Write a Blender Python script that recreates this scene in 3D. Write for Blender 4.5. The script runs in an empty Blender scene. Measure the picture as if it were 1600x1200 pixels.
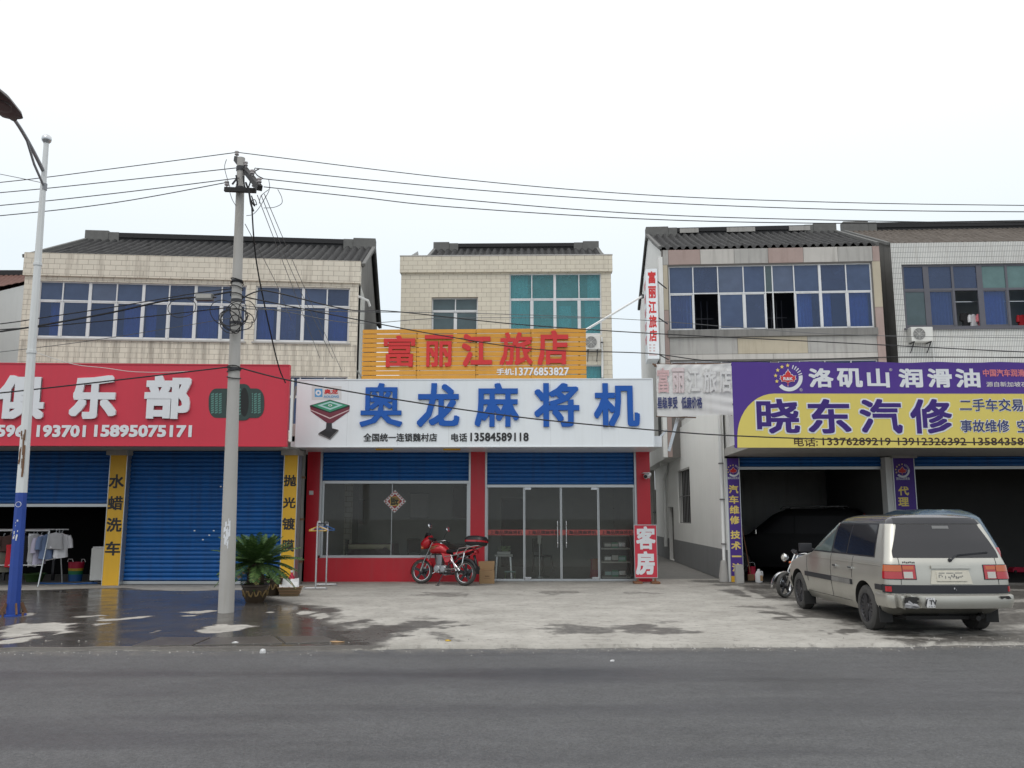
import bpy, bmesh, math, random
import numpy as np
from mathutils import Vector, Matrix
random.seed(7)
SC = bpy.context.scene
COL = SC.collection
PI = math.pi

# ------------------------------------------------------------------ camera
CAM_H = 1.62
PITCH = math.atan(205/1341)
cam = bpy.data.cameras.new('camera')
cam.sensor_width = 36
cam.lens = 36*1341/1600
cam.clip_end = 3000
cam_o = bpy.data.objects.new('camera', cam)
COL.objects.link(cam_o)
cam_o.location = (0, 0, CAM_H)
cam_o.rotation_euler = (PI/2+PITCH, 0, 0)
SC.camera = cam_o

# ------------------------------------------------------------------ sky, sun, exposure
SUN_EL, SUN_AZ = math.radians(58), math.radians(205)      # high, behind the camera a little to its left
w = bpy.data.worlds.new('World')
SC.world = w
w.use_nodes = True
nt = w.node_tree
bg = nt.nodes['Background']
bg.inputs['Strength'].default_value = 0.1
sky = nt.nodes.new('ShaderNodeTexSky')
sky.sky_type = 'NISHITA'
sky.sun_disc = False
sky.sun_elevation = SUN_EL
sky.sun_rotation = SUN_AZ
sky.dust_density = 4
tc = nt.nodes.new('ShaderNodeTexCoord')
sx = nt.nodes.new('ShaderNodeSeparateXYZ')
nt.links.new(tc.outputs['Generated'], sx.inputs[0])
rp = nt.nodes.new('ShaderNodeValToRGB')                    # the overcast dome: brighter overhead than at the horizon
cr = rp.color_ramp
stops = [(0.0, (.50, .53, .56)), (0.12, (.59, .66, .715)), (0.27, (.665, .725, .76)), (0.45, (.80, .82, .83)), (0.62, (.93, .94, .94)), (1.0, (1, 1, 1))]
while len(cr.elements) < len(stops):
    cr.elements.new(.5)
for e, (p, c) in zip(cr.elements, stops):
    e.position = p
    e.color = (*c, 1)
nt.links.new(sx.outputs['Z'], rp.inputs[0])
sc_ = nt.nodes.new('ShaderNodeVectorMath')
sc_.operation = 'SCALE'
sc_.inputs['Scale'].default_value = 14.0
nt.links.new(rp.outputs[0], sc_.inputs[0])
mx = nt.nodes.new('ShaderNodeMix')
mx.data_type = 'RGBA'
mx.inputs[0].default_value = .93
nt.links.new(sky.outputs[0], mx.inputs[6])
nt.links.new(sc_.outputs[0], mx.inputs[7])
nt.links.new(mx.outputs[2], bg.inputs['Color'])
sun = bpy.data.lights.new('sun', 'SUN')
sun.energy = 0.7
sun.angle = math.radians(25)
sun.color = (1, .97, .93)
sun_o = bpy.data.objects.new('sun', sun)
COL.objects.link(sun_o)
d_ = Vector((math.sin(SUN_AZ)*math.cos(SUN_EL), math.cos(SUN_AZ)*math.cos(SUN_EL), math.sin(SUN_EL)))
sun_o.rotation_euler = d_.to_track_quat('Z', 'Y').to_euler()
sun_o.location = (0, 0, 40)
SC.view_settings.view_transform = 'Standard'
SC.view_settings.look = 'None'
SC.view_settings.gamma = 1
SC.view_settings.use_curve_mapping = False
SC.view_settings.exposure = 0.0
SC.cycles.max_bounces = 8
SC.cycles.transparent_max_bounces = 12
SC.cycles.use_denoising = True
SC.cycles.caustics_reflective = False
SC.cycles.caustics_refractive = False

# ------------------------------------------------------------------ measuring helpers (photo pixel -> ray -> real point)
def ray(px, py):
    x, y = (px-800)/1341, (600-py)/1341
    c, s = math.cos(PITCH), math.sin(PITCH)
    return x, c-y*s, s+y*c
def at(px, py, Y):
    r = ray(px, py)
    t = Y/r[1]
    return Vector((r[0]*t, Y, CAM_H+r[2]*t))
def ground(px, py, z=0):
    r = ray(px, py)
    t = (z-CAM_H)/r[2]
    return Vector((r[0]*t, r[1]*t, z))

class Frame:
    """a vertical plane in the street: u along it, v behind it, z up"""
    def __init__(s, ox, oy, yaw=0):
        s.ox, s.oy, s.yaw = ox, oy, yaw
        s.c, s.s = math.cos(yaw), math.sin(yaw)
    def hit(s, px, py, v=0):
        d = ray(px, py)
        t = (-s.s*s.ox+s.c*s.oy+v)/(-s.s*d[0]+s.c*d[1])
        x, y = d[0]*t-s.ox, d[1]*t-s.oy
        return s.c*x+s.s*y, CAM_H+d[2]*t
    def world(s, u, v, z):
        return Vector((s.ox+s.c*u-s.s*v, s.oy+s.s*u+s.c*v, z))
def frame2(pa, ya, pb):
    a = at(pa[0], pa[1], ya)
    d = ray(*pb)
    t = (a.z-CAM_H)/d[2]
    return Frame(a.x, a.y, math.atan2(d[1]*t-a.y, d[0]*t-a.x))

# ------------------------------------------------------------------ materials
MATS = {}
def newmat(name):
    m = bpy.data.materials.new(name)
    m.use_nodes = True
    b = m.node_tree.nodes['Principled BSDF']
    MATS[name] = m
    return m, m.node_tree, b
def N(nt, t, **kw):
    n = nt.nodes.new('ShaderNode'+t)
    for k, v in kw.items():
        setattr(n, k, v)
    return n
def setv(nt, sock, val):
    if isinstance(val, bpy.types.NodeSocket):
        nt.links.new(val, sock)
    else:
        sock.default_value = val
def math_(nt, op, a, b=0.0, clamp=False):
    n = N(nt, 'Math', operation=op, use_clamp=clamp)
    setv(nt, n.inputs[0], a)
    setv(nt, n.inputs[1], b)
    return n.outputs[0]
def mixc(nt, f, a, b, blend='MIX'):
    n = N(nt, 'Mix', data_type='RGBA', blend_type=blend)
    setv(nt, n.inputs[0], f)
    setv(nt, n.inputs[6], a if isinstance(a, bpy.types.NodeSocket) else (*a[:3], 1))
    setv(nt, n.inputs[7], b if isinstance(b, bpy.types.NodeSocket) else (*b[:3], 1))
    return n.outputs[2]
def coords(nt, sc=(1, 1, 1)):
    t = N(nt, 'TexCoord')
    m = N(nt, 'Mapping')
    m.inputs['Scale'].default_value = sc
    nt.links.new(t.outputs['Object'], m.inputs[0])
    return m.outputs[0]
def noise(nt, vec, scale, detail=4, rough=.6):
    n = N(nt, 'TexNoise')
    n.inputs['Scale'].default_value = scale
    n.inputs['Detail'].default_value = detail
    n.inputs['Roughness'].default_value = rough
    nt.links.new(vec, n.inputs['Vector'])
    return n.outputs['Fac']
def ramp(nt, v, a, b):
    n = N(nt, 'MapRange')
    setv(nt, n.inputs[0], v)
    n.inputs[1].default_value, n.inputs[2].default_value = a, b
    return n.outputs[0]
def bump(nt, b, h, strength=.3, dist=.01):
    n = N(nt, 'Bump')
    n.inputs['Strength'].default_value = strength
    n.inputs['Distance'].default_value = dist
    nt.links.new(h, n.inputs['Height'])
    nt.links.new(n.outputs[0], b.inputs['Normal'])
def weather(nt, col, var, scale, streak, dirt):
    v = coords(nt)
    n1 = noise(nt, v, scale, 5)
    col = mixc(nt, 1.0, col, mixc(nt, n1, (1-var,)*3, (1+var,)*3), 'MULTIPLY')
    if streak:
        n2 = noise(nt, coords(nt, (5, 5, .35)), 1.3, 5)
        col = mixc(nt, math_(nt, 'MULTIPLY', ramp(nt, n2, .5, .75), streak), col, dirt)
    return col, v, n1
def pmat(name, col, rough=.6, metal=0, var=.12, scale=2.5, streak=0, dirt=(.12, .1, .08), bmp=0, bscale=60, spec=.5, coat=0):
    m, nt, b = newmat(name)
    c, v, n1 = weather(nt, N(nt, 'RGB').outputs[0], var, scale, streak, dirt)
    for n in nt.nodes:
        if n.type == 'RGB':
            n.outputs[0].default_value = (*col, 1)
    nt.links.new(c, b.inputs['Base Color'])
    nt.links.new(math_(nt, 'ADD', math_(nt, 'MULTIPLY', n1, .2), rough-.1, True), b.inputs['Roughness'])
    b.inputs['Metallic'].default_value = metal
    b.inputs['Specular IOR Level'].default_value = spec
    b.inputs['Coat Weight'].default_value = coat
    if bmp:
        bump(nt, b, noise(nt, v, bscale, 4), bmp)
    return m
def tilemat(name, c1, c2, mortar, tw, th, ms=.006, off=.5, streak=.5, var=.1, rough=.4, dirt=(.16, .13, .1), stain=None):
    m, nt, b = newmat(name)
    v = coords(nt)
    s = N(nt, 'SeparateXYZ')
    nt.links.new(v, s.inputs[0])
    cb = N(nt, 'CombineXYZ')
    nt.links.new(math_(nt, 'ADD', s.outputs[0], s.outputs[1]), cb.inputs[0])
    nt.links.new(s.outputs[2], cb.inputs[1])
    br = N(nt, 'TexBrick')
    br.offset = off
    nt.links.new(cb.outputs[0], br.inputs['Vector'])
    for k, val in (('Color1', (*c1, 1)), ('Color2', (*c2, 1)), ('Mortar', (*mortar, 1)), ('Scale', 1.0), ('Mortar Size', ms),
                   ('Mortar Smooth', .1), ('Bias', 0.0), ('Brick Width', tw), ('Row Height', th)):
        br.inputs[k].default_value = val
    c, v2, n1 = weather(nt, br.outputs['Color'], var, 1.2, streak, dirt)
    if stain:                                     # runs of grime washed down from the sills
        run = noise(nt, coords(nt, (3.2, 3.2, .22)), 1.6, 6, .65)
        zz_ = math_(nt, 'MULTIPLY', ramp(nt, s.outputs[2], stain[0], stain[1]), math_(nt, 'LESS_THAN', s.outputs[2], stain[1]))
        c = mixc(nt, math_(nt, 'MULTIPLY', math_(nt, 'MULTIPLY', ramp(nt, run, .46, .62), zz_), .6), c, (.19, .165, .135))
    nt.links.new(c, b.inputs['Base Color'])
    b.inputs['Roughness'].default_value = rough
    inv = math_(nt, 'SUBTRACT', 1.0, br.outputs['Fac'])
    bump(nt, b, inv, .4, .006)
    return m
def glassmat(name, tint, diff, dfac, rough=.02, ior=1.5):
    m, nt, b = newmat(name)
    out = nt.nodes['Material Output']
    nt.nodes.remove(b)
    tr = N(nt, 'BsdfTransparent')
    tr.inputs[0].default_value = (*tint, 1)
    df = N(nt, 'BsdfDiffuse')
    df.inputs[0].default_value = (*diff, 1)
    gl = N(nt, 'BsdfGlossy')
    gl.inputs['Roughness'].default_value = rough
    fr = N(nt, 'Fresnel')
    fr.inputs[0].default_value = ior
    m1 = N(nt, 'MixShader')
    nv = noise(nt, coords(nt), 3, 4)
    nt.links.new(math_(nt, 'MULTIPLY', ramp(nt, nv, -1.2, 1.0), dfac*1.3), m1.inputs[0])
    nt.links.new(tr.outputs[0], m1.inputs[1])
    nt.links.new(df.outputs[0], m1.inputs[2])
    m2 = N(nt, 'MixShader')
    nt.links.new(fr.outputs[0], m2.inputs[0])
    nt.links.new(m1.outputs[0], m2.inputs[1])
    nt.links.new(gl.outputs[0], m2.inputs[2])
    nt.links.new(m2.outputs[0], out.inputs[0])
    return m

# ------------------------------------------------------------------ mesh building
class MB:
    def __init__(s):
        s.v, s.f, s.m, s.sm = [], [], [], []
        s.cur, s.smooth = 0, False
    def vert(s, p):
        s.v.append(tuple(p))
        return len(s.v)-1
    def face(s, idx):
        s.f.append(tuple(idx))
        s.m.append(s.cur)
        s.sm.append(s.smooth)
    def poly(s, pts):
        s.face([s.vert(p) for p in pts])
    def box(s, x0, x1, y0, y1, z0, z1, skip=''):
        i = [s.vert((x, y, z)) for z in (z0, z1) for y in (y0, y1) for x in (x0, x1)]
        for k, f in (('b', (0, 2, 3, 1)), ('t', (4, 5, 7, 6)), ('f', (0, 1, 5, 4)), ('k', (2, 6, 7, 3)), ('l', (0, 4, 6, 2)), ('r', (1, 3, 7, 5))):
            if k not in skip:
                s.face([i[j] for j in f])
    def bar(s, a, b, wx, wz=None):
        """square bar from a to b"""
        a, b = Vector(a), Vector(b)
        wz = wz or wx
        d = (b-a).normalized()
        up = Vector((0, 0, 1)) if abs(d.z) < .95 else Vector((0, 1, 0))
        x = d.cross(up).normalized()*wx/2
        z = x.cross(d).normalized()*wz/2
        i = [s.vert(p+q) for p in (a, b) for q in (-x-z, x-z, x+z, -x+z)]
        for f in ((3, 2, 1, 0), (4, 5, 6, 7), (0, 1, 5, 4), (1, 2, 6, 5), (2, 3, 7, 6), (3, 0, 4, 7)):
            s.face([i[j] for j in f])
    def tube(s, pts, r, n=8, caps=True):
        pts = [Vector(p) for p in pts]
        rs = r if isinstance(r, (list, tuple)) else [r]*len(pts)
        rings = []
        d0 = (pts[1]-pts[0]).normalized()
        ref = Vector((0, 0, 1)) if abs(d0.z) < .9 else Vector((1, 0, 0))
        x = d0.cross(ref).normalized()
        for k, p in enumerate(pts):
            d = (pts[min(k+1, len(pts)-1)]-pts[max(k-1, 0)])
            d = d.normalized() if d.length > 1e-9 else d0
            x = (x-d*x.dot(d))
            x = x.normalized() if x.length > 1e-6 else d.orthogonal().normalized()
            y = d.cross(x)
            rings.append([s.vert(p+(x*math.cos(2*PI*j/n)+y*math.sin(2*PI*j/n))*rs[k]) for j in range(n)])
        sm, s.smooth = s.smooth, True
        for a, b in zip(rings, rings[1:]):
            for j in range(n):
                s.face((a[j], a[(j+1) % n], b[(j+1) % n], b[j]))
        s.smooth = False
        if caps:
            s.poly([s.v[i] for i in rings[0][::-1]])
            s.poly([s.v[i] for i in rings[-1]])
        s.smooth = sm
    def lathe(s, prof, n=24, mat=None, squash=1.0):
        """prof: (radius, height) pairs, closed at both ends by r=0 points or open; mat: Matrix placing the z axis"""
        M = mat or Matrix()
        rings = []
        for r, z in prof:
            if r < 1e-6:
                rings.append([s.vert(M @ Vector((0, 0, z)))])
            else:
                rings.append([s.vert(M @ Vector((r*math.cos(2*PI*j/n), squash*r*math.sin(2*PI*j/n), z))) for j in range(n)])
        sm, s.smooth = s.smooth, True
        for a, b in zip(rings, rings[1:]):
            for j in range(n):
                k = (j+1) % n
                if len(a) == 1 and len(b) == 1:
                    continue
                if len(a) == 1:
                    s.face((a[0], b[k], b[j])[::-1])
                elif len(b) == 1:
                    s.face((a[j], a[k], b[0]))
                else:
                    s.face((a[j], a[k], b[k], b[j]))
        s.smooth = sm
    def prism(s, poly, M, h):
        """2-D outline extruded by h along the third axis of M"""
        a = [s.vert(M @ Vector((x, y, 0))) for x, y in poly]
        b = [s.vert(M @ Vector((x, y, h))) for x, y in poly]
        s.face(a[::-1])
        s.face(b)
        n = len(poly)
        for i in range(n):
            s.face((a[i], a[(i+1) % n], b[(i+1) % n], b[i]))
    def grid(s, P, closed=False):
        """rows of points"""
        idx = [[s.vert(p) for p in row] for row in P]
        for a, b in zip(idx, idx[1:]):
            m = len(a)
            for j in range(m if closed else m-1):
                s.face((a[j], a[(j+1) % m], b[(j+1) % m], b[j]))
        return idx
    def build(s, name, mats, parent=None, sharp=None, bevel=0, loc=None, rot=None, solid=0, weld=False):
        me = bpy.data.meshes.new(name)
        me.from_pydata(s.v, [], s.f)
        for m in (mats if isinstance(mats, (list, tuple)) else [mats]):
            me.materials.append(m if not isinstance(m, str) else MATS[m])
        me.polygons.foreach_set('material_index', s.m)
        me.polygons.foreach_set('use_smooth', s.sm)
        me.update()
        if weld or bevel:
            bm = bmesh.new()
            bm.from_mesh(me)
            bmesh.ops.remove_doubles(bm, verts=bm.verts, dist=1e-5)
            bmesh.ops.recalc_face_normals(bm, faces=bm.faces)
            if bevel:
                bmesh.ops.bevel(bm, geom=[e for e in bm.edges if len(e.link_faces) == 2 and e.calc_face_angle() > .5], offset=bevel, segments=2, affect='EDGES', profile=.6, clamp_overlap=True)
            bm.to_mesh(me)
            bm.free()
        if any(s.sm):
            me.set_sharp_from_angle(angle=math.radians(sharp or 42))
        o = bpy.data.objects.new(name, me)
        COL.objects.link(o)
        if parent:
            o.parent = parent
        if loc is not None:
            o.location = loc
        if rot is not None:
            o.rotation_euler = rot
        if solid:
            md = o.modifiers.new('s', 'SOLIDIFY')
            md.thickness = solid
        return o
def build_each(mb, name, mats, parent, key=None, **kw):
    """one mesh per group of faces: by default the left (y > 0) and right halves of a mirrored part"""
    key = key or (lambda c: c[1] > 0)
    groups = {}
    for f, m, sm in zip(mb.f, mb.m, mb.sm):
        c = [sum(mb.v[i][k] for i in f)/len(f) for k in range(3)]
        groups.setdefault(key(c), []).append((f, m, sm))
    out = []
    for g in groups.values():
        n = MB()
        ix = {}
        for f, m, sm in g:
            for i in f:
                if i not in ix:
                    ix[i] = n.vert(mb.v[i])
            n.cur, n.smooth = m, sm
            n.face([ix[i] for i in f])
        out.append(n.build(name, mats, parent, **kw))
    return out
def tag(o, label=None, cat=None, group=None, kind=None):
    for k, v in (('label', label), ('category', cat), ('group', group), ('kind', kind)):
        if v:
            o[k] = v
    return o
def thing(name, label, cat, loc=(0, 0, 0), rz=0, group=None):
    o = bpy.data.objects.new(name, None)
    o.empty_display_size = .2
    COL.objects.link(o)
    o.location = loc
    o.rotation_euler = (0, 0, rz)
    return tag(o, label, cat, group)
def at_frame(F, name, label, cat, group=None):
    return thing(name, label, cat, (F.ox, F.oy, 0), F.yaw, group)
def copy_tree(o, parent=None):
    c = o.copy()
    COL.objects.link(c)
    if parent:
        c.parent = parent
    for ch in list(o.children):
        copy_tree(ch, c)
    return c

# ------------------------------------------------------------------ lettering
_tc = {}
def glyphs(body, res=2):
    if (body, res) in _tc:
        return _tc[(body, res)]
    cu = bpy.data.curves.new('tmp', 'FONT')
    cu.body = body
    cu.resolution_u = res
    o = bpy.data.objects.new('tmp', cu)
    COL.objects.link(o)
    dg = bpy.context.evaluated_depsgraph_get()
    me = bpy.data.meshes.new_from_object(o.evaluated_get(dg))
    v = np.array([tuple(x.co) for x in me.vertices])[:, :2]
    f = [tuple(p.vertices) for p in me.polygons]
    bpy.data.objects.remove(o)
    bpy.data.curves.remove(cu)
    bpy.data.meshes.remove(me)
    _tc[(body, res)] = (v, f)
    return v, f
def letters(body, box, front, mat, parent, name='lettering', bold=.03, depth=.003, flip=False, lift=0.0):
    """body fitted to the (u0, u1, z0, z1) box on the local plane y = front, raised towards -y by depth"""
    v, f = glyphs(body)
    mn, mx_ = v.min(0)-bold, v.max(0)+bold
    u0, u1, z0, z1 = box
    su, sz = (u1-u0)/(mx_[0]-mn[0]), (z1-z0)/(mx_[1]-mn[1])
    offs = [(0, 0)]
    if bold:
        k = 8 if bold > .012 else 4
        q = [(1, 1), (-1, 1), (-1, -1), (1, -1), (1, 0), (-1, 0), (0, 1), (0, -1)]
        if bold >= .018:
            n_ = 4 if bold < .034 else 6
            q = [p for j in range(n_) for t in [2*j/n_-1] for p in ((t, -1), (1, t), (-t, 1), (-1, -t))]
            k = len(q)
        offs += [(bold*x, bold*z) for x, z in q[:k]]
    V, Fc = [], []
    edges = {}
    for p in f:
        for i in range(len(p)):
            e = (p[i], p[(i+1) % len(p)])
            edges[e] = edges.get(e, 0)+1
    rim = [e for e in edges if (e[1], e[0]) not in edges]
    for j, (dx, dy) in enumerate(offs):
        y = front-lift-depth-j*.0001
        b = len(V)
        pts = [(u0+(x+dx-mn[0])*su, z0+(zz+dy-mn[1])*sz) for x, zz in v]
        if flip:
            pts = [(u0+u1-a, z0+z1-c) for a, c in pts]
        V += [(a, y, c) for a, c in pts]
        Fc += [tuple(b+i for i in p) for p in f]
        if depth > .012:
            b2 = len(V)
            V += [(a, front-lift, c) for a, c in pts]
            Fc += [(b+e[1], b+e[0], b2+e[0], b2+e[1]) for e in rim]
    me = bpy.data.meshes.new(name)
    me.from_pydata(V, [], Fc)
    me.materials.append(MATS[mat])
    o = bpy.data.objects.new(name, me)
    COL.objects.link(o)
    o.parent = parent
    return o
def pbox(F, x0, y0, x1, y1, v=0):
    """pixel box -> local box on the frame's plane"""
    a, b = F.hit(x0, (y0+y1)/2, v)[0], F.hit(x1, (y0+y1)/2, v)[0]
    xm = (x0+x1)/2
    return a, b, F.hit(xm, y1, v)[1], F.hit(xm, y0, v)[1]

# ------------------------------------------------------------------ colours of things
pmat('white_paint', (.74, .75, .74), .45, var=.06, streak=.25, dirt=(.4, .36, .3))
pmat('sign_white', (.79, .83, .86), .35, var=.04, scale=.8, streak=.12, dirt=(.5, .5, .48))
pmat('sign_red', (.60, .035, .065), .5, var=.07, scale=.9, streak=.15, dirt=(.35, .04, .06))
pmat('letter_white', (.75, .77, .80), .35, var=.04)
pmat('letter_blue', (.003, .092, .42), .6, var=.06)
pmat('letter_red', (.60, .028, .028), .4, var=.1)
pmat('ink_black', (.02, .02, .022), .5)
pmat('slat_yellow', (.66, .31, .032), .45, var=.12, scale=1.5, streak=.2, dirt=(.4, .2, .03))
pmat('pillar_yellow', (.80, .46, .03), .5, var=.08, streak=.15, dirt=(.4, .25, .05))
pmat('pillar_red', (.52, .018, .032), .35, var=.12, scale=1.6, streak=.3, dirt=(.34, .07, .075), bmp=.06, bscale=6)
pmat('purple', (.075, .030, .26), .65, var=.1, scale=1.2, streak=.12, dirt=(.12, .08, .25))
pmat('banner_yellow', (.72, .60, .14), .5, var=.06, scale=1.2, streak=.15, dirt=(.5, .42, .15))
pmat('letter_purple', (.042, .016, .18), .75, var=.08)
pmat('letter_yellow', (.85, .66, .17), .5, var=.1)
pmat('letter_pink', (.70, .20, .23), .5, var=.1)
pmat('faded_pink', (.65, .52, .52), .6, var=.2, scale=8)
pmat('faded_grey', (.655, .635, .625), .6, var=.12, scale=8)
pmat('letter_navy', (.04, .05, .16), .5)
pmat('cloth_white', (.70, .70, .685), .7, var=.08, scale=1.5, streak=.22, dirt=(.42, .38, .33), bmp=.1, bscale=8)
pmat('shutter_blue', (.012, .115, .37), .45, var=.16, scale=2.5, streak=.45, dirt=(.03, .06, .13), spec=.4, bmp=.08, bscale=3)
pmat('aluminium', (.52, .54, .55), .35, .7, var=.1)
pmat('window_white', (.66, .67, .68), .4, var=.08, streak=.3, dirt=(.35, .33, .3))
pmat('window_dark', (.10, .10, .12), .45, var=.2)
pmat('concrete', (.42, .41, .39), .85, var=.18, scale=2, streak=.3, dirt=(.2, .19, .17), bmp=.25)
pmat('concrete_dark', (.2, .195, .185), .9, var=.25, scale=2, streak=.5, dirt=(.07, .07, .065), bmp=.3)
pmat('plaster', (.72, .72, .70), .85, var=.08, scale=1.2, streak=.28, dirt=(.4, .38, .35), bmp=.15)
pmat('plaster_wall', (.80, .80, .775), .9, var=.10, scale=.7, streak=.10, dirt=(.45, .43, .4), bmp=.15, bscale=25)
pmat('dado', (.22, .225, .23), .8, var=.15, streak=.3, dirt=(.12, .12, .12))
pmat('room', (.50, .51, .49), .8, var=.1)
pmat('room_dark', (.07, .07, .07), .9, var=.2)
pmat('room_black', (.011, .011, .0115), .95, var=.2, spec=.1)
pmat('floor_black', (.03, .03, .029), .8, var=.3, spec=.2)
pmat('arm_grey', (.30, .31, .33), .5, var=.08)
pmat('room_floor', (.22, .22, .21), .35, var=.2)
pmat('roof_tile', (.027, .027, .028), .9, var=.6, scale=4, streak=.5, dirt=(.075, .073, .068), bmp=.4, bscale=30)
pmat('roof_tile_brown', (.105, .088, .074), .85, var=.45, scale=5, bmp=.4, bscale=30)
pmat('roof_tile_red', (.15, .075, .06), .85, var=.4, scale=5, bmp=.4, bscale=30)
pmat('ridge_black', (.022, .022, .024), .8, var=.3)
pmat('ridge_grey', (.15, .15, .145), .9, var=.35, scale=6, bmp=.4)
tilemat('tile_cream', (.67, .62, .52), (.63, .585, .49), (.30, .26, .205), .32, .155, .006, streak=.6, dirt=(.25, .21, .165), stain=(4.6, 6.72))
tilemat('tile_cream_pale', (.64, .59, .48), (.60, .55, .45), (.34, .29, .22), .32, .155, .006, streak=.3, dirt=(.3, .26, .2))
tilemat('tile_white', (.66, .66, .63), (.62, .62, .6), (.20, .20, .195), .058, .19, .007, off=0.0, streak=.45, dirt=(.3, .27, .23))
pmat('slab_grey', (.38, .37, .35), .85, var=.14, scale=2, streak=.5, dirt=(.16, .15, .14), bmp=.3, bscale=90)
pmat('slab_pale', (.48, .46, .43), .85, var=.12, scale=2, streak=.45, dirt=(.2, .19, .17), bmp=.3, bscale=90)
pmat('slab_pink', (.36, .275, .25), .85, var=.12, scale=3, streak=.4, dirt=(.2, .14, .12), bmp=.3, bscale=90)
pmat('slab_tan', (.44, .39, .30), .85, var=.12, scale=3, streak=.4, dirt=(.22, .18, .12), bmp=.3, bscale=90)
pmat('joint', (.15, .14, .13), .9)
glassmat('glass_blue', (.36, .54, .97), (.050, .088, .20), .48)
glassmat('glass_blue_grey', (.20, .30, .62), (.066, .100, .190), .8)
glassmat('glass_blue_mid', (.30, .44, .82), (.060, .092, .185), .6)
glassmat('glass_blue_pale', (.24, .32, .58), (.095, .125, .20), .85)
glassmat('glass_teal', (.50, .88, .90), (.10, .32, .35), .5)
glassmat('glass_green', (.34, .55, .54), (.15, .26, .26), .7)
glassmat('glass_grey', (.22, .30, .33), (.095, .14, .155), .7)
glassmat('glass_clear', (.88, .91, .88), (.185, .19, .175), .27)
pmat('curtain_blue', (.34, .58, .95), .8, var=.15)
pmat('curtain_pale', (.45, .5, .62), .8, var=.12)
pmat('curtain_teal', (.32, .78, .88), .8, var=.15)
pmat('ac_white', (.66, .66, .63), .5, var=.06, streak=.2, dirt=(.4, .36, .3))
pmat('ac_grille', (.16, .16, .16), .5)
pmat('steel', (.55, .56, .58), .25, .9, var=.08)
pmat('chrome', (.78, .79, .8), .12, 1, var=.05)
pmat('dark_metal', (.05, .05, .055), .45, .5, var=.3)
pmat('crossarm', (.018, .017, .017), .7, var=.3)
pmat('rust', (.17, .09, .05), .9, var=.4, scale=9)
pmat('cable', (.012, .012, .014), .6)
pmat('cable_grey', (.10, .105, .11), .6)
pmat('cable_white', (.6, .6, .58), .6)
pmat('porcelain', (.45, .42, .42), .3, var=.3, scale=20)
pmat('pole_concrete', (.43, .42, .40), .85, var=.12, scale=3, streak=.35, dirt=(.28, .25, .2), bmp=.3, bscale=50)
pmat('pole_white', (.70, .72, .72), .4, var=.06, streak=.25, dirt=(.42, .38, .3))
pmat('pole_blue', (.018, .06, .31), .4, var=.2, scale=4, streak=.3, dirt=(.03, .05, .16))
pmat('lamp_brown', (.06, .045, .045), .5, .2, var=.2)
pmat('lamp_lens', (.3, .3, .3), .2)
pmat('rubber', (.022, .022, .022), .75, var=.3, scale=8, bmp=.2)
pmat('rubber_dusty', (.062, .060, .057), .85, var=.3, scale=8, bmp=.2)
pmat('black_plastic', (.018, .018, .02), .45, var=.2)
pmat('bike_red', (.50, .012, .022), .22, .1, var=.06, coat=.6)
pmat('bike_silver', (.36, .37, .38), .4, .8, var=.2, scale=12)
pmat('bike_blue_grey', (.16, .19, .24), .4, .2, var=.2)
pmat('lens_red', (.42, .012, .02), .15, var=.05, coat=.8)
pmat('lens_orange', (.50, .10, .015), .15, var=.08, coat=.8)
pmat('lens_clear', (.50, .48, .44), .15, var=.1, coat=.8)
pmat('car_glass', (.016, .016, .020), .06, var=.3, scale=1.5, spec=.6)
pmat('car_glass_front', (.10, .125, .12), .06, var=.3, scale=3)
pmat('car_trim', (.02, .021, .026), .5, var=.25)
pmat('plate_white', (.62, .59, .50), .5, var=.12, scale=20)
pmat('terracotta_dark', (.055, .038, .024), .35, var=.3, scale=10)
pmat('pot_gold', (.24, .16, .06), .5, var=.3, scale=14)
pmat('leaf', (.040, .090, .020), .7, var=.35, scale=6)
pmat('leaf_dry', (.22, .16, .06), .7, var=.3)
pmat('leaf_light', (.08, .15, .035), .7, var=.3, scale=6)
pmat('trunk', (.06, .045, .03), .9, var=.4, scale=14, bmp=.6, bscale=25)
pmat('soil', (.04, .03, .02), .95, var=.4)
pmat('cardboard', (.36, .23, .12), .8, var=.12, scale=4)
pmat('cardboard_dark', (.22, .13, .07), .8, var=.2, scale=4)
pmat('wicker', (.20, .14, .08), .8, var=.35, scale=20)
pmat('paper', (.68, .68, .68), .7, var=.05)
pmat('wood', (.22, .10, .05), .7, var=.3, scale=8)
for nm_, c_ in dict(cloth_grey=(.36, .36, .37), cloth_light=(.62, .62, .64), cloth_lilac=(.42, .40, .50), cloth_blue=(.13, .18, .30), cloth_navy=(.02, .025, .05),
                    cloth_black=(.012, .012, .014), cloth_red=(.45, .02, .03), cloth_olive=(.15, .15, .12), cloth_brown=(.06, .03, .025), cloth_purple=(.06, .015, .035), cloth_cream=(.5, .45, .32)).items():
    pmat(nm_, c_, .9, var=.15, scale=9, bmp=.3, bscale=18)
for nm_, c_ in dict(plastic_red=(.5, .02, .06), plastic_yellow=(.55, .35, .03), plastic_green=(.02, .2, .08), plastic_blue=(.02, .1, .3), plastic_purple=(.25, .12, .4), plastic_white=(.66, .66, .66),
                    sky_blue=(.10, .34, .62), felt_green=(.04, .3, .17), mint=(.42, .66, .66), maroon=(.17, .03, .05), decal_red=(.36, .05, .05), strip_pink=(.42, .09, .08)).items():
    pmat(nm_, c_, .45, var=.1)

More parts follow.
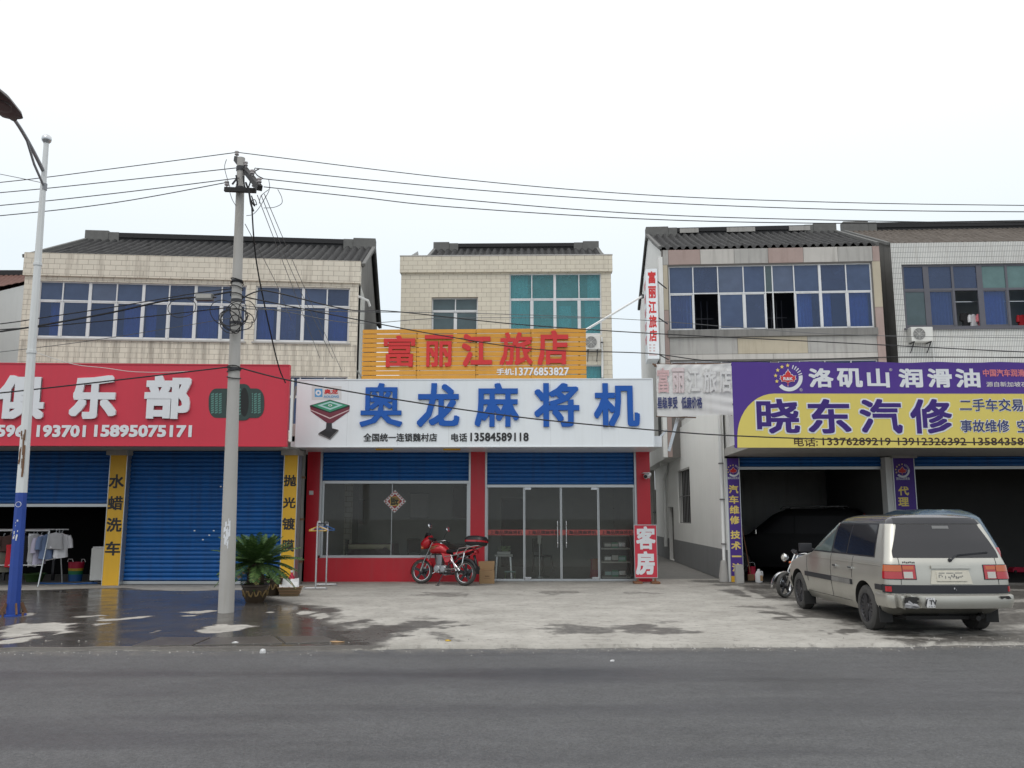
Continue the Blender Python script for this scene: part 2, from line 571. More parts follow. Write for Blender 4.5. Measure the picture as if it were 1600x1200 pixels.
# ================================================================== GROUND
def vnoise(x, y, seed, octaves=4, pers=.5):
    out = np.zeros_like(x)
    amp, tot = 1.0, 0.0
    rs = np.random.RandomState(seed)
    for o in range(octaves):
        L = rs.rand(64, 64)
        xi, yi = np.floor(x).astype(int), np.floor(y).astype(int)
        fx, fy = x-xi, y-yi
        fx, fy = fx*fx*(3-2*fx), fy*fy*(3-2*fy)
        g = lambda a, b: L[a % 64, b % 64]
        out += amp*((g(xi, yi)*(1-fx)+g(xi+1, yi)*fx)*(1-fy)+(g(xi, yi+1)*(1-fx)+g(xi+1, yi+1)*fx)*fy)
        tot += amp
        amp *= pers
        x, y = x*2.03+11.3, y*2.03+5.7
    return out/tot
def kerb_y(x):
    return 11.23+.0378*x

m, nt, b = newmat('earth')
v = coords(nt)
nt.links.new(mixc(nt, noise(nt, v, .4, 6), (.10, .095, .085), (.19, .18, .165)), b.inputs['Base Color'])
b.inputs['Roughness'].default_value = .95
m, nt, b = newmat('asphalt')
v = coords(nt)
grain = math_(nt, 'ADD', math_(nt, 'MULTIPLY', ramp(nt, noise(nt, v, 120, 2, .6), .3, .7), .5), math_(nt, 'MULTIPLY', ramp(nt, noise(nt, v, 38, 3, .7), .3, .7), .5))
blot = noise(nt, v, .55, 5)
band = noise(nt, coords(nt, (.10, .9, 1)), 1.1, 5, .55)
c = mixc(nt, grain, (.022, .0225, .0235), (.132, .134, .138))
c = mixc(nt, 1.0, c, mixc(nt, ramp(nt, blot, .25, .75), (.8, .8, .8), (1.16, 1.16, 1.16)), 'MULTIPLY')
c = mixc(nt, ramp(nt, band, .50, .62), c, mixc(nt, 1.0, c, (.66, .66, .69), 'MULTIPLY'))
c = mixc(nt, 1.0, c, mixc(nt, ramp(nt, noise(nt, v, 7, 5, .7), .3, .7), (.86, .86, .86), (1.12, 1.12, 1.12)), 'MULTIPLY')
fleck = ramp(nt, noise(nt, v, 60, 2, .4), .70, .74)
c = mixc(nt, math_(nt, 'MULTIPLY', fleck, .35), c, (.25, .24, .22))
sp = N(nt, 'SeparateXYZ')
nt.links.new(v, sp.inputs[0])
wob = math_(nt, 'MULTIPLY', math_(nt, 'SUBTRACT', noise(nt, coords(nt, (.35, 1, 1)), 1.2, 5), .5), 1.9)
yw = math_(nt, 'ADD', sp.outputs[1], wob)
track = math_(nt, 'MULTIPLY', ramp(nt, yw, 8.35, 8.8), ramp(nt, yw, 10.0, 9.4))
track = math_(nt, 'MULTIPLY', track, ramp(nt, noise(nt, coords(nt, (.22, .5, 1)), 1.0, 4), .38, .56))
c = mixc(nt, math_(nt, 'MULTIPLY', track, .85), c, mixc(nt, 1.0, c, (.58, .58, .62), 'MULTIPLY'))
ky = math_(nt, 'SUBTRACT', sp.outputs[1], math_(nt, 'MULTIPLY', sp.outputs[0], .0378))
sand = math_(nt, 'MULTIPLY', ramp(nt, ky, 10.75, 11.2), ramp(nt, noise(nt, v, 5, 6, .75), .42, .66))
c = mixc(nt, math_(nt, 'MULTIPLY', sand, .7), c, (.20, .18, .15))
nt.links.new(c, b.inputs['Base Color'])
nt.links.new(math_(nt, 'SUBTRACT', math_(nt, 'SUBTRACT', .62, math_(nt, 'MULTIPLY', track, .16)), math_(nt, 'MULTIPLY', ramp(nt, band, .45, .7), .14)), b.inputs['Roughness'])
bump(nt, b, grain, .5, .006)
m, nt, b = newmat('forecourt_concrete')
at_ = N(nt, 'Attribute', attribute_name='wet')
wet = at_.outputs['Fac']
v = coords(nt)
n1 = noise(nt, v, 1.3, 6, .65)
n2 = noise(nt, v, 9, 5, .7)
n3 = noise(nt, v, 90, 3, .6)
dry = mixc(nt, ramp(nt, n1, .25, .75), (.275, .262, .236), (.485, .466, .428))
dry = mixc(nt, 1.0, dry, mixc(nt, n3, (.8, .8, .8), (1.18, 1.18, 1.17)), 'MULTIPLY')
n5 = noise(nt, coords(nt, (1.6, 4.5, 1)), 1.7, 7, .72)
dry = mixc(nt, math_(nt, 'MULTIPLY', ramp(nt, n5, .55, .65), .5), dry, (.14, .13, .117))
dry = mixc(nt, math_(nt, 'MULTIPLY', ramp(nt, n2, .54, .68), .6), dry, (.13, .12, .11))
ww = math_(nt, 'ADD', wet, math_(nt, 'MULTIPLY', math_(nt, 'SUBTRACT', n2, .5), .62))
damp = ramp(nt, ww, .22, .50)
pool = ramp(nt, ww, .50, .80)
c = mixc(nt, damp, dry, mixc(nt, n1, (.058, .053, .047), (.125, .116, .104)))
c = mixc(nt, pool, c, mixc(nt, n1, (.055, .049, .043), (.105, .096, .085)))
nt.links.new(c, b.inputs['Base Color'])
r_ = math_(nt, 'SUBTRACT', .9, math_(nt, 'MULTIPLY', damp, .38))
n4 = noise(nt, v, 2.2, 4)
rp2 = math_(nt, 'ADD', .12, math_(nt, 'MULTIPLY', ramp(nt, n4, .35, .75), .20))
mr = N(nt, 'Mix', data_type='FLOAT')
nt.links.new(pool, mr.inputs[0])
nt.links.new(r_, mr.inputs[2])
nt.links.new(rp2, mr.inputs[3])
nt.links.new(mr.outputs[0], b.inputs['Roughness'])
bp = N(nt, 'Bump')
bp.inputs['Distance'].default_value = .008
nt.links.new(math_(nt, 'SUBTRACT', .45, math_(nt, 'MULTIPLY', pool, .445)), bp.inputs['Strength'])
nt.links.new(math_(nt, 'ADD', n3, n2), bp.inputs['Height'])
nt.links.new(bp.outputs[0], b.inputs['Normal'])

mb = MB()
mb.poly([(-400, -300, -.06), (400, -300, -.06), (400, 600, -.06), (-400, 600, -.06)])
tag(mb.build('ground', 'earth'), kind='structure')
mb = MB()
xs = np.linspace(-120, 120, 121)
mb.grid([[(x, -8.0, -.045) for x in xs], [(x, kerb_y(x)+.25, -.045) for x in xs]])
tag(mb.build('road', 'asphalt'), kind='structure')
mb = MB()
mb.poly([(-40, 22.4, -.012), (40, 22.4, -.012), (40, 60, -.012), (-40, 60, -.012)])
tag(mb.build('yard_ground', 'concrete_dark'), kind='structure')

NX, NY = 560, 215
DBG = 0
gx = np.linspace(-18, 15.6, NX)
gt = np.linspace(0, 1, NY)
X = np.repeat(gx[None], NY, 0)
y0 = kerb_y(gx)+(vnoise(gx*2.2, gx*0+3, 5)-.5)*.20+(vnoise(gx*9, gx*0+7, 6)-.5)*.09
Y = y0[None]+(22.6-y0[None])*gt[:, None]
wet = np.zeros_like(X)
nz = vnoise(X*1.1+20, Y*1.1+20, 3, 5)-.5
nz2 = vnoise(X*.45+9, Y*1.6+4, 8, 5)-.5
edge = -1.75-(Y-11.5)*.46+nz*1.6
wet = np.clip(.5+(edge-X)*1.1, 0, 1)*np.clip((19.6+nz2*1.6-Y)/.5, .12, 1)
def blob(cx, cy, rx, ry, val, p=1.0):
    global wet
    c = ground(cx, cy)
    ax = abs(ground(cx+rx, cy).x-c.x)
    ay = abs(ground(cx, cy-ry).y-ground(cx, cy+ry).y)/2
    wx, wy = (vnoise(X*1.6+cx, Y*1.6, 31, 4)-.5)*.9, (vnoise(X*1.6, Y*1.6+cx, 32, 4)-.5)*1.3
    d = np.sqrt(((X-c.x+wx)/ax)**2+((Y-c.y+wy)/ay)**2)+(vnoise(X*5+cx, Y*5+cy, 21, 4)-.5)*1.1
    f = np.clip((1.1-d)/.5, 0, 1)*p
    wet = wet*(1-f)+val*f
lane = 4.35+(21.6-Y)*.035                     # the damp lane where the van stands
f = np.clip((X-lane+nz*.8)/.35, 0, 1)
wet = np.maximum(wet, f*np.clip(.47+nz2*1.1+nz*.4, .12, .50))
for bl in [(925, 982, 90, 9, .46), (1010, 984, 60, 8, .5), (1050, 972, 40, 4, .38), (690, 929, 60, 3.5, .36), (880, 927, 36, 4, .36), (1215, 925, 35, 5, .42), (1010, 926, 30, 3, .36),
           (655, 976, 62, 10, .52), (590, 990, 60, 11, .66), (700, 994, 40, 5, .42), (1235, 962, 40, 9, .50), (1330, 985, 40, 5, .5), (1190, 950, 30, 5, .42), (560, 972, 30, 5, .55), (1470, 990, 60, 4, .15), (1400, 1000, 70, 4, .2)]:
    blob(*bl)
for bl in [(52, 960, 15, 3), (58, 982, 58, 13), (15, 1002, 36, 7), (140, 962, 20, 2.5), (152, 968, 14, 2.5), (155, 978, 12, 3.5), (192, 967, 17, 4), (315, 955, 20, 2.6), (295, 961, 12, 2),
           (350, 981, 38, 6), (475, 957, 10, 4), (497, 962, 11, 3), (425, 956, 6, 2), (490, 1002, 28, 3), (400, 1000, 32, 4), (120, 985, 6, 3), (240, 985, 5, 2), (80, 1004, 10, 2), (1290, 982, 22, 4), (1262, 968, 14, 3), (1328, 997, 18, 3)]:
    blob(*bl, 0.0)
ga, gb_ = ground(1146, 915), ground(1332, 1003)          # a worn pale strip beside the lane
dx_, dy_ = gb_.x-ga.x, gb_.y-ga.y
LL = math.hypot(dx_, dy_)
tt = ((X-ga.x)*dx_+(Y-ga.y)*dy_)/LL
dd = np.abs((X-ga.x)*dy_-(Y-ga.y)*dx_)/LL+(vnoise(X*3, Y*3, 41, 4)-.5)*.22
f = np.clip((.13-dd)/.10, 0, 1)*(tt > 0)*(tt < LL)*np.clip((vnoise(tt*.9, tt*0+2, 44, 3)-.36)/.15, 0, 1)
wet = wet*(1-f)
me = bpy.data.meshes.new('forecourt')
Zg = (vnoise(X*.5, Y*.5, 2, 3)-.5)*.012*(1-np.clip(wet*1.5, 0, 1))
co = np.stack([X, Y, Zg], -1).reshape(-1, 3)
ii = np.arange(NY*NX).reshape(NY, NX)
skirt0 = len(co)
co = np.concatenate([co, np.stack([gx, y0-.03, gx*0-.055], -1)])
q = np.stack([ii[:-1, :-1], ii[:-1, 1:], ii[1:, 1:], ii[1:, :-1]], -1).reshape(-1, 4)
sk = np.arange(NX-1)
q = np.concatenate([q, np.stack([skirt0+sk, skirt0+sk+1, sk+1, sk], -1)])
me.from_pydata(co.tolist(), [], q.tolist())
a_ = me.attributes.new('wet', 'FLOAT', 'POINT')
a_.data.foreach_set('value', np.concatenate([wet.ravel(), wet[0]*.3]).astype(np.float32))
me.polygons.foreach_set('use_smooth', [True]*len(q))
me.materials.append(MATS['forecourt_concrete'])
o = bpy.data.objects.new('pavement', me)
COL.objects.link(o)
tag(o, kind='structure')

# low concrete slabs over the kerb drain, and the pale strip beside the damp lane
def slab(pts, label, h=.012):
    P = [ground(*p) for p in pts]
    c = sum(P, Vector())/len(P)
    mb = MB()
    top = [mb.vert((p.x-c.x, p.y-c.y, h)) for p in P]
    bot = [mb.vert(((p.x-c.x)*1.01, (p.y-c.y)*1.01, -.03)) for p in P]
    mb.face(top)
    for k in range(len(P)):
        mb.face((bot[k], bot[(k+1) % len(P)], top[(k+1) % len(P)], top[k]))
    tag(mb.build('drain_slab', 'wet_slab', loc=(c.x, c.y, 0), bevel=.006), label, 'slab', 'drain slabs along the kerb')
pmat('wet_slab', (.075, .07, .062), .32, var=.35, scale=3, bmp=.3)
slab([(206, 1010), (250, 996.5), (328, 997), (300, 1009)], 'wet concrete drain slab at the kerb in front of the closed blue shutter')
slab([(304, 1009), (332, 997), (428, 995.5), (441, 1006)], 'wet concrete drain slab at the kerb below the concrete pole')
slab([(446, 1006), (434, 995.5), (505, 994.5), (530, 1004)], 'wet concrete drain slab at the kerb below the potted cycad')
# grit washed up along the kerb
mb = MB()
rs = random.Random(21)
for k in range(900):
    x = rs.uniform(-13, 13)
    s_ = abs(rs.gauss(0, .16))
    y = kerb_y(x)-.04-s_ if rs.random() < .7 else kerb_y(x)+.12+s_*1.5
    z = -.045 if y < kerb_y(x)+.0 else .004
    r = rs.uniform(.004, .011)*(1.6 if rs.random() < .06 else 1)
    mb.cur = rs.choice([0, 0, 1])
    a = rs.random()*6
    base = [(x+r*math.cos(a+q*PI/2)*rs.uniform(.7, 1.2), y+r*math.sin(a+q*PI/2)*rs.uniform(.7, 1.2), z) for q in range(4)]
    t_ = mb.vert((x, y, z+r*.9))
    b_ = [mb.vert(p) for p in base]
    for q in range(4):
        mb.face((b_[q], b_[(q+1) % 4], t_))
tag(mb.build('gravel', ['concrete', 'concrete_dark']), kind='stuff')
# scraps lying on the ground
def scrap(px, py, sx_, sy_, mat, label, cat, name, h=.02, z=0):
    g = ground(px, py, z)
    mb = MB()
    pts = []
    for k in range(9):
        a = 2*PI*k/9
        r = .7+.5*random.random()
        pts.append((sx_*r*math.cos(a), sy_*r*math.sin(a), h*(.3+random.random())))
    c = mb.vert((0, 0, h*1.4))
    top = [mb.vert(p) for p in pts]
    bot = [mb.vert((p[0]*.9, p[1]*.9, 0)) for p in pts]
    for k in range(9):
        mb.face((top[k], top[(k+1) % 9], c))
        mb.face((bot[k], bot[(k+1) % 9], top[(k+1) % 9], top[k]))
    tag(mb.build(name, mat, loc=(g.x, g.y, g.z+.002)), label, cat, 'litter by the kerb')
scrap(410, 1021, .05, .022, 'paper', 'crumpled white paper scrap lying on the asphalt below the concrete pole', 'litter', 'paper_scrap', .04, -.045)
scrap(526, 1004, .11, .03, 'cardboard', 'flat tan cardboard scrap lying at the kerb in front of the clothes stand', 'litter', 'cardboard_scrap', .015)
scrap(700, 1002, .04, .015, 'plastic_yellow', 'small yellowish wrapper at the kerb below the red motorcycle', 'litter', 'wrapper', .015)
scrap(368, 1006, .05, .03, 'paper', 'pale scrap at the kerb just below the pole foot', 'litter', 'paper_scrap', .02)
scrap(956, 1034, .03, .015, 'paper', 'tiny white speck of paper alone on the dark asphalt to the right', 'litter', 'paper_scrap', .015, -.045)

# ================================================================== HOUSES
def wall_holes(mb, u0, u1, z0, z1, v, holes, reveal=.18):
    us = sorted({u0, u1, *[h[0] for h in holes], *[h[1] for h in holes]})
    zs = sorted({z0, z1, *[h[2] for h in holes], *[h[3] for h in holes]})
    us = [u for u in us if u0-1e-6 <= u <= u1+1e-6]
    zs = [z for z in zs if z0-1e-6 <= z <= z1+1e-6]
    for a, b in zip(us, us[1:]):
        for c, d in zip(zs, zs[1:]):
            um, zm = (a+b)/2, (c+d)/2
            if not any(h[0] < um < h[1] and h[2] < zm < h[3] for h in holes):
                mb.poly([(a, v, c), (b, v, c), (b, v, d), (a, v, d)])
    for a, b, c, d in holes:
        w_ = v+reveal
        mb.poly([(a, v, c), (a, w_, c), (b, w_, c), (b, v, c)])
        mb.poly([(a, v, d), (b, v, d), (b, w_, d), (a, w_, d)])
        mb.poly([(a, v, c), (a, v, d), (a, w_, d), (a, w_, c)])
        mb.poly([(b, v, c), (b, w_, c), (b, w_, d), (b, v, d)])
def recess(mb, u0, u1, z0, z1, v, depth):
    """a room behind a window"""
    w_ = v+depth
    e = .3
    a, b, c, d = u0-e, u1+e, z0-.8, z1+.15
    mb.poly([(a, w_, c), (b, w_, c), (b, w_, d), (a, w_, d)])
    mb.poly([(a, v, c), (a, w_, c), (a, w_, d), (a, v, d)])
    mb.poly([(b, v, c), (b, v, d), (b, w_, d), (b, w_, c)])
    mb.poly([(a, v, c), (b, v, c), (b, w_, c), (a, w_, c)])
    mb.poly([(a, v, d), (a, w_, d), (b, w_, d), (b, v, d)])
def curtain(mb, u0, u1, z0, z1, v, folds=7, amp=.025):
    n = max(8, int((u1-u0)*60))
    ph = random.random()*6
    row = [(u0+(u1-u0)*k/n, v+amp*math.sin(ph+2*PI*folds*k/n)*(.7+.3*math.sin(k*.7))) for k in range(n+1)]
    sm, mb.smooth = mb.smooth, True
    mb.grid([[(u, w_, z0) for u, w_ in row], [(u, w_+random.random()*.01, z1) for u, w_ in row]])
    mb.smooth = sm
def window(parent, us, zs, v, fmat, pane, curtains=(), fw=.036, thick=None, room='room_dark', depth=1.7, name='window'):
    """frame > panes, curtains; us, zs = mullion lines; pane(i, j) -> material name or None for an open sash"""
    v += .09
    f = MB()
    u0, u1, z0, z1 = us[0], us[-1], zs[0], zs[-1]
    for k, u in enumerate(us):
        w_ = fw*(1.0 if 0 < k < len(us)-1 else 1.1)
        if thick and k in thick:
            w_ *= 2.4
        a = u-w_/2 if 0 < k < len(us)-1 else (u if k == 0 else u-w_)
        f.box(a, a+w_, v-.03, v+.045, z0, z1)
    for k, z in enumerate(zs):
        a = z-fw/2 if 0 < k < len(zs)-1 else (z if k == 0 else z-fw)
        f.box(u0, u1, v-.026, v+.041, a, a+fw)
    for i in range(len(us)-1):                       # sash rails inside the lower row
        if pane(i, 0) and len(zs) > 2:
            a, b = us[i]+fw*.5, us[i+1]-fw*.5
            for x0, x1, c, d in ((a, b, z0+fw, z0+fw+.04), (a, b, zs[1]-fw*.5-.04, zs[1]-fw*.5), (a, a+.035, z0+fw, zs[1]-fw*.5), (b-.035, b, z0+fw, zs[1]-fw*.5)):
                f.box(x0, x1, v-.018+.003*(i % 2), v+.03, c, d)
    fr = f.build(name, fmat, parent)
    g = MB()
    used = []
    for i in range(len(us)-1):
        for j in range(len(zs)-1):
            pm = pane(i, j)
            if not pm:
                continue
            if pm in ('glass_blue', 'glass_blue_grey'):
                pm = random.choice([pm, pm, 'glass_blue_mid', 'glass_blue_pale' if pm == 'glass_blue_grey' or random.random() < .3 else pm])
            if pm not in used:
                used.append(pm)
            g.cur = used.index(pm)
            t = (random.random()-.5)*.012
            t2 = (random.random()-.5)*.008
            g.poly([(us[i], v-t, zs[j]-t2*0), (us[i+1], v+t, zs[j]), (us[i+1], v+t+t2, zs[j+1]), (us[i], v-t+t2, zs[j+1])])
    if used:
        g.build('panes', used, fr)
    cm = {}
    for a, b, c, d, mt in curtains:
        cm.setdefault(mt, MB())
        curtain(cm[mt], a, b, c, d, v+.16+.05*random.random(), folds=max(3, int((b-a)*9)))
    for mt, q_ in cm.items():
        q_.build('curtain', mt, fr)
    r = MB()
    recess(r, u0, u1, z0, z1, v+.1, depth)
    r.build('room', room, fr)
    return fr
def roof(parent, u0, u1, v0, v1, ze, rise, mat, pitch=.26, over=.12, ridge='ridge_black', ends='ridge_grey', rh=.26, end_len=.9):
    vm = (v0+v1)/2
    n = int((u1-u0+2*over)/pitch*6)
    mb = MB()
    mb.smooth = True
    rnd = random.Random(int(u1*100))
    for sgn, ve in ((1, v0), (-1, v1)):
        rows = []
        steps = 14
        for r in range(steps+1):
            t = r/steps
            row = []
            for k in range(n+1):
                u = u0-over+(u1-u0+2*over)*k/n
                ph = (u/pitch) % 1
                h = .095*math.sqrt(max(0, 1-((ph-.5)/.32)**2)) if abs(ph-.5) < .32 else -.02*math.cos((ph if ph < .5 else 1-ph)/.18*PI/2)
                sag = -.06*math.sin(t*PI)
                row.append((u, ve+(vm-ve)*t, ze+rise*t+h+sag+.012*(r % 2)+rnd.uniform(-.012, .012)))
            rows.append(row)
        if sgn < 0:
            rows = [rw[::-1] for rw in rows]
        mb.grid(rows)
    o = mb.build('roof', mat, parent)
    for u in (u0-over, u1+over):
        vg = MB()
        vg.bar((u, v0-.05, ze+.05), (u, vm, ze+rise+.05), .11, .10)
        vg.bar((u, v1+.05, ze+.05), (u, vm, ze+rise+.05), .11, .10)
        vg.build('verge', ends, o)
    r = MB()
    r.box(u0-over+.02, u1+over-.02, vm-.13, vm+.13, ze+rise-.12, ze+rise+rh*.35)
    r.box(u0-over+.02, u1+over-.02, vm-.17, vm+.17, ze+rise+rh*.35, ze+rise+rh)
    r.build('ridge', ridge, o)
    for a in (u0-over-.05, u1+over-end_len+.05):
        e = MB()
        e.box(a, a+end_len, vm-.2, vm+.2, ze+rise-.15, ze+rise+rh+.06)
        inner = a+end_len if a < (u0+u1)/2 else a-.35
        e.box(inner, inner+.35, vm-.185, vm+.185, ze+rise-.15, ze+rise+rh+.015)
        e.build('ridge_end', ends, o, bevel=.02)
    return o
def shell(parent, u0, u1, v0, v1, z0, z1, rise, mat, gable=True):
    """side walls with gables, and the back wall"""
    mb = MB()
    vm = (v0+v1)/2
    for u in (u0, u1):
        if gable:
            mb.poly([(u, v0, z0), (u, v1, z0), (u, v1, z1), (u, vm, z1+rise), (u, v0, z1)])
        else:
            mb.poly([(u, v0, z0), (u, v1, z0), (u, v1, z1), (u, v0, z1)])
    mb.poly([(u0, v1, z0), (u1, v1, z0), (u1, v1, z1), (u0, v1, z1)])
    mb.poly([(u0, v0, z0), (u1, v0, z0), (u1, v1, z0), (u0, v1, z0)])
    return mb.build('side_walls', mat, parent)
def U(F, px, py=500):
    return F.hit(px, py)[0]
def Z(F, px, py):
    return F.hit(px, py)[1]

# ---- the left house, cream tiles, long blue windows
F1 = frame2((40, 396), 24.6, (562, 410))
h1 = at_frame(F1, 'tiled_house', 'cream tiled three storey house with rows of blue windows behind the red shop sign', 'house')
u0, u1, zt = U(F1, 40, 420), U(F1, 561, 430), Z(F1, 40, 396)
print('F1', F1.ox, F1.oy, F1.yaw, u0, u1, zt)
wa_u = [U(F1, p, 480) for p in (58, 95, 138, 180, 222, 262.5, 304, 345, 384)]
wz = [Z(F1, 95, 528), Z(F1, 95, 468.5), Z(F1, 95, 439)]
wb_u = [U(F1, p, 490) for p in (398, 435, 472.5, 510, 546)]
low = [wz[0]-2.55-.35, wz[0]-1.15, wz[0]-.62]
dz = Z(F1, 500, 588)
low = [dz-1.7, dz-.6, dz]
mb = MB()
H1 = [(wa_u[0], wa_u[-1], wz[0], wz[2]), (wb_u[0], wb_u[-1], wz[0], wz[2]), (wa_u[1], wa_u[-1], low[0], low[2]), (wb_u[0], wb_u[-1], low[0], low[2])]
wall_holes(mb, u0, u1, 0, zt, 0, H1, .2)
mb.box(u0-.04, u1+.05, -.07, .25, wz[2]+.14, zt+.02)         # the parapet band stands a little proud
mb.build('front_wall', 'tile_cream', h1)
shell(h1, u0+.01, u1-.01, .02, 9.0, 0, zt-.1, 2.0, 'concrete_dark')
roof(h1, u0, u1, .15, 9.0, zt-.1, 2.0, 'roof_tile', ridge='ridge_black', rh=.26, end_len=.8)
cu = []
for i in range(8):
    if i in (3, 4, 5, 6, 0):
        a, b = wa_u[i]+.05, wa_u[i+1]-.05
        w_ = (b-a)*random.uniform(.3, .9)
        s_ = a if random.random() < .5 else b-w_
        cu.append((s_, s_+w_, wz[0]+.02, wz[1], 'curtain_blue'))
window(h1, wa_u, wz, 0, 'window_white', lambda i, j: 'glass_blue' if j == 0 else 'glass_blue_grey', cu, thick=(2, 4, 6), room='room')
cu = [(wb_u[i]+.05, wb_u[i]+random.uniform(.4, .7), wz[0]+.02, wz[1], 'curtain_blue') for i in (0, 1, 3)]
window(h1, wb_u, wz, 0, 'window_white', lambda i, j: 'glass_blue' if j == 0 else 'glass_blue_grey', cu, thick=(2,), room='room')
window(h1, wa_u[1:], low, 0, 'window_white', lambda i, j: 'glass_blue', room='room')
window(h1, wb_u, low, 0, 'window_white', lambda i, j: 'glass_blue', room='room')
sl = MB()
for a, b in ((wa_u[0], wa_u[-1]), (wb_u[0], wb_u[-1])):
    sl.box(a-.05, b+.05, -.05, .02, wz[0]-.05, wz[0]-.003)
sl.build('window_sill', 'concrete', h1)
pv = MB()
pv.tube([(u1-.05, .03, zt-1.05), (u1+.25, .6, zt-1.05), (u1+.3, .7, zt-1.2)], .04, 8)
pv.build('overflow_pipe', 'white_paint', h1)

# ---- the middle house with teal windows
F2 = frame2((627, 403), 28.0, (955, 401))
h2 = at_frame(F2, 'tiled_house', 'narrow pale tiled house with teal glazed windows behind the yellow slatted sign', 'house')
u0, u1, zt = U(F2, 627, 430), U(F2, 954.5, 430), Z(F2, 627, 403)
print('F2', F2.ox, F2.oy, F2.yaw, u0, u1, zt)
sm_u = [U(F2, p, 495) for p in (674, 711, 746.5)]
sm_z = [Z(F2, 700, 540), Z(F2, 700, 484), Z(F2, 700, 464.5)]
bg_u = [U(F2, p, 470) for p in (796, 831, 867, 905, 940)]
bg_z = [Z(F2, 900, 523.5), Z(F2, 900, 466), Z(F2, 900, 426.8)]
lw_z = [Z(F2, 930, 640), Z(F2, 930, 600), Z(F2, 930, 570)]
lw_u = [U(F2, p, 590) for p in (830, 868, 905, 942)]
mb = MB()
wall_holes(mb, u0, u1, 0, zt, 0, [(sm_u[0], sm_u[-1], sm_z[0], sm_z[2]), (bg_u[0], bg_u[-1], bg_z[0], bg_z[2]), (lw_u[0], lw_u[-1], lw_z[0], lw_z[2])], .22)
zb = Z(F2, 700, 426.5)
mb.box(u0-.04, u1+.05, -.09, .25, zb+.004, zt+.02)
mb.build('front_wall', 'tile_cream_pale', h2)
shell(h2, u0+.01, u1-.01, .02, 8.0, 0, zt-.1, 1.6, 'plaster')
ro = roof(h2, u0+.75, u1-.2, .6, 8.2, zt-.1, 1.75, 'roof_tile', rh=.22, end_len=.62)
cp = MB()
cp.box(u0-.05, u1+.06, -.10, .27, zt+.024, zt+.06)
cp.build('coping', 'concrete', h2)
window(h2, sm_u, sm_z, .06, 'window_white', lambda i, j: 'glass_grey', room='room')
cu = [(bg_u[0]+.05, bg_u[0]+.62, bg_z[1], bg_z[2], 'curtain_teal'), (bg_u[3]+.3, bg_u[4]-.04, bg_z[1], bg_z[2], 'curtain_teal'),
      (bg_u[0]+.05, bg_u[0]+.66, bg_z[0], bg_z[1], 'curtain_teal'), (bg_u[3]+.2, bg_u[4]-.04, bg_z[0]+.02, bg_z[1], 'curtain_teal'), (bg_u[2]+.15, bg_u[2]+.55, bg_z[0]+.02, bg_z[1]-.2, 'curtain_teal')]
window(h2, bg_u, bg_z, 0, 'window_white', lambda i, j: 'glass_teal', cu, thick=(2,), room='room')
window(h2, lw_u, lw_z, 0, 'window_white', lambda i, j: 'glass_teal', [(lw_u[1]+.05, lw_u[3]-.05, lw_z[0]+.02, lw_z[2], 'curtain_teal')], room='room')

def air_conditioner(F, x0, y0, x1, y1, label, v=0):
    a, b, c, d = pbox(F, x0, y0, x1, y1, v-.32)
    t = at_frame(F, 'air_conditioner', label, 'air conditioner', 'outdoor air conditioner units')
    m_ = MB()
    m_.box(a, b, v-.36, v-.06, c, d)
    m_.build('casing', 'ac_white', t, bevel=.02)
    r = (d-c)*.40
    uc = a+(b-a)*.36
    g_ = MB()
    M = Matrix.Translation((uc, v-.362, (c+d)/2)) @ Matrix.Rotation(PI/2, 4, 'X')
    g_.lathe([(0, .002), (r, .002), (r, .012), (r*1.03, .014)], 24, M)
    g_.build('fan_recess', 'ac_grille', t)
    k_ = MB()
    for q_ in range(5):
        rr = r*(q_+1)/5
        k_.tube([(uc+rr*math.cos(2*PI*j/20), v-.378, (c+d)/2+rr*math.sin(2*PI*j/20)) for j in range(21)], .004, 4)
    for q_ in range(8):
        k_.bar((uc, v-.378, (c+d)/2), (uc+r*math.cos(q_*PI/4), v-.378, (c+d)/2+r*math.sin(q_*PI/4)), .006)
    k_.build('fan_grille', 'ac_white', t)
    br = MB()
    for u in (a+.08, b-.1):
        br.bar((u, v+.0, c-.02), (u, v-.4, c-.02), .03)
        br.bar((u, v, c-.34), (u, v-.36, c-.03), .025)
    br.build('bracket', 'dark_metal', t)
    p_ = MB()
    p_.tube([(b+.0, v-.1, c+.1), (b+.09, v-.08, c+.02), (b+.1, v-.04, c-.5), (b+.08, v-.03, c-1.1)], .02, 6)
    p_.build('pipe', 'white_paint', t)
    return t
air_conditioner(F2, 915, 524, 938, 546, 'white air conditioner on the pale house beside the yellow slatted sign')
st = at_frame(F2, 'drain_pipe', 'thin rust streaked white pipe down the pale house beneath the air conditioner', 'pipe')
mb = MB()
a, zt_ = F2.hit(940, 527)
mb.tube([(a, -.05, zt_), (a, -.05, 3.4)], .03, 6)
mb.build('tube', 'white_paint', st)
mb = MB()
for z in (zt_-.2, zt_-1.4, zt_-2.8):
    mb.box(a-.05, a+.05, -.085, -.002, z, z+.03)
mb.build('clip', 'dark_metal', st)

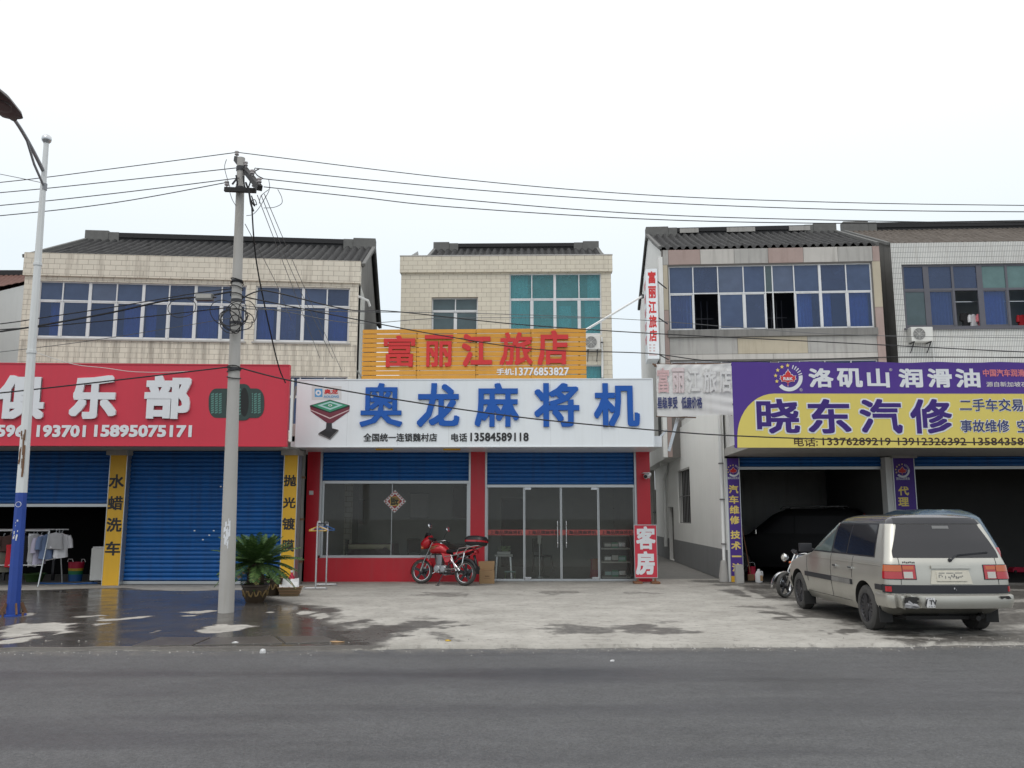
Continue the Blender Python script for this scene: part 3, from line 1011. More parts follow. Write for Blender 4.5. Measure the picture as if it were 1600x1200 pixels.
# ---- the slab clad house with the long windows
F3 = frame2((1031, 391), 29.0, (1364, 384.5))
h3 = at_frame(F3, 'slab_clad_house', 'house clad in pink, tan and grey slabs with two open sashes behind the purple banner', 'house')
u0, u1, zt = U(F3, 1034, 440), U(F3, 1377, 440), Z(F3, 1031, 391)
print('F3', F3.ox, F3.oy, F3.yaw, u0, u1, zt)
pu = [U(F3, p, 460) for p in (1045.5, 1084, 1123, 1163, 1197, 1208.5, 1242.5, 1283, 1324.5, 1364)]
pz = [Z(F3, 1200, 514.5), Z(F3, 1200, 456), Z(F3, 1200, 413)]
lz = [Z(F3, 1200, 640), Z(F3, 1200, 605), Z(F3, 1200, 563)]
lu = [U(F3, p, 570) for p in (1049, 1088, 1128, 1168, 1206)]
lu2 = [U(F3, p, 570) for p in (1216, 1250, 1290, 1331, 1372)]
mb = MB()
ZB3 = 3.55
wall_holes(mb, u0, u1, ZB3, zt, 0, [(pu[0], pu[-1], pz[0], pz[2]), (lu[0], lu[-1], lz[0], lz[2]), (lu2[0], lu2[-1], lz[0], lz[2])], .2)
mb.build('front_wall', 'joint', h3)
mb = MB()
mb.box(u0-.1, u0+.044, -.03, .4, ZB3, zt-.25)
mb.build('corner_strip', 'plaster', h3)
mb = MB()
mb.box(u0+.75, u1-.01, .05, 9.0, 0, ZB3-.01)
mb.build('ground_floor', 'plaster', h3)
zc = [zt, pz[2]+.0, Z(F3, 1200, 524), Z(F3, 1200, 552.5), lz[2]]
def cell(us, z0, z1, mats, proud=.02):
    for k in range(len(us)-1):
        boxes_.append((us[k], us[k+1], z0, z1))
        sl_.setdefault(mats[k], MB()).box(us[k]+.006, us[k+1]-.006, -proud, -.001, z0+.006, z1-.006)
sl_, boxes_ = {}, []
tp = [u0+.06]+[U(F3, p, 400) for p in (1044, 1094, 1147, 1200, 1255, 1309, 1363)]+[u1]
cell(tp, pz[2]+.04, zt, ['slab_grey', 'slab_pink', 'slab_pale', 'slab_grey', 'slab_pink', 'slab_pale', 'slab_grey', 'slab_pink'])
zmid = Z(F3, 1040, 485)
for a, b in ((u0+.05, pu[0]-.03), (pu[-1]+.03, u1)):
    cell([a, b], zmid, pz[2]+.04, ['slab_tan'], .018)
    cell([a, b], lz[2], zmid, ['slab_pink'], .018)
    cell([a, b], ZB3, lz[2], ['slab_pink'], .018)
cell([pu[0]-.03]+[U(F3, p, 540) for p in (1152.5, 1262)]+[pu[-1]+.03], zc[3], zc[2]-.05, ['slab_grey', 'slab_tan', 'slab_grey'], .017)
cell([pu[0]-.03, U(F3, 1208, 555), pu[-1]+.03], lz[2]+.04, zc[3], ['slab_pale', 'slab_pale'], .016)
for k, q_ in sl_.items():
    build_each(q_, 'cladding_slab', k, h3, key=lambda c: next(i for i, (a, b, z0, z1) in enumerate(boxes_) if a-.01 < c[0] < b+.01 and z0-.01 < c[2] < z1+.01))
mb = MB()
mb.box(pu[0]-.08, pu[-1]+.06, -.10, .1, zc[2]-.04, pz[0]-.004)
mb.build('window_sill', 'concrete_dark', h3)
shell(h3, u0+.01, u1-.01, .02, 9.0, ZB3, zt-.05, 2.1, 'plaster')
ro = roof(h3, u0, u1-.1, -.02, 9.0, zt+.02, 2.0, 'roof_tile', ridge='ridge_black', rh=.26, end_len=.9, pitch=.27, over=.04)
mb = MB()
for a, b in ((.17, .27), (.42, .57), (.75, .86)):
    mb.box(u0+(u1-u0)*a, u0+(u1-u0)*b, 4.28, 4.7, zt+2.05, zt+2.235)
build_each(mb, 'ridge_ornament', 'slab_grey', ro, key=lambda c: 0 if c[0] < u0+(u1-u0)*.34 else (1 if c[0] < u0+(u1-u0)*.66 else 2))
def p3(i, j):
    if i == 4:
        return 'glass_grey' if j == 1 else None
    if j == 0 and i in (1, 5):
        return None
    return 'glass_blue' if j == 0 and i not in (2, 3) else 'glass_blue_grey'
cu = [(pu[0]+.08, pu[1]-.05, pz[0]+.02, pz[1], 'curtain_blue'), (pu[2]+.2, pu[3]-.15, pz[0]+.02, pz[1], 'curtain_pale'), (pu[6]+.05, pu[7]-.25, pz[0]+.02, pz[1], 'curtain_blue'), (pu[8]+.1, pu[9]-.1, pz[0]+.02, pz[1], 'curtain_blue'), (pu[7]+.1, pu[8]-.5, pz[0]+.02, pz[1], 'curtain_blue')]
fr = window(h3, pu, pz, 0, 'window_white', p3, cu, thick=(7,), room='room_dark', depth=2.5)
mb = MB()                                            # window bars seen through the open sashes
for a, b in ((pu[1], pu[2]), (pu[5], pu[6])):
    for k in range(1, 4):
        mb.box(a+(b-a)*k/4-.01, a+(b-a)*k/4+.01, 1.2, 1.22, pz[0], pz[1])
    mb.box(a, b, 1.21, 1.23, (pz[0]+pz[1])/2, (pz[0]+pz[1])/2+.03)
build_each(mb, 'inner_bars', 'window_dark', fr, key=lambda c: c[0] > pu[4])
for q_ in (lu, lu2):
    window(h3, q_, lz, 0, 'window_white', lambda i, j: 'glass_blue', room='room_dark')

# ---- the white tiled house at the right edge
F4 = frame2((1393, 380), 29.4, (1600, 377))
h4 = at_frame(F4, 'white_tiled_house', 'white house of narrow upright tiles with dark framed blue and green windows', 'house')
u0, u1, zt = U(F4, 1394, 420), U(F4, 1790, 420), Z(F4, 1393, 380)
print('F4', F4.ox, F4.oy, F4.yaw, u0, u1, zt)
q4 = [U(F4, p, 460) for p in (1411.6, 1450, 1491.7, 1534, 1576.4, 1619, 1661, 1703)]
z4 = [Z(F4, 1500, 512), Z(F4, 1500, 451.3), Z(F4, 1500, 412)]
mb = MB()
wall_holes(mb, u0, u1, 0, zt, 0, [(q4[0], q4[-1], z4[0], z4[2])], .2)
mb.build('front_wall', 'tile_white', h4)
shell(h4, u0+.01, u1-.01, .02, 9.0, 0, zt-.08, 2.0, 'concrete_dark')
roof(h4, u0, u1, .1, 9.0, zt-.05, 2.0, 'roof_tile_brown', pitch=.2, rh=.34, over=.04, ridge='ridge_black', ends='ridge_grey', end_len=1.0)
def p4(i, j):
    if j == 0:
        return None if i in (2, 4) else ('glass_grey' if i == 0 else 'glass_blue')
    return 'glass_green' if i in (3, 4, 6) else 'glass_blue'
cu = [(q4[1]+.04, q4[2]-.04, z4[0], z4[1], 'curtain_pale'), (q4[3]+.04, q4[4]-.04, z4[0], z4[1], 'curtain_blue'), (q4[0]+.04, q4[1]-.04, z4[0], z4[1], 'curtain_pale'), (q4[5]+.04, q4[6]-.3, z4[0], z4[1], 'curtain_blue'),
      (q4[3]+.04, q4[4]-.04, z4[1], z4[2], 'curtain_pale')]
fr = window(h4, q4, z4, 0, 'window_dark', p4, cu, thick=(1, 3, 5), fw=.08, room='room', depth=2.0)
mb = MB()
mb.bar((q4[2], .32, z4[0]+1.0), (q4[5], .32, z4[0]+1.0), .02)
mb.build('clothes_line', 'steel', fr)
mb = MB()
mb.box(q4[0]-.05, q4[-1]+.05, -.06, .03, z4[0]-.06, z4[0]-.003)
mb.build('window_sill', 'window_dark', h4)
air_conditioner(F4, 1423, 511, 1457.5, 533.5, 'white air conditioner below the dark framed windows of the white tiled house')

# ---- the white gable and tiled roof past the left edge
h0 = thing('white_house', 'white plastered house with a reddish brown roof peeking out beside the cream tiled house', 'house', (0, 0, 0))
a, b = at(-90, 431, 33), at(60, 431, 33)
e0, e1 = at(-90, 486, 30), at(60, 461, 30)
mb = MB()
X0, X1 = a.x, b.x
zr, ze = at(0, 431, 34).z, at(0, 480, 30).z
mb.poly([(X0, 30, 0), (X1, 30, 0), (X1, 30, ze+.55), (X0, 30, ze-.35)])
mb.poly([(X0, 30, 0), (X0, 38, 0), (X0, 38, ze-.35), (X0, 34, zr-.1), (X0, 30, ze-.35)])
mb.poly([(X1, 30, 0), (X1, 38, 0), (X1, 38, ze+.5), (X1, 34, zr-.1), (X1, 30, ze+.5)])
mb.poly([(X0, 38, 0), (X1, 38, 0), (X1, 38, ze), (X0, 38, ze)])
mb.build('walls', 'plaster_wall', h0)
mb = MB()
mb.smooth = True
for ya, yb in ((29.7, 34), (38.3, 34)):
    rows = []
    for r in range(19):
        t = r/18
        row = []
        for k in range(241):
            x = X0-.1+(X1-X0+.2)*k/240
            zl = ze-.35+(x-X0)/(X1-X0)*.9
            row.append((x, ya+(yb-ya)*t, zl+(zr-zl)*t+.035*math.sin(x/.2*2*PI)+.03*(r % 2)+.02))
        rows.append(row if ya < 34 else row[::-1])
    mb.grid(rows)
ro = mb.build('roof', 'roof_tile_red', h0)
mb = MB()
mb.box(X0-.1, X1+.1, 33.85, 34.15, zr, zr+.2)
mb.build('ridge', 'ridge_black', ro)

# ================================================================== SHOPS
def shutter(parent, u0, u1, z0, z1, v, pitch=.1, name='roller_shutter'):
    mb = MB()
    mb.smooth = True
    prof = []
    z = z0
    while z < z1:
        for t, d in ((0, 0), (.12, .022), (.3, .032), (.6, .032), (.8, .020), (.9, -.004)):
            if z+t*pitch < z1:
                prof.append((z+t*pitch, d))
        z += pitch
    prof.append((z1, 0))
    n = 10
    jit = [random.uniform(-.003, .003) for _ in range(len(prof))]
    rows = [[(u0+(u1-u0)*k/n, v-d+jit[i]+.004*math.sin(k*1.3+i*.05), z_) for k in range(n+1)] for i, (z_, d) in enumerate(prof)]
    mb.grid(rows)
    o = mb.build(name, 'shutter_blue', parent)
    r = MB()
    r.box(u0, u1, v-.045, v+.02, z0-.07, z0-.002)
    r.build('bottom_rail', 'aluminium', o)
    return o
def decal(F, parent, polys, mats, v, name='emblem', lift=.004, step=.0006):
    """flat printed shapes: polys = [(material, [pixel points])]"""
    mb = MB()
    for k, (mt, pts) in enumerate(polys):
        mb.cur = mats.index(mt)
        y = v-lift-step*k
        mb.poly([(a, y, c) for a, c in (F.hit(px, py, v) for px, py in pts)])
    return mb.build(name, mats, parent)
def arc(cx, cy, r, a0, a1, n=24, ry=None):
    ry = ry or r
    return [(cx+r*math.cos(math.radians(a0+(a1-a0)*k/n)), cy-ry*math.sin(math.radians(a0+(a1-a0)*k/n))) for k in range(n+1)]
def star(cx, cy, r):
    return [(cx+(r if k % 2 == 0 else r*.42)*math.sin(k*PI/5), cy-(r if k % 2 == 0 else r*.42)*math.cos(k*PI/5)) for k in range(10)]
LEAF = [(0, -1), (.14, -.72), (.28, -.62), (.36, -.36), (.50, -.42), (.62, -.22), (.95, -.26), (.86, -.02), (.98, .12), (.72, .30), (.78, .44), (.40, .40), (.06, .52), (.05, .92)]
LEAF = LEAF+[(-x, y) for x, y in LEAF[::-1][:-1]]
def maple_emblem(F, parent, cx, cy, s, v, base):
    P = [('letter_white', arc(cx+2*s, cy+1*s, 21*s, 12, -140)+arc(cx+2*s, cy+1*s, 15*s, -140, 12))]
    for k in range(5):
        a = 74-k*13
        P.append(('letter_white', arc(cx+2*s, cy+1*s, 21*s, a, a-5, 2)+arc(cx+2*s, cy+1*s, 15*s, a-5, a, 2)))
    for x, y in ((-.5, -18.4), (-9.4, -16.2), (-16, -11), (-19.3, -2.5), (-17.4, 6.4)):
        P.append(('letter_yellow', star(cx+x*s, cy+y*s, 3.4*s)))
    P.append(('letter_white', [(cx+x*13.6*s, cy+(1+y*14.4)*s) for x, y in LEAF]))
    P.append(('letter_red', [(cx+x*12.6*s, cy+(1.2+y*13)*s) for x, y in LEAF]))
    return decal(F, parent, P, ['letter_white', 'letter_yellow', 'letter_red'], v)

# ------------------------------------------------------------------ the car wash on the left
A = Frame(0, 20.46)
shop1 = at_frame(A, 'car_wash_shop', 'single storey shop with blue roller shutters and yellow lettered columns under the red sign', 'shop')
SG1 = frame2((0, 568), 18.55, (450, 571))
zc1 = Z(SG1, 445, 696)
zt1 = Z(SG1, 450, 571)
UL, UR = -17.0, U(A, 465)
mb = MB()
mb.box(UL, UR, -1.45, 3.95, zc1+.02, zc1+.2)
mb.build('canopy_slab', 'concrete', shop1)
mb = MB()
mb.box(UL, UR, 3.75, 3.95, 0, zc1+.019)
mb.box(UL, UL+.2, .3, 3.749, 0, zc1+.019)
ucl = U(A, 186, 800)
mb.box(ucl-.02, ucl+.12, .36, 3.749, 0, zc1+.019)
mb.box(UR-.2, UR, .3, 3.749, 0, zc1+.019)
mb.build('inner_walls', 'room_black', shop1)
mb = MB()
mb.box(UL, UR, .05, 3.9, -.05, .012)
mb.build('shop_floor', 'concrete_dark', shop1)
def column(F, shop, pt0, pt1, pb0, pb1, ztop, mats, v0=0, v1=.34, cap=True):
    u0, u1 = (F.hit(*pt0)[0]+F.hit(*pb0)[0])/2, (F.hit(*pt1)[0]+F.hit(*pb1)[0])/2
    mb = MB()
    mb.box(u0, u1, v0, v1, 0, ztop)
    o = mb.build('column', mats, shop)
    if cap:
        c = MB()
        c.box(u0-.06, u1+.05, v0-.12, v1, ztop+.002, ztop+.12)
        c.build('column_head', 'concrete', o)
    e = MB()
    e.box(u0-.018, u0-.001, v0-.004, v1, 0, ztop)
    e.box(u1+.001, u1+.018, v0-.004, v1, 0, ztop)
    e.build('edge_strip', 'aluminium', o)
    return o, u0, u1
ztc = Z(A, 186, 705)
co1, a1, b1 = column(A, shop1, (173, 705), (199, 705), (160, 915), (185, 915), min(ztc, zc1-.1), 'pillar_yellow')
for ch, y0, y1 in (('水', 741, 763), ('蜡', 775, 797), ('洗', 809, 831), ('车', 846, 868)):
    xo = (868-y1)*.057
    letters(ch, pbox(A, 164.5+xo, y0, 188+xo, y1), 0, 'ink_black', co1, bold=.028)
co2, a2, b2 = column(A, shop1, (445, 705), (465, 705), (437.5, 912), (459, 912), min(ztc, zc1-.1), 'pillar_yellow')
for ch, y0, y1 in (('抛', 742, 760), ('光', 777, 794), ('镀', 809, 828), ('膜', 843, 862)):
    xo = (862-y1)*.035
    letters(ch, pbox(A, 440+xo, y0, 459.5+xo, y1), 0, 'ink_black', co2, bold=.028)
zs = Z(A, 100, 787)
sh = shutter(shop1, UL+.2, a1-.02, zs, zc1+.015, .22)
sh = shutter(shop1, b1+.02, a2-.02, .09, zc1+.015, .22)
dots = MB()                                             # flecks of white paint on the closed shutter
for px, py in ((304, 829), (334, 829), (317, 843), (327, 836), (345, 760)):
    u_, z_ = A.hit(px, py, .18)
    dots.box(u_-.02, u_+.02, .178, .182, z_-.018, z_+.012)
dots.build('paint_fleck', 'letter_white', sh)

def sign_box(F, name, label, mat, px0, px1, ptop, pbot, depth, edge='aluminium', group=None, ext=None, trim=True):
    t = at_frame(F, name, label, 'sign', group)
    u0, u1 = F.hit(px0, (ptop+pbot)/2)[0] if ext is None or ext[0] is None else ext[0], F.hit(px1, (ptop+pbot)/2)[0] if ext is None or ext[1] is None else ext[1]
    z0, z1 = F.hit((px0+px1)/2, pbot)[1], F.hit((px0+px1)/2, ptop)[1]
    mb = MB()
    mb.box(u0, u1, 0, depth, z0, z1)
    mb.build('panel', mat, t)
    if trim:
        e = MB()
        for a, b, c, d in ((u0, u1, z1-.0, z1+.025), (u0, u1, z0-.025, z0)):
            e.box(a-.02, b+.02, -.012, depth+.01, c+.001, d)
        for a in (u0-.021, u1+.001):
            e.box(a, a+.02, -.011, depth+.01, z0+.002, z1)
        e.build('edge_trim', edge, t)
    return t, u0, u1, z0, z1
s1, su0, su1, sz0, sz1 = sign_box(SG1, 'shop_sign', 'long red sign with raised white characters and phone numbers over the blue shutters', 'sign_red', 0, 449, 570, 695.5, .12, edge='sign_red', ext=(-9.6, None))
for ch, x0, x1, y0, y1 in (('俱', -3, 71, 587, 655), ('乐', 111, 184, 587, 655), ('部', 227, 299, 587, 655)):
    letters(ch, pbox(SG1, x0, y0, x1, y1), 0, 'letter_white', s1, 'raised_letter', bold=.042, depth=.055)
letters('15961193701', pbox(SG1, -14.5, 664, 134.5, 683), 0, 'letter_white', s1, bold=.04, depth=.011)
letters('15895075171', pbox(SG1, 147.5, 664, 300, 683), 0, 'letter_white', s1, bold=.04, depth=.011)
# the three printed tyres
P = []
pmat('tyre_print', (.03, .055, .05), .6, var=.3, scale=14)
pmat('tyre_tread', (.10, .24, .21), .6, var=.3, scale=14)
pmat('tyre_dark', (.008, .010, .010), .6)
def rr(x0, x1, y0, y1, r):
    return arc(x1-r, y0+r*1.5, r, 0, 90, 5, r*1.5)+arc(x0+r, y0+r*1.5, r, 90, 180, 5, r*1.5)+arc(x0+r, y1-r*1.5, r, 180, 270, 5, r*1.5)+arc(x1-r, y1-r*1.5, r, 270, 360, 5, r*1.5)
for x0, x1, y0, y1, side in ((326, 372, 607, 653, 1), (372, 413, 607, 653, -1), (356, 394, 600, 657, 1)):
    P.append(('tyre_print', rr(x0, x1, y0, y1, 12)))
    xi = (x1-12) if side > 0 else (x0+12)
    P.append(('tyre_dark', [(xi+7*math.cos(t*PI/8), (y0+y1)/2+(y1-y0)*.40*math.sin(t*PI/8)) for t in range(16)]))
    xa = x0+4 if side > 0 else x1-22
    for c_ in range(3):
        for r_i in range(9):
            yy = y0+7+(y1-y0-14)*r_i/9
            xx = xa+c_*6
            P.append(('tyre_tread', [(xx, yy+1.6), (xx+4.4, yy), (xx+4.4, yy+2.4), (xx, yy+4)]))
decal(SG1, s1, P, ['tyre_print', 'tyre_dark', 'tyre_tread'], 0, 'tyre_picture', step=.00012)
mb = MB()
u_ = U(SG1, 449.5, 640)
mb.box(u_+.06, u_+.11, -.02, .04, Z(SG1, 449, 690), Z(SG1, 449, 592))
mb.build('corner_post', 'white_paint', s1)

# between the two shops
g = at(470, 800, 20.95)
t = thing('drain_pipe', 'rough grey down pipe in the dark gap between yellow column and red pillar', 'pipe', (g.x, 20.95, 0))
mb = MB()
mb.tube([(0, 0, .0), (0.01, 0, .9), (-.01, 0, 1.9), (0, 0, 3.3)], .075, 12)
mb.build('tube', 'concrete_dark', t)
mb = MB()
for z in (.5, 1.5, 2.5):
    mb.lathe([(.078, 0), (.09, .0), (.09, .05), (.078, .05)], 12, Matrix.Translation((0, 0, z)))
mb.build('collar', 'rust', t)
g = at(458, 660, 20.0)
t = thing('meter_box', 'rounded grey meter box fixed between the red sign and the white sign', 'box', (g.x, 20.0, 0))
z0, z1 = at(458, 692, 20).z, at(458, 662, 20).z
mb = MB()
mb.box(-.085, .085, 0, .25, z0, z1)
mb.build('casing', 'concrete', t, bevel=.03)
mb = MB()
mb.tube([(-.05, .1, z1), (-.05, .1, z1+.5), (.02, .1, z1+.9)], .03, 6)
mb.build('conduit', 'concrete_dark', t)

# ------------------------------------------------------------------ the shop in the middle
B = Frame(0, 21.62)
shop2 = at_frame(B, 'red_pillar_shop', 'shop with red pillars, glass doors and half raised blue shutters under the white sign', 'shop')
SG2 = frame2((465, 594), 19.85, (1010, 592.5))
zc2 = Z(SG2, 740, 697)
LX, RX = U(B, 477.5, 800), U(B, 1018, 800)
zh = Z(B, 745, 707)
pu2 = [(U(B, 478, 800), U(B, 497.5, 800)), (U(B, 735, 800), U(B, 757.5, 800)), (U(B, 996, 800), U(B, 1017, 800))]
for a, b in pu2:
    mb = MB()
    mb.box(a, b, 0, .36, 0, zc2)
    o = mb.build('pillar', 'pillar_red', shop2)
    if a < -4:
        k = MB()
        u_, z_ = B.hit(486.5, 770)
        k.box(u_-.05, u_+.05, -.02, -.001, z_-.05, z_+.05)
        k.build('switch_plate', 'plastic_white', o)
mb = MB()
mb.box(LX-.02, RX+.02, -1.62, 6.4, zc2, zc2+.25)
mb.build('canopy_slab', 'sign_white', shop2)
mb = MB()
lu_, lz_ = B.hit(706, 702, -1)
mb.box(lu_-.2, lu_+.2, -1.1, -.9, zc2-.03, zc2-.002)
lu_, _ = B.hit(601, 702, -1)
mb.box(lu_-.2, lu_+.2, -1.1, -.9, zc2-.03, zc2-.002)
mb.build('canopy_lamp', 'pillar_yellow', shop2)
mb = MB()
mb.box(LX, LX+.2, .361, 6.4, 0, zc2-.002)
mb.box(RX-.2, RX, .361, 6.4, 0, zc2-.002)
mb.box(LX+.2, RX-.2, 6.2, 6.4, 0, zc2-.002)
mb.build('walls', 'plaster', shop2)
mb = MB()
mb.box(LX+.201, LX+.215, .37, 6.19, .02, zc2-.01)
mb.box(RX-.215, RX-.201, .37, 6.19, .02, zc2-.01)
mb.box(LX+.215, RX-.215, 6.185, 6.199, .02, zc2-.01)
mb.build('room_lining', 'room', shop2)
mb = MB()
mb.box(LX, RX, .05, 6.4, -.05, .014)
mb.build('shop_floor', 'room_floor', shop2)
# bay with the shop window
w0, w1 = pu2[0][1], pu2[1][0]
zsil = Z(B, 620, 868)
mb = MB()
mb.box(w0, w1, .02, .2, 0, zsil-.06)
mb.build('window_wall', 'pillar_red', shop2)
g0, g1 = pu2[1][1], pu2[2][0]
zsh = Z(B, 620, 754)
sh = shutter(shop2, w0+.05, w1-.05, zsh+.05, zc2-.004, .17)
zsh2 = Z(B, 880, 760)
sh = shutter(shop2, g0+.04, g1-.04, zsh2+.05, zc2-.004, .17)
mb = MB()
for a, b in ((w0, w1), (g0, g1)):
    mb.box(a+.001, a+.05, .06, .2, .015 if a == g0 else zsil, zc2-.003)
    mb.box(b-.05, b-.001, .06, .2, .015 if a == g0 else zsil, zc2-.003)
mb.build('shutter_guide', 'aluminium', shop2)
fr = MB()
fr.box(w0+.05, w1-.05, .10, .24, zsil-.06, zsil)
fr.box(w0+.05, w0+.10, .16, .24, zsil, zsh)
fr.box(w1-.10, w1-.05, .16, .24, zsil, zsh)
um = U(B, 729, 800)
fro = fr.build('shop_window', 'aluminium', shop2)
mb = MB()
mb.poly([(w0+.1, .2, zsil), (w1-.1, .2, zsil), (w1-.1, .2, zsh+.1), (w0+.1, .2, zsh+.1)])
mb.build('pane', 'glass_clear', fro)
mb = MB()
mb.box(U(B, 616.8)-.006, U(B, 616.8)+.006, .19, .21, zsil, zsh)
mb.build('glass_joint', 'aluminium', fro)
# upside-down good-luck paper
du, dz_ = B.hit(617, 783.3, .2)
R = U(B, 634.8, 783)-U(B, 617, 783)
t = thing('paper_charm', 'red and white diamond paper with an upside down black character on the shop window', 'paper charm', (du, 21.62+.194, dz_))
mb = MB()
mb.prism([(R, 0), (0, R), (-R, 0), (0, -R)], Matrix.Rotation(PI/2, 4, 'X'), .003)
mb.build('sheet', 'plastic_white', t)
mb = MB()
for q_ in range(4):
    for k in range(5):
        s_ = (k+.5)/5
        x = R*.88*(1-s_) * (1 if q_ in (0, 3) else -1)
        z = R*.88*s_ * (1 if q_ < 2 else -1)
        r = R*.09
        mb.poly([(x-r, -.0045, z), (x, -.0045, z-r), (x+r, -.0045, z), (x, -.0045, z+r)])
r = R*.66
mb.poly([(-r, -.0042, 0), (0, -.0042, -r), (r, -.0042, 0), (0, -.0042, r)])
mb.build('red_print', 'decal_red', t)
letters('福', (-R*.42, R*.42, -R*.42, R*.42), -.0046, 'letter_yellow', t, bold=.055, flip=True, depth=.001)
letters('福', (-R*.38, R*.38, -R*.38, R*.38), -.0075, 'ink_black', t, bold=.03, flip=True, depth=.001)
# glass doors
dz0, dz1 = .03, zsh2+.03
dus = [g0+.05, U(B, 819.3, 830), U(B, 877.5, 830), U(B, 936.5, 830), g1-.05]
for k in range(4):
    a, b = dus[k]+.004, dus[k+1]-.004
    v = .2
    e = MB()
    for x in (a, b-.022):
        e.box(x, x+.022, v-.012, v+.012, dz0, dz1)
    e.box(a+.022, b-.022, v-.012, v+.012, dz0, dz0+.025)
    door = e.build('glass_door' if k in (1, 2) else 'side_light', 'aluminium', shop2)
    p = MB()
    p.poly([(a+.02, v, dz0+.02), (b-.02, v, dz0+.02), (b-.02, v, dz1), (a+.02, v, dz1)])
    p.build('pane', 'glass_clear', door)
    st = MB()
    st.box(a+.02, b-.02, v-.007, v-.003, Z(B, 850, 836.5), Z(B, 850, 828))
    strip = st.build('sticker_strip', 'strip_pink', door)
    x0 = a+.08
    letters('上海品牌麻将机', (a+.07, b-.05, Z(B, 850, 835.6), Z(B, 850, 828.9)), v-.007, 'ink_black' if k < 3 else 'ink_black', strip, bold=.022, depth=.001)
    if k in (1, 2):
        f = MB()
        for x0, z0 in ((a if k == 1 else b-.17, dz1-.11), (a if k == 1 else b-.17, dz0)):
            f.box(x0, x0+.17, v-.025, v+.025, z0, z0+.07)
        f.build('patch_fitting', 'steel', door, bevel=.006)
        h = MB()
        hx = b-.09 if k == 1 else a+.12
        h.tube([(hx, v-.07, Z(B, 870, 856)), (hx, v-.07, Z(B, 870, 814))], .014, 8)
        for zz in (Z(B, 870, 849), Z(B, 870, 821)):
            h.tube([(hx, v-.07, zz), (hx, v-.003, zz)], .011, 6)
            h.lathe([(0, -.026), (.018, -.019), (.026, 0), (.018, .019), (0, .026)], 10, Matrix.Translation((hx, v-.07, zz)))
        h.build('handle', 'chrome', door)
mb = MB()
mb.box(g0, g1, .1, .3, .0, .028)
mb.build('door_sill', 'aluminium', shop2)

s2, su0, su1, sz0, sz1 = sign_box(SG2, 'shop_sign', 'wide white sign with big blue raised characters and a table picture', 'sign_white', 464, 1020, 593.5, 697, .22, edge='sign_white')
for ch, x0, x1 in (('奥', 563, 629), ('龙', 652, 718), ('麻', 742, 811), ('将', 835, 905), ('机', 928, 999)):
    letters(ch, pbox(SG2, x0, 599, x1, 667), 0, 'letter_blue', s2, 'raised_letter', bold=.024 if ch != '奥' else .018, depth=.045)
letters('全国统一连锁魏村店', pbox(SG2, 568, 677, 683, 690), 0, 'ink_black', s2, bold=.02, depth=.011)
letters('电话', pbox(SG2, 705, 677, 730, 690), 0, 'ink_black', s2, bold=.02, depth=.011)
letters('13584589118', pbox(SG2, 735, 676, 826, 689.5), 0, 'ink_black', s2, bold=.025, depth=.011)
mb = MB()
for k in range(1, 7):
    u = su0+(su1-su0)*k/7
    mb.box(u-.002, u+.002, -.0012, -.0002, sz0+.01, sz1-.01)
build_each(mb, 'panel_seam', 'aluminium', s2, key=lambda c: int((c[0]-su0)/(su1-su0)*7+.5))
C4 = lambda x, y: (450+x*.1875, 580+y*.1875)
P = [('plastic_white', [C4(198, 125), C4(446, 125), C4(446, 238), C4(198, 238)]), ('sky_blue', [C4(223, 145), C4(288, 145), C4(288, 215), C4(223, 215)]),
     ('letter_white', arc(*C4(253, 180), 4.4, 0, 360, 20)), ('sky_blue', arc(*C4(253, 180), 1.8, 0, 360, 12)),
     ('ink_black', [C4(183, 285), C4(350, 238), C4(515, 285), C4(515, 300), C4(350, 352), C4(183, 300)]),
     ('maroon', [C4(185, 296), C4(350, 350), C4(515, 296), C4(510, 335), C4(372, 432), C4(325, 432), C4(190, 335)]),
     ('faded_pink', [C4(187, 318), C4(350, 388), C4(512, 318), C4(512, 326), C4(350, 398), C4(187, 326)]),
     ('felt_green', [C4(200, 286), C4(350, 243), C4(500, 286), C4(350, 340)]),
     ('mint', [C4(245, 285), C4(352, 252), C4(458, 283), C4(352, 322)]), ('felt_green', [C4(285, 285), C4(352, 264), C4(418, 284), C4(352, 308)]),
     ('letter_white', arc(*C4(352, 285), 3.2, 0, 360, 14, 1.6)), ('felt_green', arc(*C4(352, 285), 1.8, 0, 360, 12, 0.9)),
     ('dark_metal', [C4(320, 432), C4(366, 432), C4(366, 500), C4(320, 500)]),
     ('ac_grille', [C4(253, 520), C4(335, 470), C4(422, 490), C4(422, 500), C4(352, 572), C4(253, 528)]), ('ink_black', [C4(258, 515), C4(335, 468), C4(418, 488), C4(348, 560)]),
     ('dark_metal', [C4(320, 445), C4(366, 445), C4(372, 505), C4(314, 500)])]
decal(SG2, s2, P, ['plastic_white', 'sky_blue', 'letter_white', 'ink_black', 'maroon', 'faded_pink', 'felt_green', 'mint', 'dark_metal', 'ac_grille'], 0, 'table_picture', lift=.003, step=.0007)
letters('奥龙', pbox(SG2, *C4(302, 150), *C4(416, 190)), -.006, 'letter_red', s2, bold=.03)
letters('AOLONG', pbox(SG2, *C4(298, 201), *C4(424, 222)), -.006, 'sky_blue', s2, bold=.02)

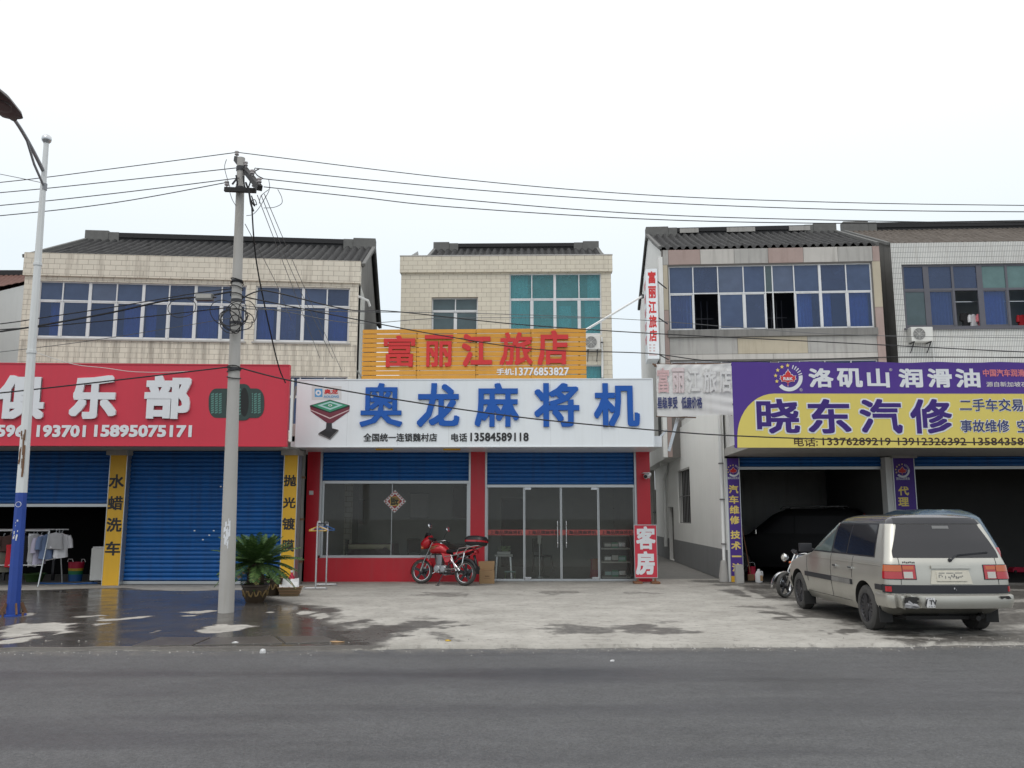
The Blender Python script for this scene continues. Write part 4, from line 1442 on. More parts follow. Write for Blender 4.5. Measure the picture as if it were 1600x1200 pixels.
# security camera on the right pillar
u_, z_ = B.hit(1011, 743, -.15)
t = thing('security_camera', 'small white security camera on the right hand red pillar below the white sign', 'camera', (u_, 21.62, z_))
mb = MB()
mb.tube([(-.05, -.26, -.03), (.07, -.05, .03)], .06, 12)
mb.box(-.11, .06, -.30, -.03, .05, .066)
mb.build('housing', 'plastic_white', t)
mb = MB()
mb.tube([(.06, -.05, .0), (.07, -.02, -.05), (.07, 0, -.05)], .02, 8)
mb.build('mount', 'plastic_white', t)
mb = MB()
mb.tube([(-.062, -.281, -.036), (-.052, -.262, -.031)], .045, 12)
mb.build('lens', 'ink_black', t)

pmat('leaf_pale', (.34, .46, .22), .6, var=.3, scale=20)
# ---- things inside the middle shop, seen through the glass
def simple_table(name, label, px, py, Y, w_, d, h, mats, cat='table', cloth=None):
    g = at(px, py, Y)
    t = thing(name, label, cat, (g.x, Y, .014))
    mb = MB()
    mb.box(-w_/2, w_/2, -d/2, d/2, h-.05, h)
    mb.build('table_top', mats[0], t, bevel=.01)
    for sx in (-1, 1):
        for sy in (-1, 1):
            l_ = MB()
            l_.bar((sx*(w_/2-.06), sy*(d/2-.06), h-.05), (sx*(w_/2-.03), sy*(d/2-.03), 0), .04)
            l_.build('leg', mats[1], t)
    if cloth:
        c = MB()
        n = 40
        rows = []
        per = [(x, y) for x, y in [(-w_/2, -d/2), (w_/2, -d/2), (w_/2, d/2), (-w_/2, d/2)]]
        ring = []
        for k in range(4):
            a, b = per[k], per[(k+1) % 4]
            for j in range(n):
                ring.append((a[0]+(b[0]-a[0])*j/n, a[1]+(b[1]-a[1])*j/n))
        for zz, o_ in ((h+.004, .005), (h-.02, .03), (h-.38, .05)):
            rows.append([(x*(1+o_)+(.015*math.sin(i*.9) if zz < h-.1 else 0), y*(1+o_)+(.015*math.cos(i*.8) if zz < h-.1 else 0), zz+(.03*math.sin(i*.35) if zz < h-.1 else 0)) for i, (x, y) in enumerate(ring)])
        c.smooth = True
        idx = c.grid(rows, True)
        c.smooth = False
        c.face(idx[0][::-1])
        c.build('tablecloth', cloth, t)
    return t
simple_table('game_table', 'table under a dark purple cloth behind the left shop window', 585, 850, 23.2, 1.15, .9, .86, ('cloth_black', 'dark_metal'), cloth='cloth_purple')
tb = thing('folded_cover', 'folded cream cover lying along the front edge of the purple cloth table', 'cover', (*at(578, 850, 22.68).xy, .84))
mb = MB()
mb.smooth = True
mb.grid([[(-.55+1.1*k/20, -.03-.02*math.sin(k), (.03 if r == 0 else -.09-.05*(k > 16)*math.sin(k))) for k in range(21)] for r in range(2)])
mb.build('fabric', 'cloth_cream', tb, solid=.012)
simple_table('game_table', 'dark covered table behind the red motorcycle, inside the shop', 705, 845, 23.3, 1.15, .9, .84, ('cloth_black', 'dark_metal'), cloth='cloth_brown')
g = at(528, 850, 23.6)
def chair(px, Y, label, rz=0, mat='cloth_black', first=[None]):
    g = at(px, 860, Y)
    if first[0]:
        c = copy_tree(first[0])
        c.location, c.rotation_euler, c['label'] = (g.x, Y, .014), (0, 0, rz), label
        return c
    t = thing('chair', label, 'chair', (g.x, Y, .014), rz, 'chairs inside the shop')
    first[0] = t
    mb = MB()
    mb.box(-.21, .21, -.2, .2, .43, .48)
    mb.build('seat', mat, t, bevel=.015)
    mb = MB()
    mb.box(-.2, .2, .19, .23, .56, .95)
    mb.build('backrest', mat, t, bevel=.015)
    for sx in (-1, 1):
        for sy in (-1, 1):
            l_ = MB()
            l_.bar((sx*.18, sy*.18, .43), (sx*.2, sy*.21, 0), .03)
            l_.build('leg', 'dark_metal', t)
        l_ = MB()
        l_.bar((sx*.17, .2, .43), (sx*.17, .21, .93), .025)
        l_.build('back_post', 'dark_metal', t)
    return t
chair(530, 23.6, 'black chair at the left end of the purple cloth table inside the shop', -1.2)
chair(650, 24.6, 'black chair standing behind the tank of the red motorcycle, inside the shop', .4)
chair(848, 25.0, 'black chair deep in the shop behind the closed glass doors', .8)
simple_table('plant_table', 'small white table with potted greens behind the left glass panel', 787, 880, 22.25, .46, .4, .62, ('plastic_white', 'steel'))
g = at(787, 875, 22.25)
t = thing('potted_greens', 'bushy pale green seedlings in a tray on the small white table', 'plant', (g.x, 22.25, .636))
mb = MB()
mb.box(-.17, .17, -.1, .1, 0, .07)
mb.build('tray', 'plastic_white', t, bevel=.01)
mb = MB()
for k in range(220):
    a, r, h = random.random()*6.28, random.random()*.16, random.uniform(.06, .2)
    x, y = r*math.cos(a)*1.1, r*math.sin(a)*.6
    d = Vector((random.uniform(-1, 1), random.uniform(-1, 1), random.uniform(.1, .8))).normalized()*.03
    e = d.orthogonal().normalized()*.012
    p = Vector((x, y, h))
    mb.poly([p-e, p+d*.5-e*.6, p+d, p+e])
mb.build('leaves', 'leaf_pale', t)
g = at(792, 900, 22.0)
t = thing('low_stool', 'low pale green plastic stool in front of the white plant table, inside the glass', 'stool', (at(797, 900, 22.05).x, 22.05, .014))
mb = MB()
mb.box(-.14, .14, -.1, .1, .19, .22)
mb.build('seat', 'mint', t, bevel=.01)
for sx in (-1, 1):
    for sy in (-1, 1):
        mb = MB()
        mb.bar((sx*.11, sy*.08, .19), (sx*.13, sy*.1, 0), .03)
        mb.build('leg', 'leaf_light', t)
t = thing('display_stand', 'thin silver pedestal stand behind the left glass door', 'stand', (at(843, 880, 23.0).x, 23.0, .014))
mb = MB()
mb.lathe([(0, 0), (.26, 0), (.26, .02), (.03, .05), (.025, .95), (0, .95)], 16)
mb.build('pedestal', 'steel', t)
mb = MB()
mb.box(-.05, .05, -.03, .03, .86, 1.1)
mb.build('clamp_head', 'ac_white', t, bevel=.01)
# display cabinet
ca, cb = U(B, 940.5, 870), U(B, 990, 870)
t = thing('display_cabinet', 'dark glazed cabinet with pale shelf edges full of small devices behind the right glass panel', 'cabinet', ((ca+cb)/2, 22.05, .014))
W = (cb-ca)/2
zz = [Z(B, 960, p) for p in (904, 880, 858.5, 837.5)]
mb = MB()
for x in (-W, W-.03):
    mb.box(x, x+.03, -.02, .4, 0, zz[3]+.1)
mb.box(-W, W, .40, .42, 0, zz[3]+.1)
mb.build('carcass', 'window_dark', t)
mb = MB()
for z in zz[:]:
    mb.box(-W+.031, W-.031, -.015, .395, z-.03, z)
mb.build('shelf', 'ac_white', t)
for z in zz[:3]:
    for k in range(3):
        x = -W+.2+k*(2*W-.36)/2.4
        d = thing('device', ['left', 'middle', 'right'][k]+'most boxed device on the '+['bottom', 'second', 'third'][zz.index(z)]+' shelf of the display cabinet', 'device', ((ca+cb)/2+x, 22.05, z+.016), 0, 'devices in the display cabinet')
        m_ = MB()
        hh = random.uniform(.10, .2)
        m_.box(-.11, .11, .02, .25, 0, hh)
        m_.build('body', random.choice(['dark_metal', 'felt_green', 'ac_grille']), d, bevel=.01)
        m_ = MB()
        m_.box(-.08, .08, .012, .018, .04, hh-.03)
        m_.build('face_plate', random.choice(['mint', 'ac_white', 'steel']), d)
t = thing('inner_doorway', 'dark doorway in the back wall of the shop, seen through the left glass panel', 'doorway', (0, 0, 0))
a, b = at(783, 850, 27.6), at(818, 850, 27.6)
mb = MB()
mb.box(a.x, b.x, 27.55, 27.79, .016, 2.15)
mb.build('opening', 'cloth_black', t)
mb = MB()
mb.box(a.x-.08, a.x-.002, 27.53, 27.79, .016, 2.23)
mb.box(b.x+.002, b.x+.08, 27.53, 27.79, .016, 2.23)
mb.box(a.x-.002, b.x+.002, 27.53, 27.79, 2.152, 2.23)
mb.build('door_frame', 'room', t)
for px, py, ww_, hh, Y, mt, lb in ((556, 800, .5, .7, 27.7, 'ac_grille', 'grey framed picture high on the left of the back wall inside the shop'), (655, 790, .55, .75, 27.7, 'faded_grey', 'pale notice pinned on the back wall behind the good luck paper'),
                            (720, 785, .5, 1.0, 27.7, 'cloth_brown', 'tall dark hanging on the back wall beside the middle red pillar'), (972, 805, .5, .4, 27.7, 'ac_white', 'small pale notice on the back wall above the display cabinet')):
    g = at(px, py, Y)
    t = tag(thing('wall_picture', None, None, (g.x, Y, g.z)), lb, 'picture')
    m_ = MB()
    m_.box(-ww_/2, ww_/2, -.02, .08, -hh/2, hh/2)
    m_.build('sheet', mt, t)
    m_ = MB()
    m_.box(-ww_/2-.02, ww_/2+.02, -.0, .081, hh/2+.001, hh/2+.03)
    m_.box(-ww_/2-.02, ww_/2+.02, -.0, .081, -hh/2-.03, -hh/2-.001)
    m_.build('rail', 'ac_grille', t)
t = thing('red_stool', 'red plastic stool with an orange cloth beside the display cabinet, inside the glass door', 'stool', (at(931, 885, 23.0).x, 23.0, .014))
mb = MB()
mb.lathe([(0, .46), (.15, .46), (.15, .42), (.13, .42), (.17, 0), (.16, 0), (.12, .41), (0, .41)], 12)
mb.build('body', 'plastic_red', t)
mb = MB()
mb.box(-.1, .1, -.16, .1, .465, .49)
mb.box(-.1, .1, -.175, -.155, .2, .49)
mb.build('cloth', 'lens_orange', t)

# ------------------------------------------------------------------ the yellow slatted sign on the roof of the middle shop
HS = frame2((566, 515), 21.9, (916, 512.5))
hs = at_frame(HS, 'slatted_sign', 'yellow sign of horizontal slats with big red characters above the white sign', 'sign')
u0, u1 = U(HS, 566, 550), U(HS, 916, 550)
z0, z1 = Z(HS, 740, 593), Z(HS, 740, 514)
n = 11
mb = MB()
ph = (z1-z0)/n
for k in range(n):
    for a, b in zip([u0, u0+(u1-u0)*.245, u0+(u1-u0)*.51, u0+(u1-u0)*.755], [u0+(u1-u0)*.245, u0+(u1-u0)*.51, u0+(u1-u0)*.755, u1]):
        j = random.uniform(-.005, .005)
        mb.box(a+.004, b-.004, -.02, .01, z0+ph*k+.009+j, z0+ph*(k+1)-.008+j)
mb.build('slats', 'slat_yellow', hs)
mb = MB()
for t_ in (.04, .245, .51, .755, .97):
    u = u0+(u1-u0)*t_
    mb.box(u-.02, u+.02, .012, .05, z0-.9, z1-.02)
    mb.bar((u, .05, z1-.1), (u, 1.3, z0-.85), .03)
mb.build('support_frame', 'dark_metal', hs)
for ch, x0, x1, y0, y1 in (('富', 600, 649, 525, 574), ('丽', 664, 708, 524, 573.5), ('江', 722, 769, 522.5, 573), ('旅', 781, 832, 520, 571), ('店', 840, 888, 517, 571)):
    letters(ch, pbox(HS, x0, y0, x1, y1), -.02, 'letter_red', hs, 'raised_letter', bold=.020 if ch in '富丽旅' else .03, depth=.04)
letters('手机:', pbox(HS, 776, 576, 803, 586), -.02, 'letter_white', hs, bold=.022, depth=.012)
letters('13776853827', pbox(HS, 805, 574.5, 889, 587), -.02, 'letter_white', hs, bold=.024, depth=.012)

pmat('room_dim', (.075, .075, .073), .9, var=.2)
# ------------------------------------------------------------------ the repair shop on the right
D = Frame(5.49, 21.6, -.0485)
shop3 = at_frame(D, 'repair_shop', 'dark open repair garage with purple columns beside the alley, cars parked inside', 'shop')
SG3 = frame2((1145, 565), 18.5, (1600, 565.5))
zc3 = Z(SG3, 1300, 700)
zt3 = Z(SG3, 1300, 566)
DL, DR = U(D, 1139, 820), 12.5
sl = MB()
sl.box(DL-.05, DR, -2.62, 8.0, zc3+.03, zc3+.22)
sl.build('canopy_slab', 'concrete', shop3)
mb = MB()
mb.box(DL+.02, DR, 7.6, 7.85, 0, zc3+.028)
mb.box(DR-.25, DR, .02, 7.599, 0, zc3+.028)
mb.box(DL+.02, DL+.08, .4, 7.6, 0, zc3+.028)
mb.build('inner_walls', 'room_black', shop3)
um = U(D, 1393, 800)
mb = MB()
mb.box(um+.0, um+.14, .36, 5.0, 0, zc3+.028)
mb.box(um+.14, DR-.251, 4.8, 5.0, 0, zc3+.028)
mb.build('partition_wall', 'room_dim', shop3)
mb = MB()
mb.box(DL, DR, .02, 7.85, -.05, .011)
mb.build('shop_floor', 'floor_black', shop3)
mb = MB()
mb.box(DL, DR, -.5, 7.9, zc3+.222, zt3-.15)
mb.build('upper_wall', 'plaster', shop3)
ce1, q0, q1 = column(D, shop3, (1135.5, 716), (1155, 716), (1143, 905), (1160, 905), Z(D, 1145, 716), 'purple', cap=False)
k = MB()
k.box(q0-.075, q0-.019, -.01, .3, 0, Z(D, 1145, 716))
k.build('column_edge', 'white_paint', ce1)
maple_emblem(D, ce1, 1145.5, 735, .45, 0, 'purple')
letters('洛矶山润滑油', pbox(D, 1136.5, 745, 1154.5, 748.8), 0, 'letter_white', ce1, bold=.01)
for ch, y0, y1, x0 in (('汽', 758, 771, 1138.5), ('车', 774, 787, 1139), ('维', 790, 803, 1140), ('修', 806, 819, 1140.5), ('技', 829, 842, 1141.5), ('术', 846, 859, 1142.5), ('一', 868, 870.5, 1143.5), ('流', 880, 893, 1144)):
    letters(ch, pbox(D, x0, y0, x0+15, y1), 0, 'letter_yellow', ce1, bold=.03)
k = MB()
k.box(q0, q1, -.006, -.001, Z(D, 1150, 910), Z(D, 1150, 900))
k.build('yellow_foot', 'pillar_yellow', ce1)
ce2, q2, q3 = column(D, shop3, (1396, 716), (1429, 716), (1399, 790), (1430, 790), Z(D, 1410, 716), 'purple', cap=True)
k = MB()
k.box(U(D, 1386, 760), q2-.019, .02, .36, 0, zc3)
k.build('column_edge', 'plaster', ce2)
maple_emblem(D, ce2, 1409.5, 735, .52, 0, 'purple')
letters('洛矶山润滑油', pbox(D, 1400, 745.5, 1421, 750), 0, 'letter_white', ce2, bold=.01)
for ch, y0, y1 in (('代', 760, 774), ('理', 777, 791)):
    letters(ch, pbox(D, 1403.5, y0, 1420, y1), 0, 'letter_yellow', ce2, bold=.03)
for a, b in ((q1+.03, U(D, 1386, 760)-.02), (q3+.03, DR-.26)):
    sh = shutter(shop3, a, b, zc3-.22, zc3+.026, .3, name='raised_shutter')

s3 = at_frame(SG3, 'shop_banner', 'long purple and yellow printed banner with a maple leaf emblem above the repair garage', 'banner')
u0, u1 = U(SG3, 1145.5, 640), 6.6
z0 = zc3
mb = MB()
nx, nz_ = 60, 10
mb.smooth = True
mb.grid([[(u0+(u1-u0)*i/nx, .0012*math.sin(i*1.7+j), z0+(zt3-z0)*j/nz_+(.012*math.sin(i*.5) if j == nz_ else 0)) for i in range(nx+1)] for j in range(nz_+1)])
mb.build('cloth', 'purple', s3)
mb = MB()
for a in (u0+.05, u0+1.6, u0+3.2, u0+4.8):
    mb.box(a, a+.04, .04, .08, z0, zt3-.03)
for z in (z0+.03, (z0+zt3)/2, zt3-.06):
    mb.box(u0+.02, u1, .081, .12, z, z+.04)
mb.build('frame', 'dark_metal', s3)
yl = [(1152, 699.5)]+[(1152+58*(1-math.cos(t*PI/2/10)), 681-66*math.sin(t*PI/2/10)) for t in range(11)]
pts = [SG3.hit(*p) for p in yl]
zy = SG3.hit(1210, 615)[1]
mb = MB()
mb.poly([(a, -.006, c) for a, c in pts]+[(u1-.005, -.006, pts[-1][1]), (u1-.005, -.006, pts[0][1])])
mb.build('yellow_field', 'banner_yellow', s3)
maple_emblem(SG3, s3, 1231, 589.5, 1.0, -.002, 'purple')
letters('R&K', pbox(SG3, 1223.5, 589.5, 1238.5, 594.5), -.016, 'letter_white', s3, bold=.03)
for ch, x0, x1, y0 in (('洛', 1263.5, 1302, 575.5), ('矶', 1307.5, 1347.5, 575.5), ('山', 1354.5, 1389.5, 576), ('润', 1404, 1441.5, 576), ('滑', 1449, 1487, 576), ('油', 1492.5, 1531, 576)):
    letters(ch, pbox(SG3, x0, y0, x1, 605.5), -.003, 'letter_white', s3, bold=.032)
letters('®', pbox(SG3, 1389, 575.5, 1394, 580), -.003, 'faded_grey', s3, bold=0)
letters('®', pbox(SG3, 1249, 606.5, 1254, 611.5), -.003, 'faded_grey', s3, bold=0)
letters('中国汽车润滑油', pbox(SG3, 1535.5, 577, 1611, 588.5), -.003, 'letter_pink', s3, bold=.025)
letters('源自新加坡石化', pbox(SG3, 1541, 596.5, 1616, 604.5), -.003, 'faded_grey', s3, bold=.012)
for ch, x0, x1 in (('晓', 1180, 1251), ('东', 1260, 1331), ('汽', 1341, 1411), ('修', 1420, 1489)):
    letters(ch, pbox(SG3, x0, 621.5, x1, 679.5), -.006, 'letter_white', s3, 'letter_outline', bold=.05)
    letters(ch, pbox(SG3, x0+2, 623.5, x1-2, 677.5), -.013, 'letter_purple', s3, 'large_letter', bold=.024)
letters('二手车交易', pbox(SG3, 1498, 622, 1599, 643.5), -.006, 'letter_white', s3, bold=.04, depth=.002)
letters('二手车交易', pbox(SG3, 1499, 623, 1598, 642.5), -.012, 'letter_navy', s3, bold=.016, depth=.002)
for s_, x0, x1 in (('事故维修', 1499.5, 1577.5), ('空', 1588, 1607)):
    letters(s_, pbox(SG3, x0, 655, x1, 676.5), -.006, 'letter_white', s3, bold=.04, depth=.002)
    letters(s_, pbox(SG3, x0+1, 656, x1-1, 675.5), -.012, 'letter_navy', s3, bold=.016, depth=.002)
letters('电话:', pbox(SG3, 1240.5, 683.5, 1277.5, 697.5), -.006, 'cloth_brown', s3, bold=.012)
for s_, x0, x1 in (('13376289219', 1285, 1391.5), ('13912326392', 1402.5, 1509.5), ('13584358', 1520.5, 1599)):
    letters(s_, pbox(SG3, x0, 683.8, x1, 695.8), -.006, 'cloth_brown', s3, bold=.012)

pmat('faded_red', (.62, .42, .42), .7, var=.25, scale=9)
pmat('strip_pale', (.66, .57, .57), .6, var=.1)
# white faded banner across the alley mouth
WB = frame2((1026, 569), 20.7, (1145, 567.5))
t = at_frame(WB, 'faded_banner', 'small weathered white cloth banner with faded characters beside the purple banner', 'banner')
a, b, c, d = pbox(WB, 1026, 568, 1145.5, 649.5)
mb = MB()
mb.smooth = True
nx, nz_ = 70, 40
rows = []
for j in range(nz_+1):
    row = []
    for i in range(nx+1):
        s_, q_ = i/nx, j/nz_
        y = .010*math.sin(14*s_+5*q_)*math.sin(3*s_)+.009*math.sin(34*q_+9*s_)*(s_**2)+.006*math.sin(40*(s_-q_*.8))*(q_**2)+.012
        z = c+(d-c)*q_+(.02*math.sin(PI*s_)*(-1 if j == nz_ else 0))-(.02*math.sin(2*PI*s_) if j == 0 else 0)
        row.append((a+(b-a)*s_, y, z))
    rows.append(row)
mb.grid(rows)
cl = mb.build('cloth', 'cloth_white', t)
for k, (ch, x0, x1) in enumerate((('富', 1027, 1045.5), ('丽', 1050, 1069.5), ('江', 1074, 1093.5), ('旅', 1098, 1119.5), ('店', 1123, 1143))):
    bx = pbox(WB, x0, 575, x1, 614)
    letters(ch, bx, -.018, ('faded_red', 'faded_pink')[k] if k < 2 else 'faded_grey', t, bold=.02 if k == 0 else .034, depth=.001)
    if k:
        letters(ch, (bx[0]+.014, bx[1]-.014, bx[2]+.014, bx[3]-.014), -.022, 'cloth_white' if k > 1 else 'strip_pale', t, bold=.014, depth=.001)
letters('星级享受', pbox(WB, 1027, 620, 1058.5, 638.5), -.018, 'letter_navy', t, bold=.028, depth=.001)
letters('低廉价格', pbox(WB, 1064.5, 620, 1097, 638.5), -.018, 'letter_navy', t, bold=.028, depth=.001)
mb = MB()
mb.bar((a-.02, .06, d+.0), (b+.02, .06, d+.0), .03)
mb.bar((a-.02, .06, c+.0), (b-.9, .06, c-.04), .025)
for u in (a+.02, b-.05):
    mb.bar((u, .06, c), (u, .06, d), .03)
mb.bar((b-.05, .06, d-.1), (b+.1, 1.0, d-.1), .03)
mb.bar((a+.02, .06, d-.05), (a-.1, -.3, d-.05), .03)
mb.build('frame', 'rust', t)
t2 = at_frame(WB, 'banner_strut', 'diagonal grey steel strut under the faded white banner at the alley mouth', 'strut')
p = [WB.hit(x, y, .6) for x, y in ((1060, 650), (1045, 705))]
q_ = [WB.hit(x, y, .6) for x, y in ((1024, 690), (1042, 672))]
mb = MB()
mb.bar((p[0][0], .6, p[0][1]), (p[1][0], .6, p[1][1]), .07)
mb.bar((q_[0][0], .6, q_[0][1]), (q_[1][0], .6, q_[1][1]), .05)
mb.build('bar', 'steel', t2)

# the long alley wall of the repair shop
AW = Frame(5.33, 21.58, math.atan2(1, .0485))
def aw(px, py, v=0):
    return AW.hit(px, py, v)
aw_t = at_frame(AW, 'alley_wall', 'long white plastered side wall with a grey dado running back along the alley', 'wall')
zd = aw(1115, 855)[1]
mb = MB()
wu0, wz0 = aw(1061, 817)
wu1, wz1 = aw(1077, 729)
wu0, wu1 = min(wu0, wu1), max(wu0, wu1)
du0, dzt = aw(1052, 792)
du1, _ = aw(1044.5, 792)
holes = [(wu0, wu1, wz0, wz1), (du0, du1, .02, dzt)]
print('alley', wu0, wu1, wz0, wz1, du0, du1, dzt, zd)
us = sorted({0, 15, *[h[0] for h in holes], *[h[1] for h in holes]})
zs_ = sorted({0, 4.55, *[h[2] for h in holes], *[h[3] for h in holes]})
for a, b in zip(us, us[1:]):
    for c, d in zip(zs_, zs_[1:]):
        if not any(h[0] < (a+b)/2 < h[1] and h[2] < (c+d)/2 < h[3] for h in holes):
            mb.poly([(a, 0, c), (a, 0, d), (b, 0, d), (b, 0, c)])
for a, b, c, d in holes:
    mb.poly([(a, 0, c), (a, -.16, c), (a, -.16, d), (a, 0, d)])
    mb.poly([(b, 0, c), (b, 0, d), (b, -.16, d), (b, -.16, c)])
    mb.poly([(a, 0, c), (b, 0, c), (b, -.16, c), (a, -.16, c)])
    mb.poly([(a, 0, d), (a, -.16, d), (b, -.16, d), (b, 0, d)])
mb.poly([(0, 0, 4.55), (0, -.3, 4.55), (15, -.3, 4.55), (15, 0, 4.55)])
mb.build('plaster_face', 'plaster_wall', aw_t)
mb = MB()
for a, b in ((0, du0), (du1, 15)):
    mb.box(a-.004, b, .001, .012, 0, zd)
mb.build('dado', 'dado', aw_t)
mb = MB()
mb.poly([(wu0, -.15, wz0), (wu0, -.15, wz1), (wu1, -.15, wz1), (wu1, -.15, wz0)])
wn = mb.build('window', 'glass_grey', aw_t)
mb = MB()
for k in range(9):
    u = wu0+(wu1-wu0)*k/8
    mb.box(u-.008, u+.008, -.06, -.04, wz0, wz1)
for z in (wz0+.02, (wz0+wz1)/2, wz1-.02):
    mb.box(wu0, wu1, -.065, -.045, z-.01, z+.01)
mb.build('window_bars', 'ac_grille', wn)
mb = MB()
mb.box(wu0, wu1, -.2, -.16, wz0, wz1)
mb.build('shade', 'concrete_dark', wn)
mb = MB()
mb.box(du0, du1, -.155, -.13, .02, dzt)
mb.build('door', 'concrete_dark', aw_t)
t = at_frame(AW, 'drain_pipe', 'white plastic down pipe running down the front end of the alley wall', 'pipe')
ua, za = aw(1131, 720, .06)
mb = MB()
mb.tube([(.16, .06, 4.2), (.16, .06, za+.75), (.16, .06, za+.35), (.18, .06, .22), (.1, .12, .1)], .045, 10)
mb.build('tube', 'white_paint', t)
mb = MB()
for z in (.9, 2.0, 2.9):
    mb.box(.1, .22, .001, .115, z, z+.03)
mb.build('clip', 'ac_grille', t)
mb = MB()
mb.lathe([(0, 0), (.14, 0), (.13, .16), (.075, .5), (0, .52)], 10, Matrix.Translation((.14, .08, 0)))
mb.build('mortar_boot', 'concrete', t)
t = at_frame(AW, 'drain_pipe', 'white pipe with a boxed elbow half way back along the alley wall', 'pipe')
ub, zb_ = aw(1038, 750, .1)
uc_, zc_ = aw(1038, 853, .1)
mb = MB()
mb.tube([(ub, .1, zc_), (ub, .1, zb_), (ub-.6, .1, zb_+.3), (ub-.6, .1, zb_+1.3)], .07, 10)
mb.build('tube', 'white_paint', t)
mb = MB()
mb.box(ub-.8, ub-.4, .02, .3, zb_+.5, zb_+1.2)
mb.build('hopper', 'plaster', t, bevel=.03)
for px, y0, y1, lb in ((1025, 765, 836, 'narrow dark barred opening far back in the alley wall'),):
    t = at_frame(AW, 'vent_opening', lb, 'opening')
    u_, z_ = aw(px, y1)
    u2, z2 = aw(px, y0)
    mb = MB()
    mb.box(u_-.35, u_+.35, .002, .03, z_, z2)
    mb.build('shutter_leaf', 'concrete_dark', t)
    mb = MB()
    mb.box(u_-.4, u_+.4, .031, .06, (z_+z2)/2-.03, (z_+z2)/2+.03)
    mb.build('cross_bar', 'dark_metal', t)
t = thing('end_wall', 'grey plastered wall closing the far end of the alley', 'wall', (4.6, 37.5, 0))
mb = MB()
mb.box(-1.6, 1.6, 0, .25, 0, 5.2)
mb.build('face', 'concrete', t)
mb = MB()
mb.box(-1.65, 1.65, -.03, .28, 5.201, 5.3)
mb.build('coping', 'concrete_dark', t)

# vertical sign box on the slab clad house and the bar that holds the yellow sign
VS = frame2((1008, 424), 27.2, (1030, 423.5))
t = at_frame(VS, 'vertical_sign', 'tall narrow white sign box with red characters on the corner of the slab clad house', 'sign')
a, b, c, d = pbox(VS, 1010.5, 420, 1028.5, 560.5)
mb = MB()
mb.box(a, b, 0, .95, c, d)
mb.build('box', 'sign_white', t)
for ch, y0, y1 in (('富', 424, 443), ('丽', 447, 466), ('江', 470, 490), ('旅', 492.5, 512), ('店', 515, 533.5)):
    xo = (y0-424)*.022
    letters(ch, pbox(VS, 1012.5+xo, y0, 1024.5+xo, y1), 0, 'letter_red', t, bold=.035)
mb = MB()
for y in (539, 543.5, 548):
    for x in (1016, 1022):
        u_, z_ = VS.hit(x, y)
        mb.box(u_-.035, u_+.035, -.004, -.001, z_-.025, z_+.025)
u_, z_ = VS.hit(1020, 554)
mb.box(u_-.12, u_+.14, -.004, -.001, z_-.03, z_+.03)
mb.build('small_print', 'faded_pink', t)
mb = MB()
for z in (c+.25, (c+d)/2, d-.25):
    mb.bar((b, .5, z), (b+.45, 1.6, z), .03)
mb.build('bracket', 'dark_metal', t)
mb = MB()                                     # the lettered side face towards the alley
for k in range(5):
    z = d-.35-k*.46
    for q_ in range(3):
        mb.box(a-.004, a-.001, .15+.05*q_, .8-.06*q_, z-.09*q_-.06, z-.09*q_)
mb.build('side_print', 'letter_pink', t)
bar = thing('stay_bar', 'thin white diagonal bar from the yellow slatted sign to the vertical sign', 'bar', (0, 0, 0))
mb = MB()
mb.bar(at(908, 520, 22.0), at(1003, 463, 27.3), .05)
mb.build('rod', 'white_paint', bar)
mb = MB()
p = at(908, 520, 22.0)
mb.box(p.x-.06, p.x+.06, p.y-.05, p.y+.05, p.z-.06, p.z+.06)
p = at(1003, 463, 27.3)
mb.box(p.x-.06, p.x+.06, p.y-.05, p.y+.05, p.z-.06, p.z+.06)
mb.build('end_plate', 'dark_metal', bar)

# ================================================================== STREET FURNITURE
# ---- lamp post
lp = ground(20, 962)
top = at(72.5, 222, lp.y)
t = thing('street_lamp', 'white street lamp with a blue painted foot, brown lamp head and ball finial', 'street lamp', (lp.x, lp.y, 0))
dx = top.x-lp.x
zb = at(32, 770, lp.y).z
def sx(z):
    return dx*z/top.z
mb = MB()
R0, R1 = .104, .044
rad = lambda z: R0+(R1-R0)*z/top.z
mb.tube([(sx(zb+.001), 0, zb+.001), (sx(top.z), 0, top.z)], [rad(zb), R1], 8)
shaft = mb.build('shaft', 'pole_white', t)
mb = MB()
for z in (4.35, 5.9):
    mb.tube([(sx(z), 0, z), (sx(z+.05), 0, z+.05)], rad(z)+.012, 8)
build_each(mb, 'band', 'pole_white', shaft, key=lambda c: c[2] > 5)
mb = MB()
rs = random.Random(4)
for k in range(16):                                   # rust runs below the joint
    z = zb+random.uniform(.25, 1.0)
    x = sx(z)+rs.uniform(-.05, .045)
    r = rad(z)*math.cos(PI/8)+.003
    h_ = rs.uniform(.06, .3)
    w_ = rs.uniform(.006, .02)
    mb.box(x-w_, x+w_, -r-.001, -r+.001, z, z+h_)
mb.build('rust_mark', 'rust', shaft)
mb = MB()
mb.tube([(0, 0, 0), (sx(zb), 0, zb)], [R0, rad(zb)], 8)
mb.lathe([(.2, 0), (.2, .02), (.13, .03)], 16)
foot = mb.build('painted_foot', 'pole_blue', t)
mb = MB()
for k in range(4):
    a = PI/4+k*PI/2
    mb.bar((.11*math.cos(a), .11*math.sin(a), .2), (.19*math.cos(a), .19*math.sin(a), .03), .02, .05)
    mb.lathe([(0, .0), (.02, 0), (.02, .06), (0, .06)], 6, Matrix.Translation((.2*math.cos(a+.5), .2*math.sin(a+.5), 0)))
mb.build('anchor_foot', 'rust', foot)
mb = MB()                                             # scraps of white poster left on the blue paint
FL = Frame(lp.x, lp.y-.1)
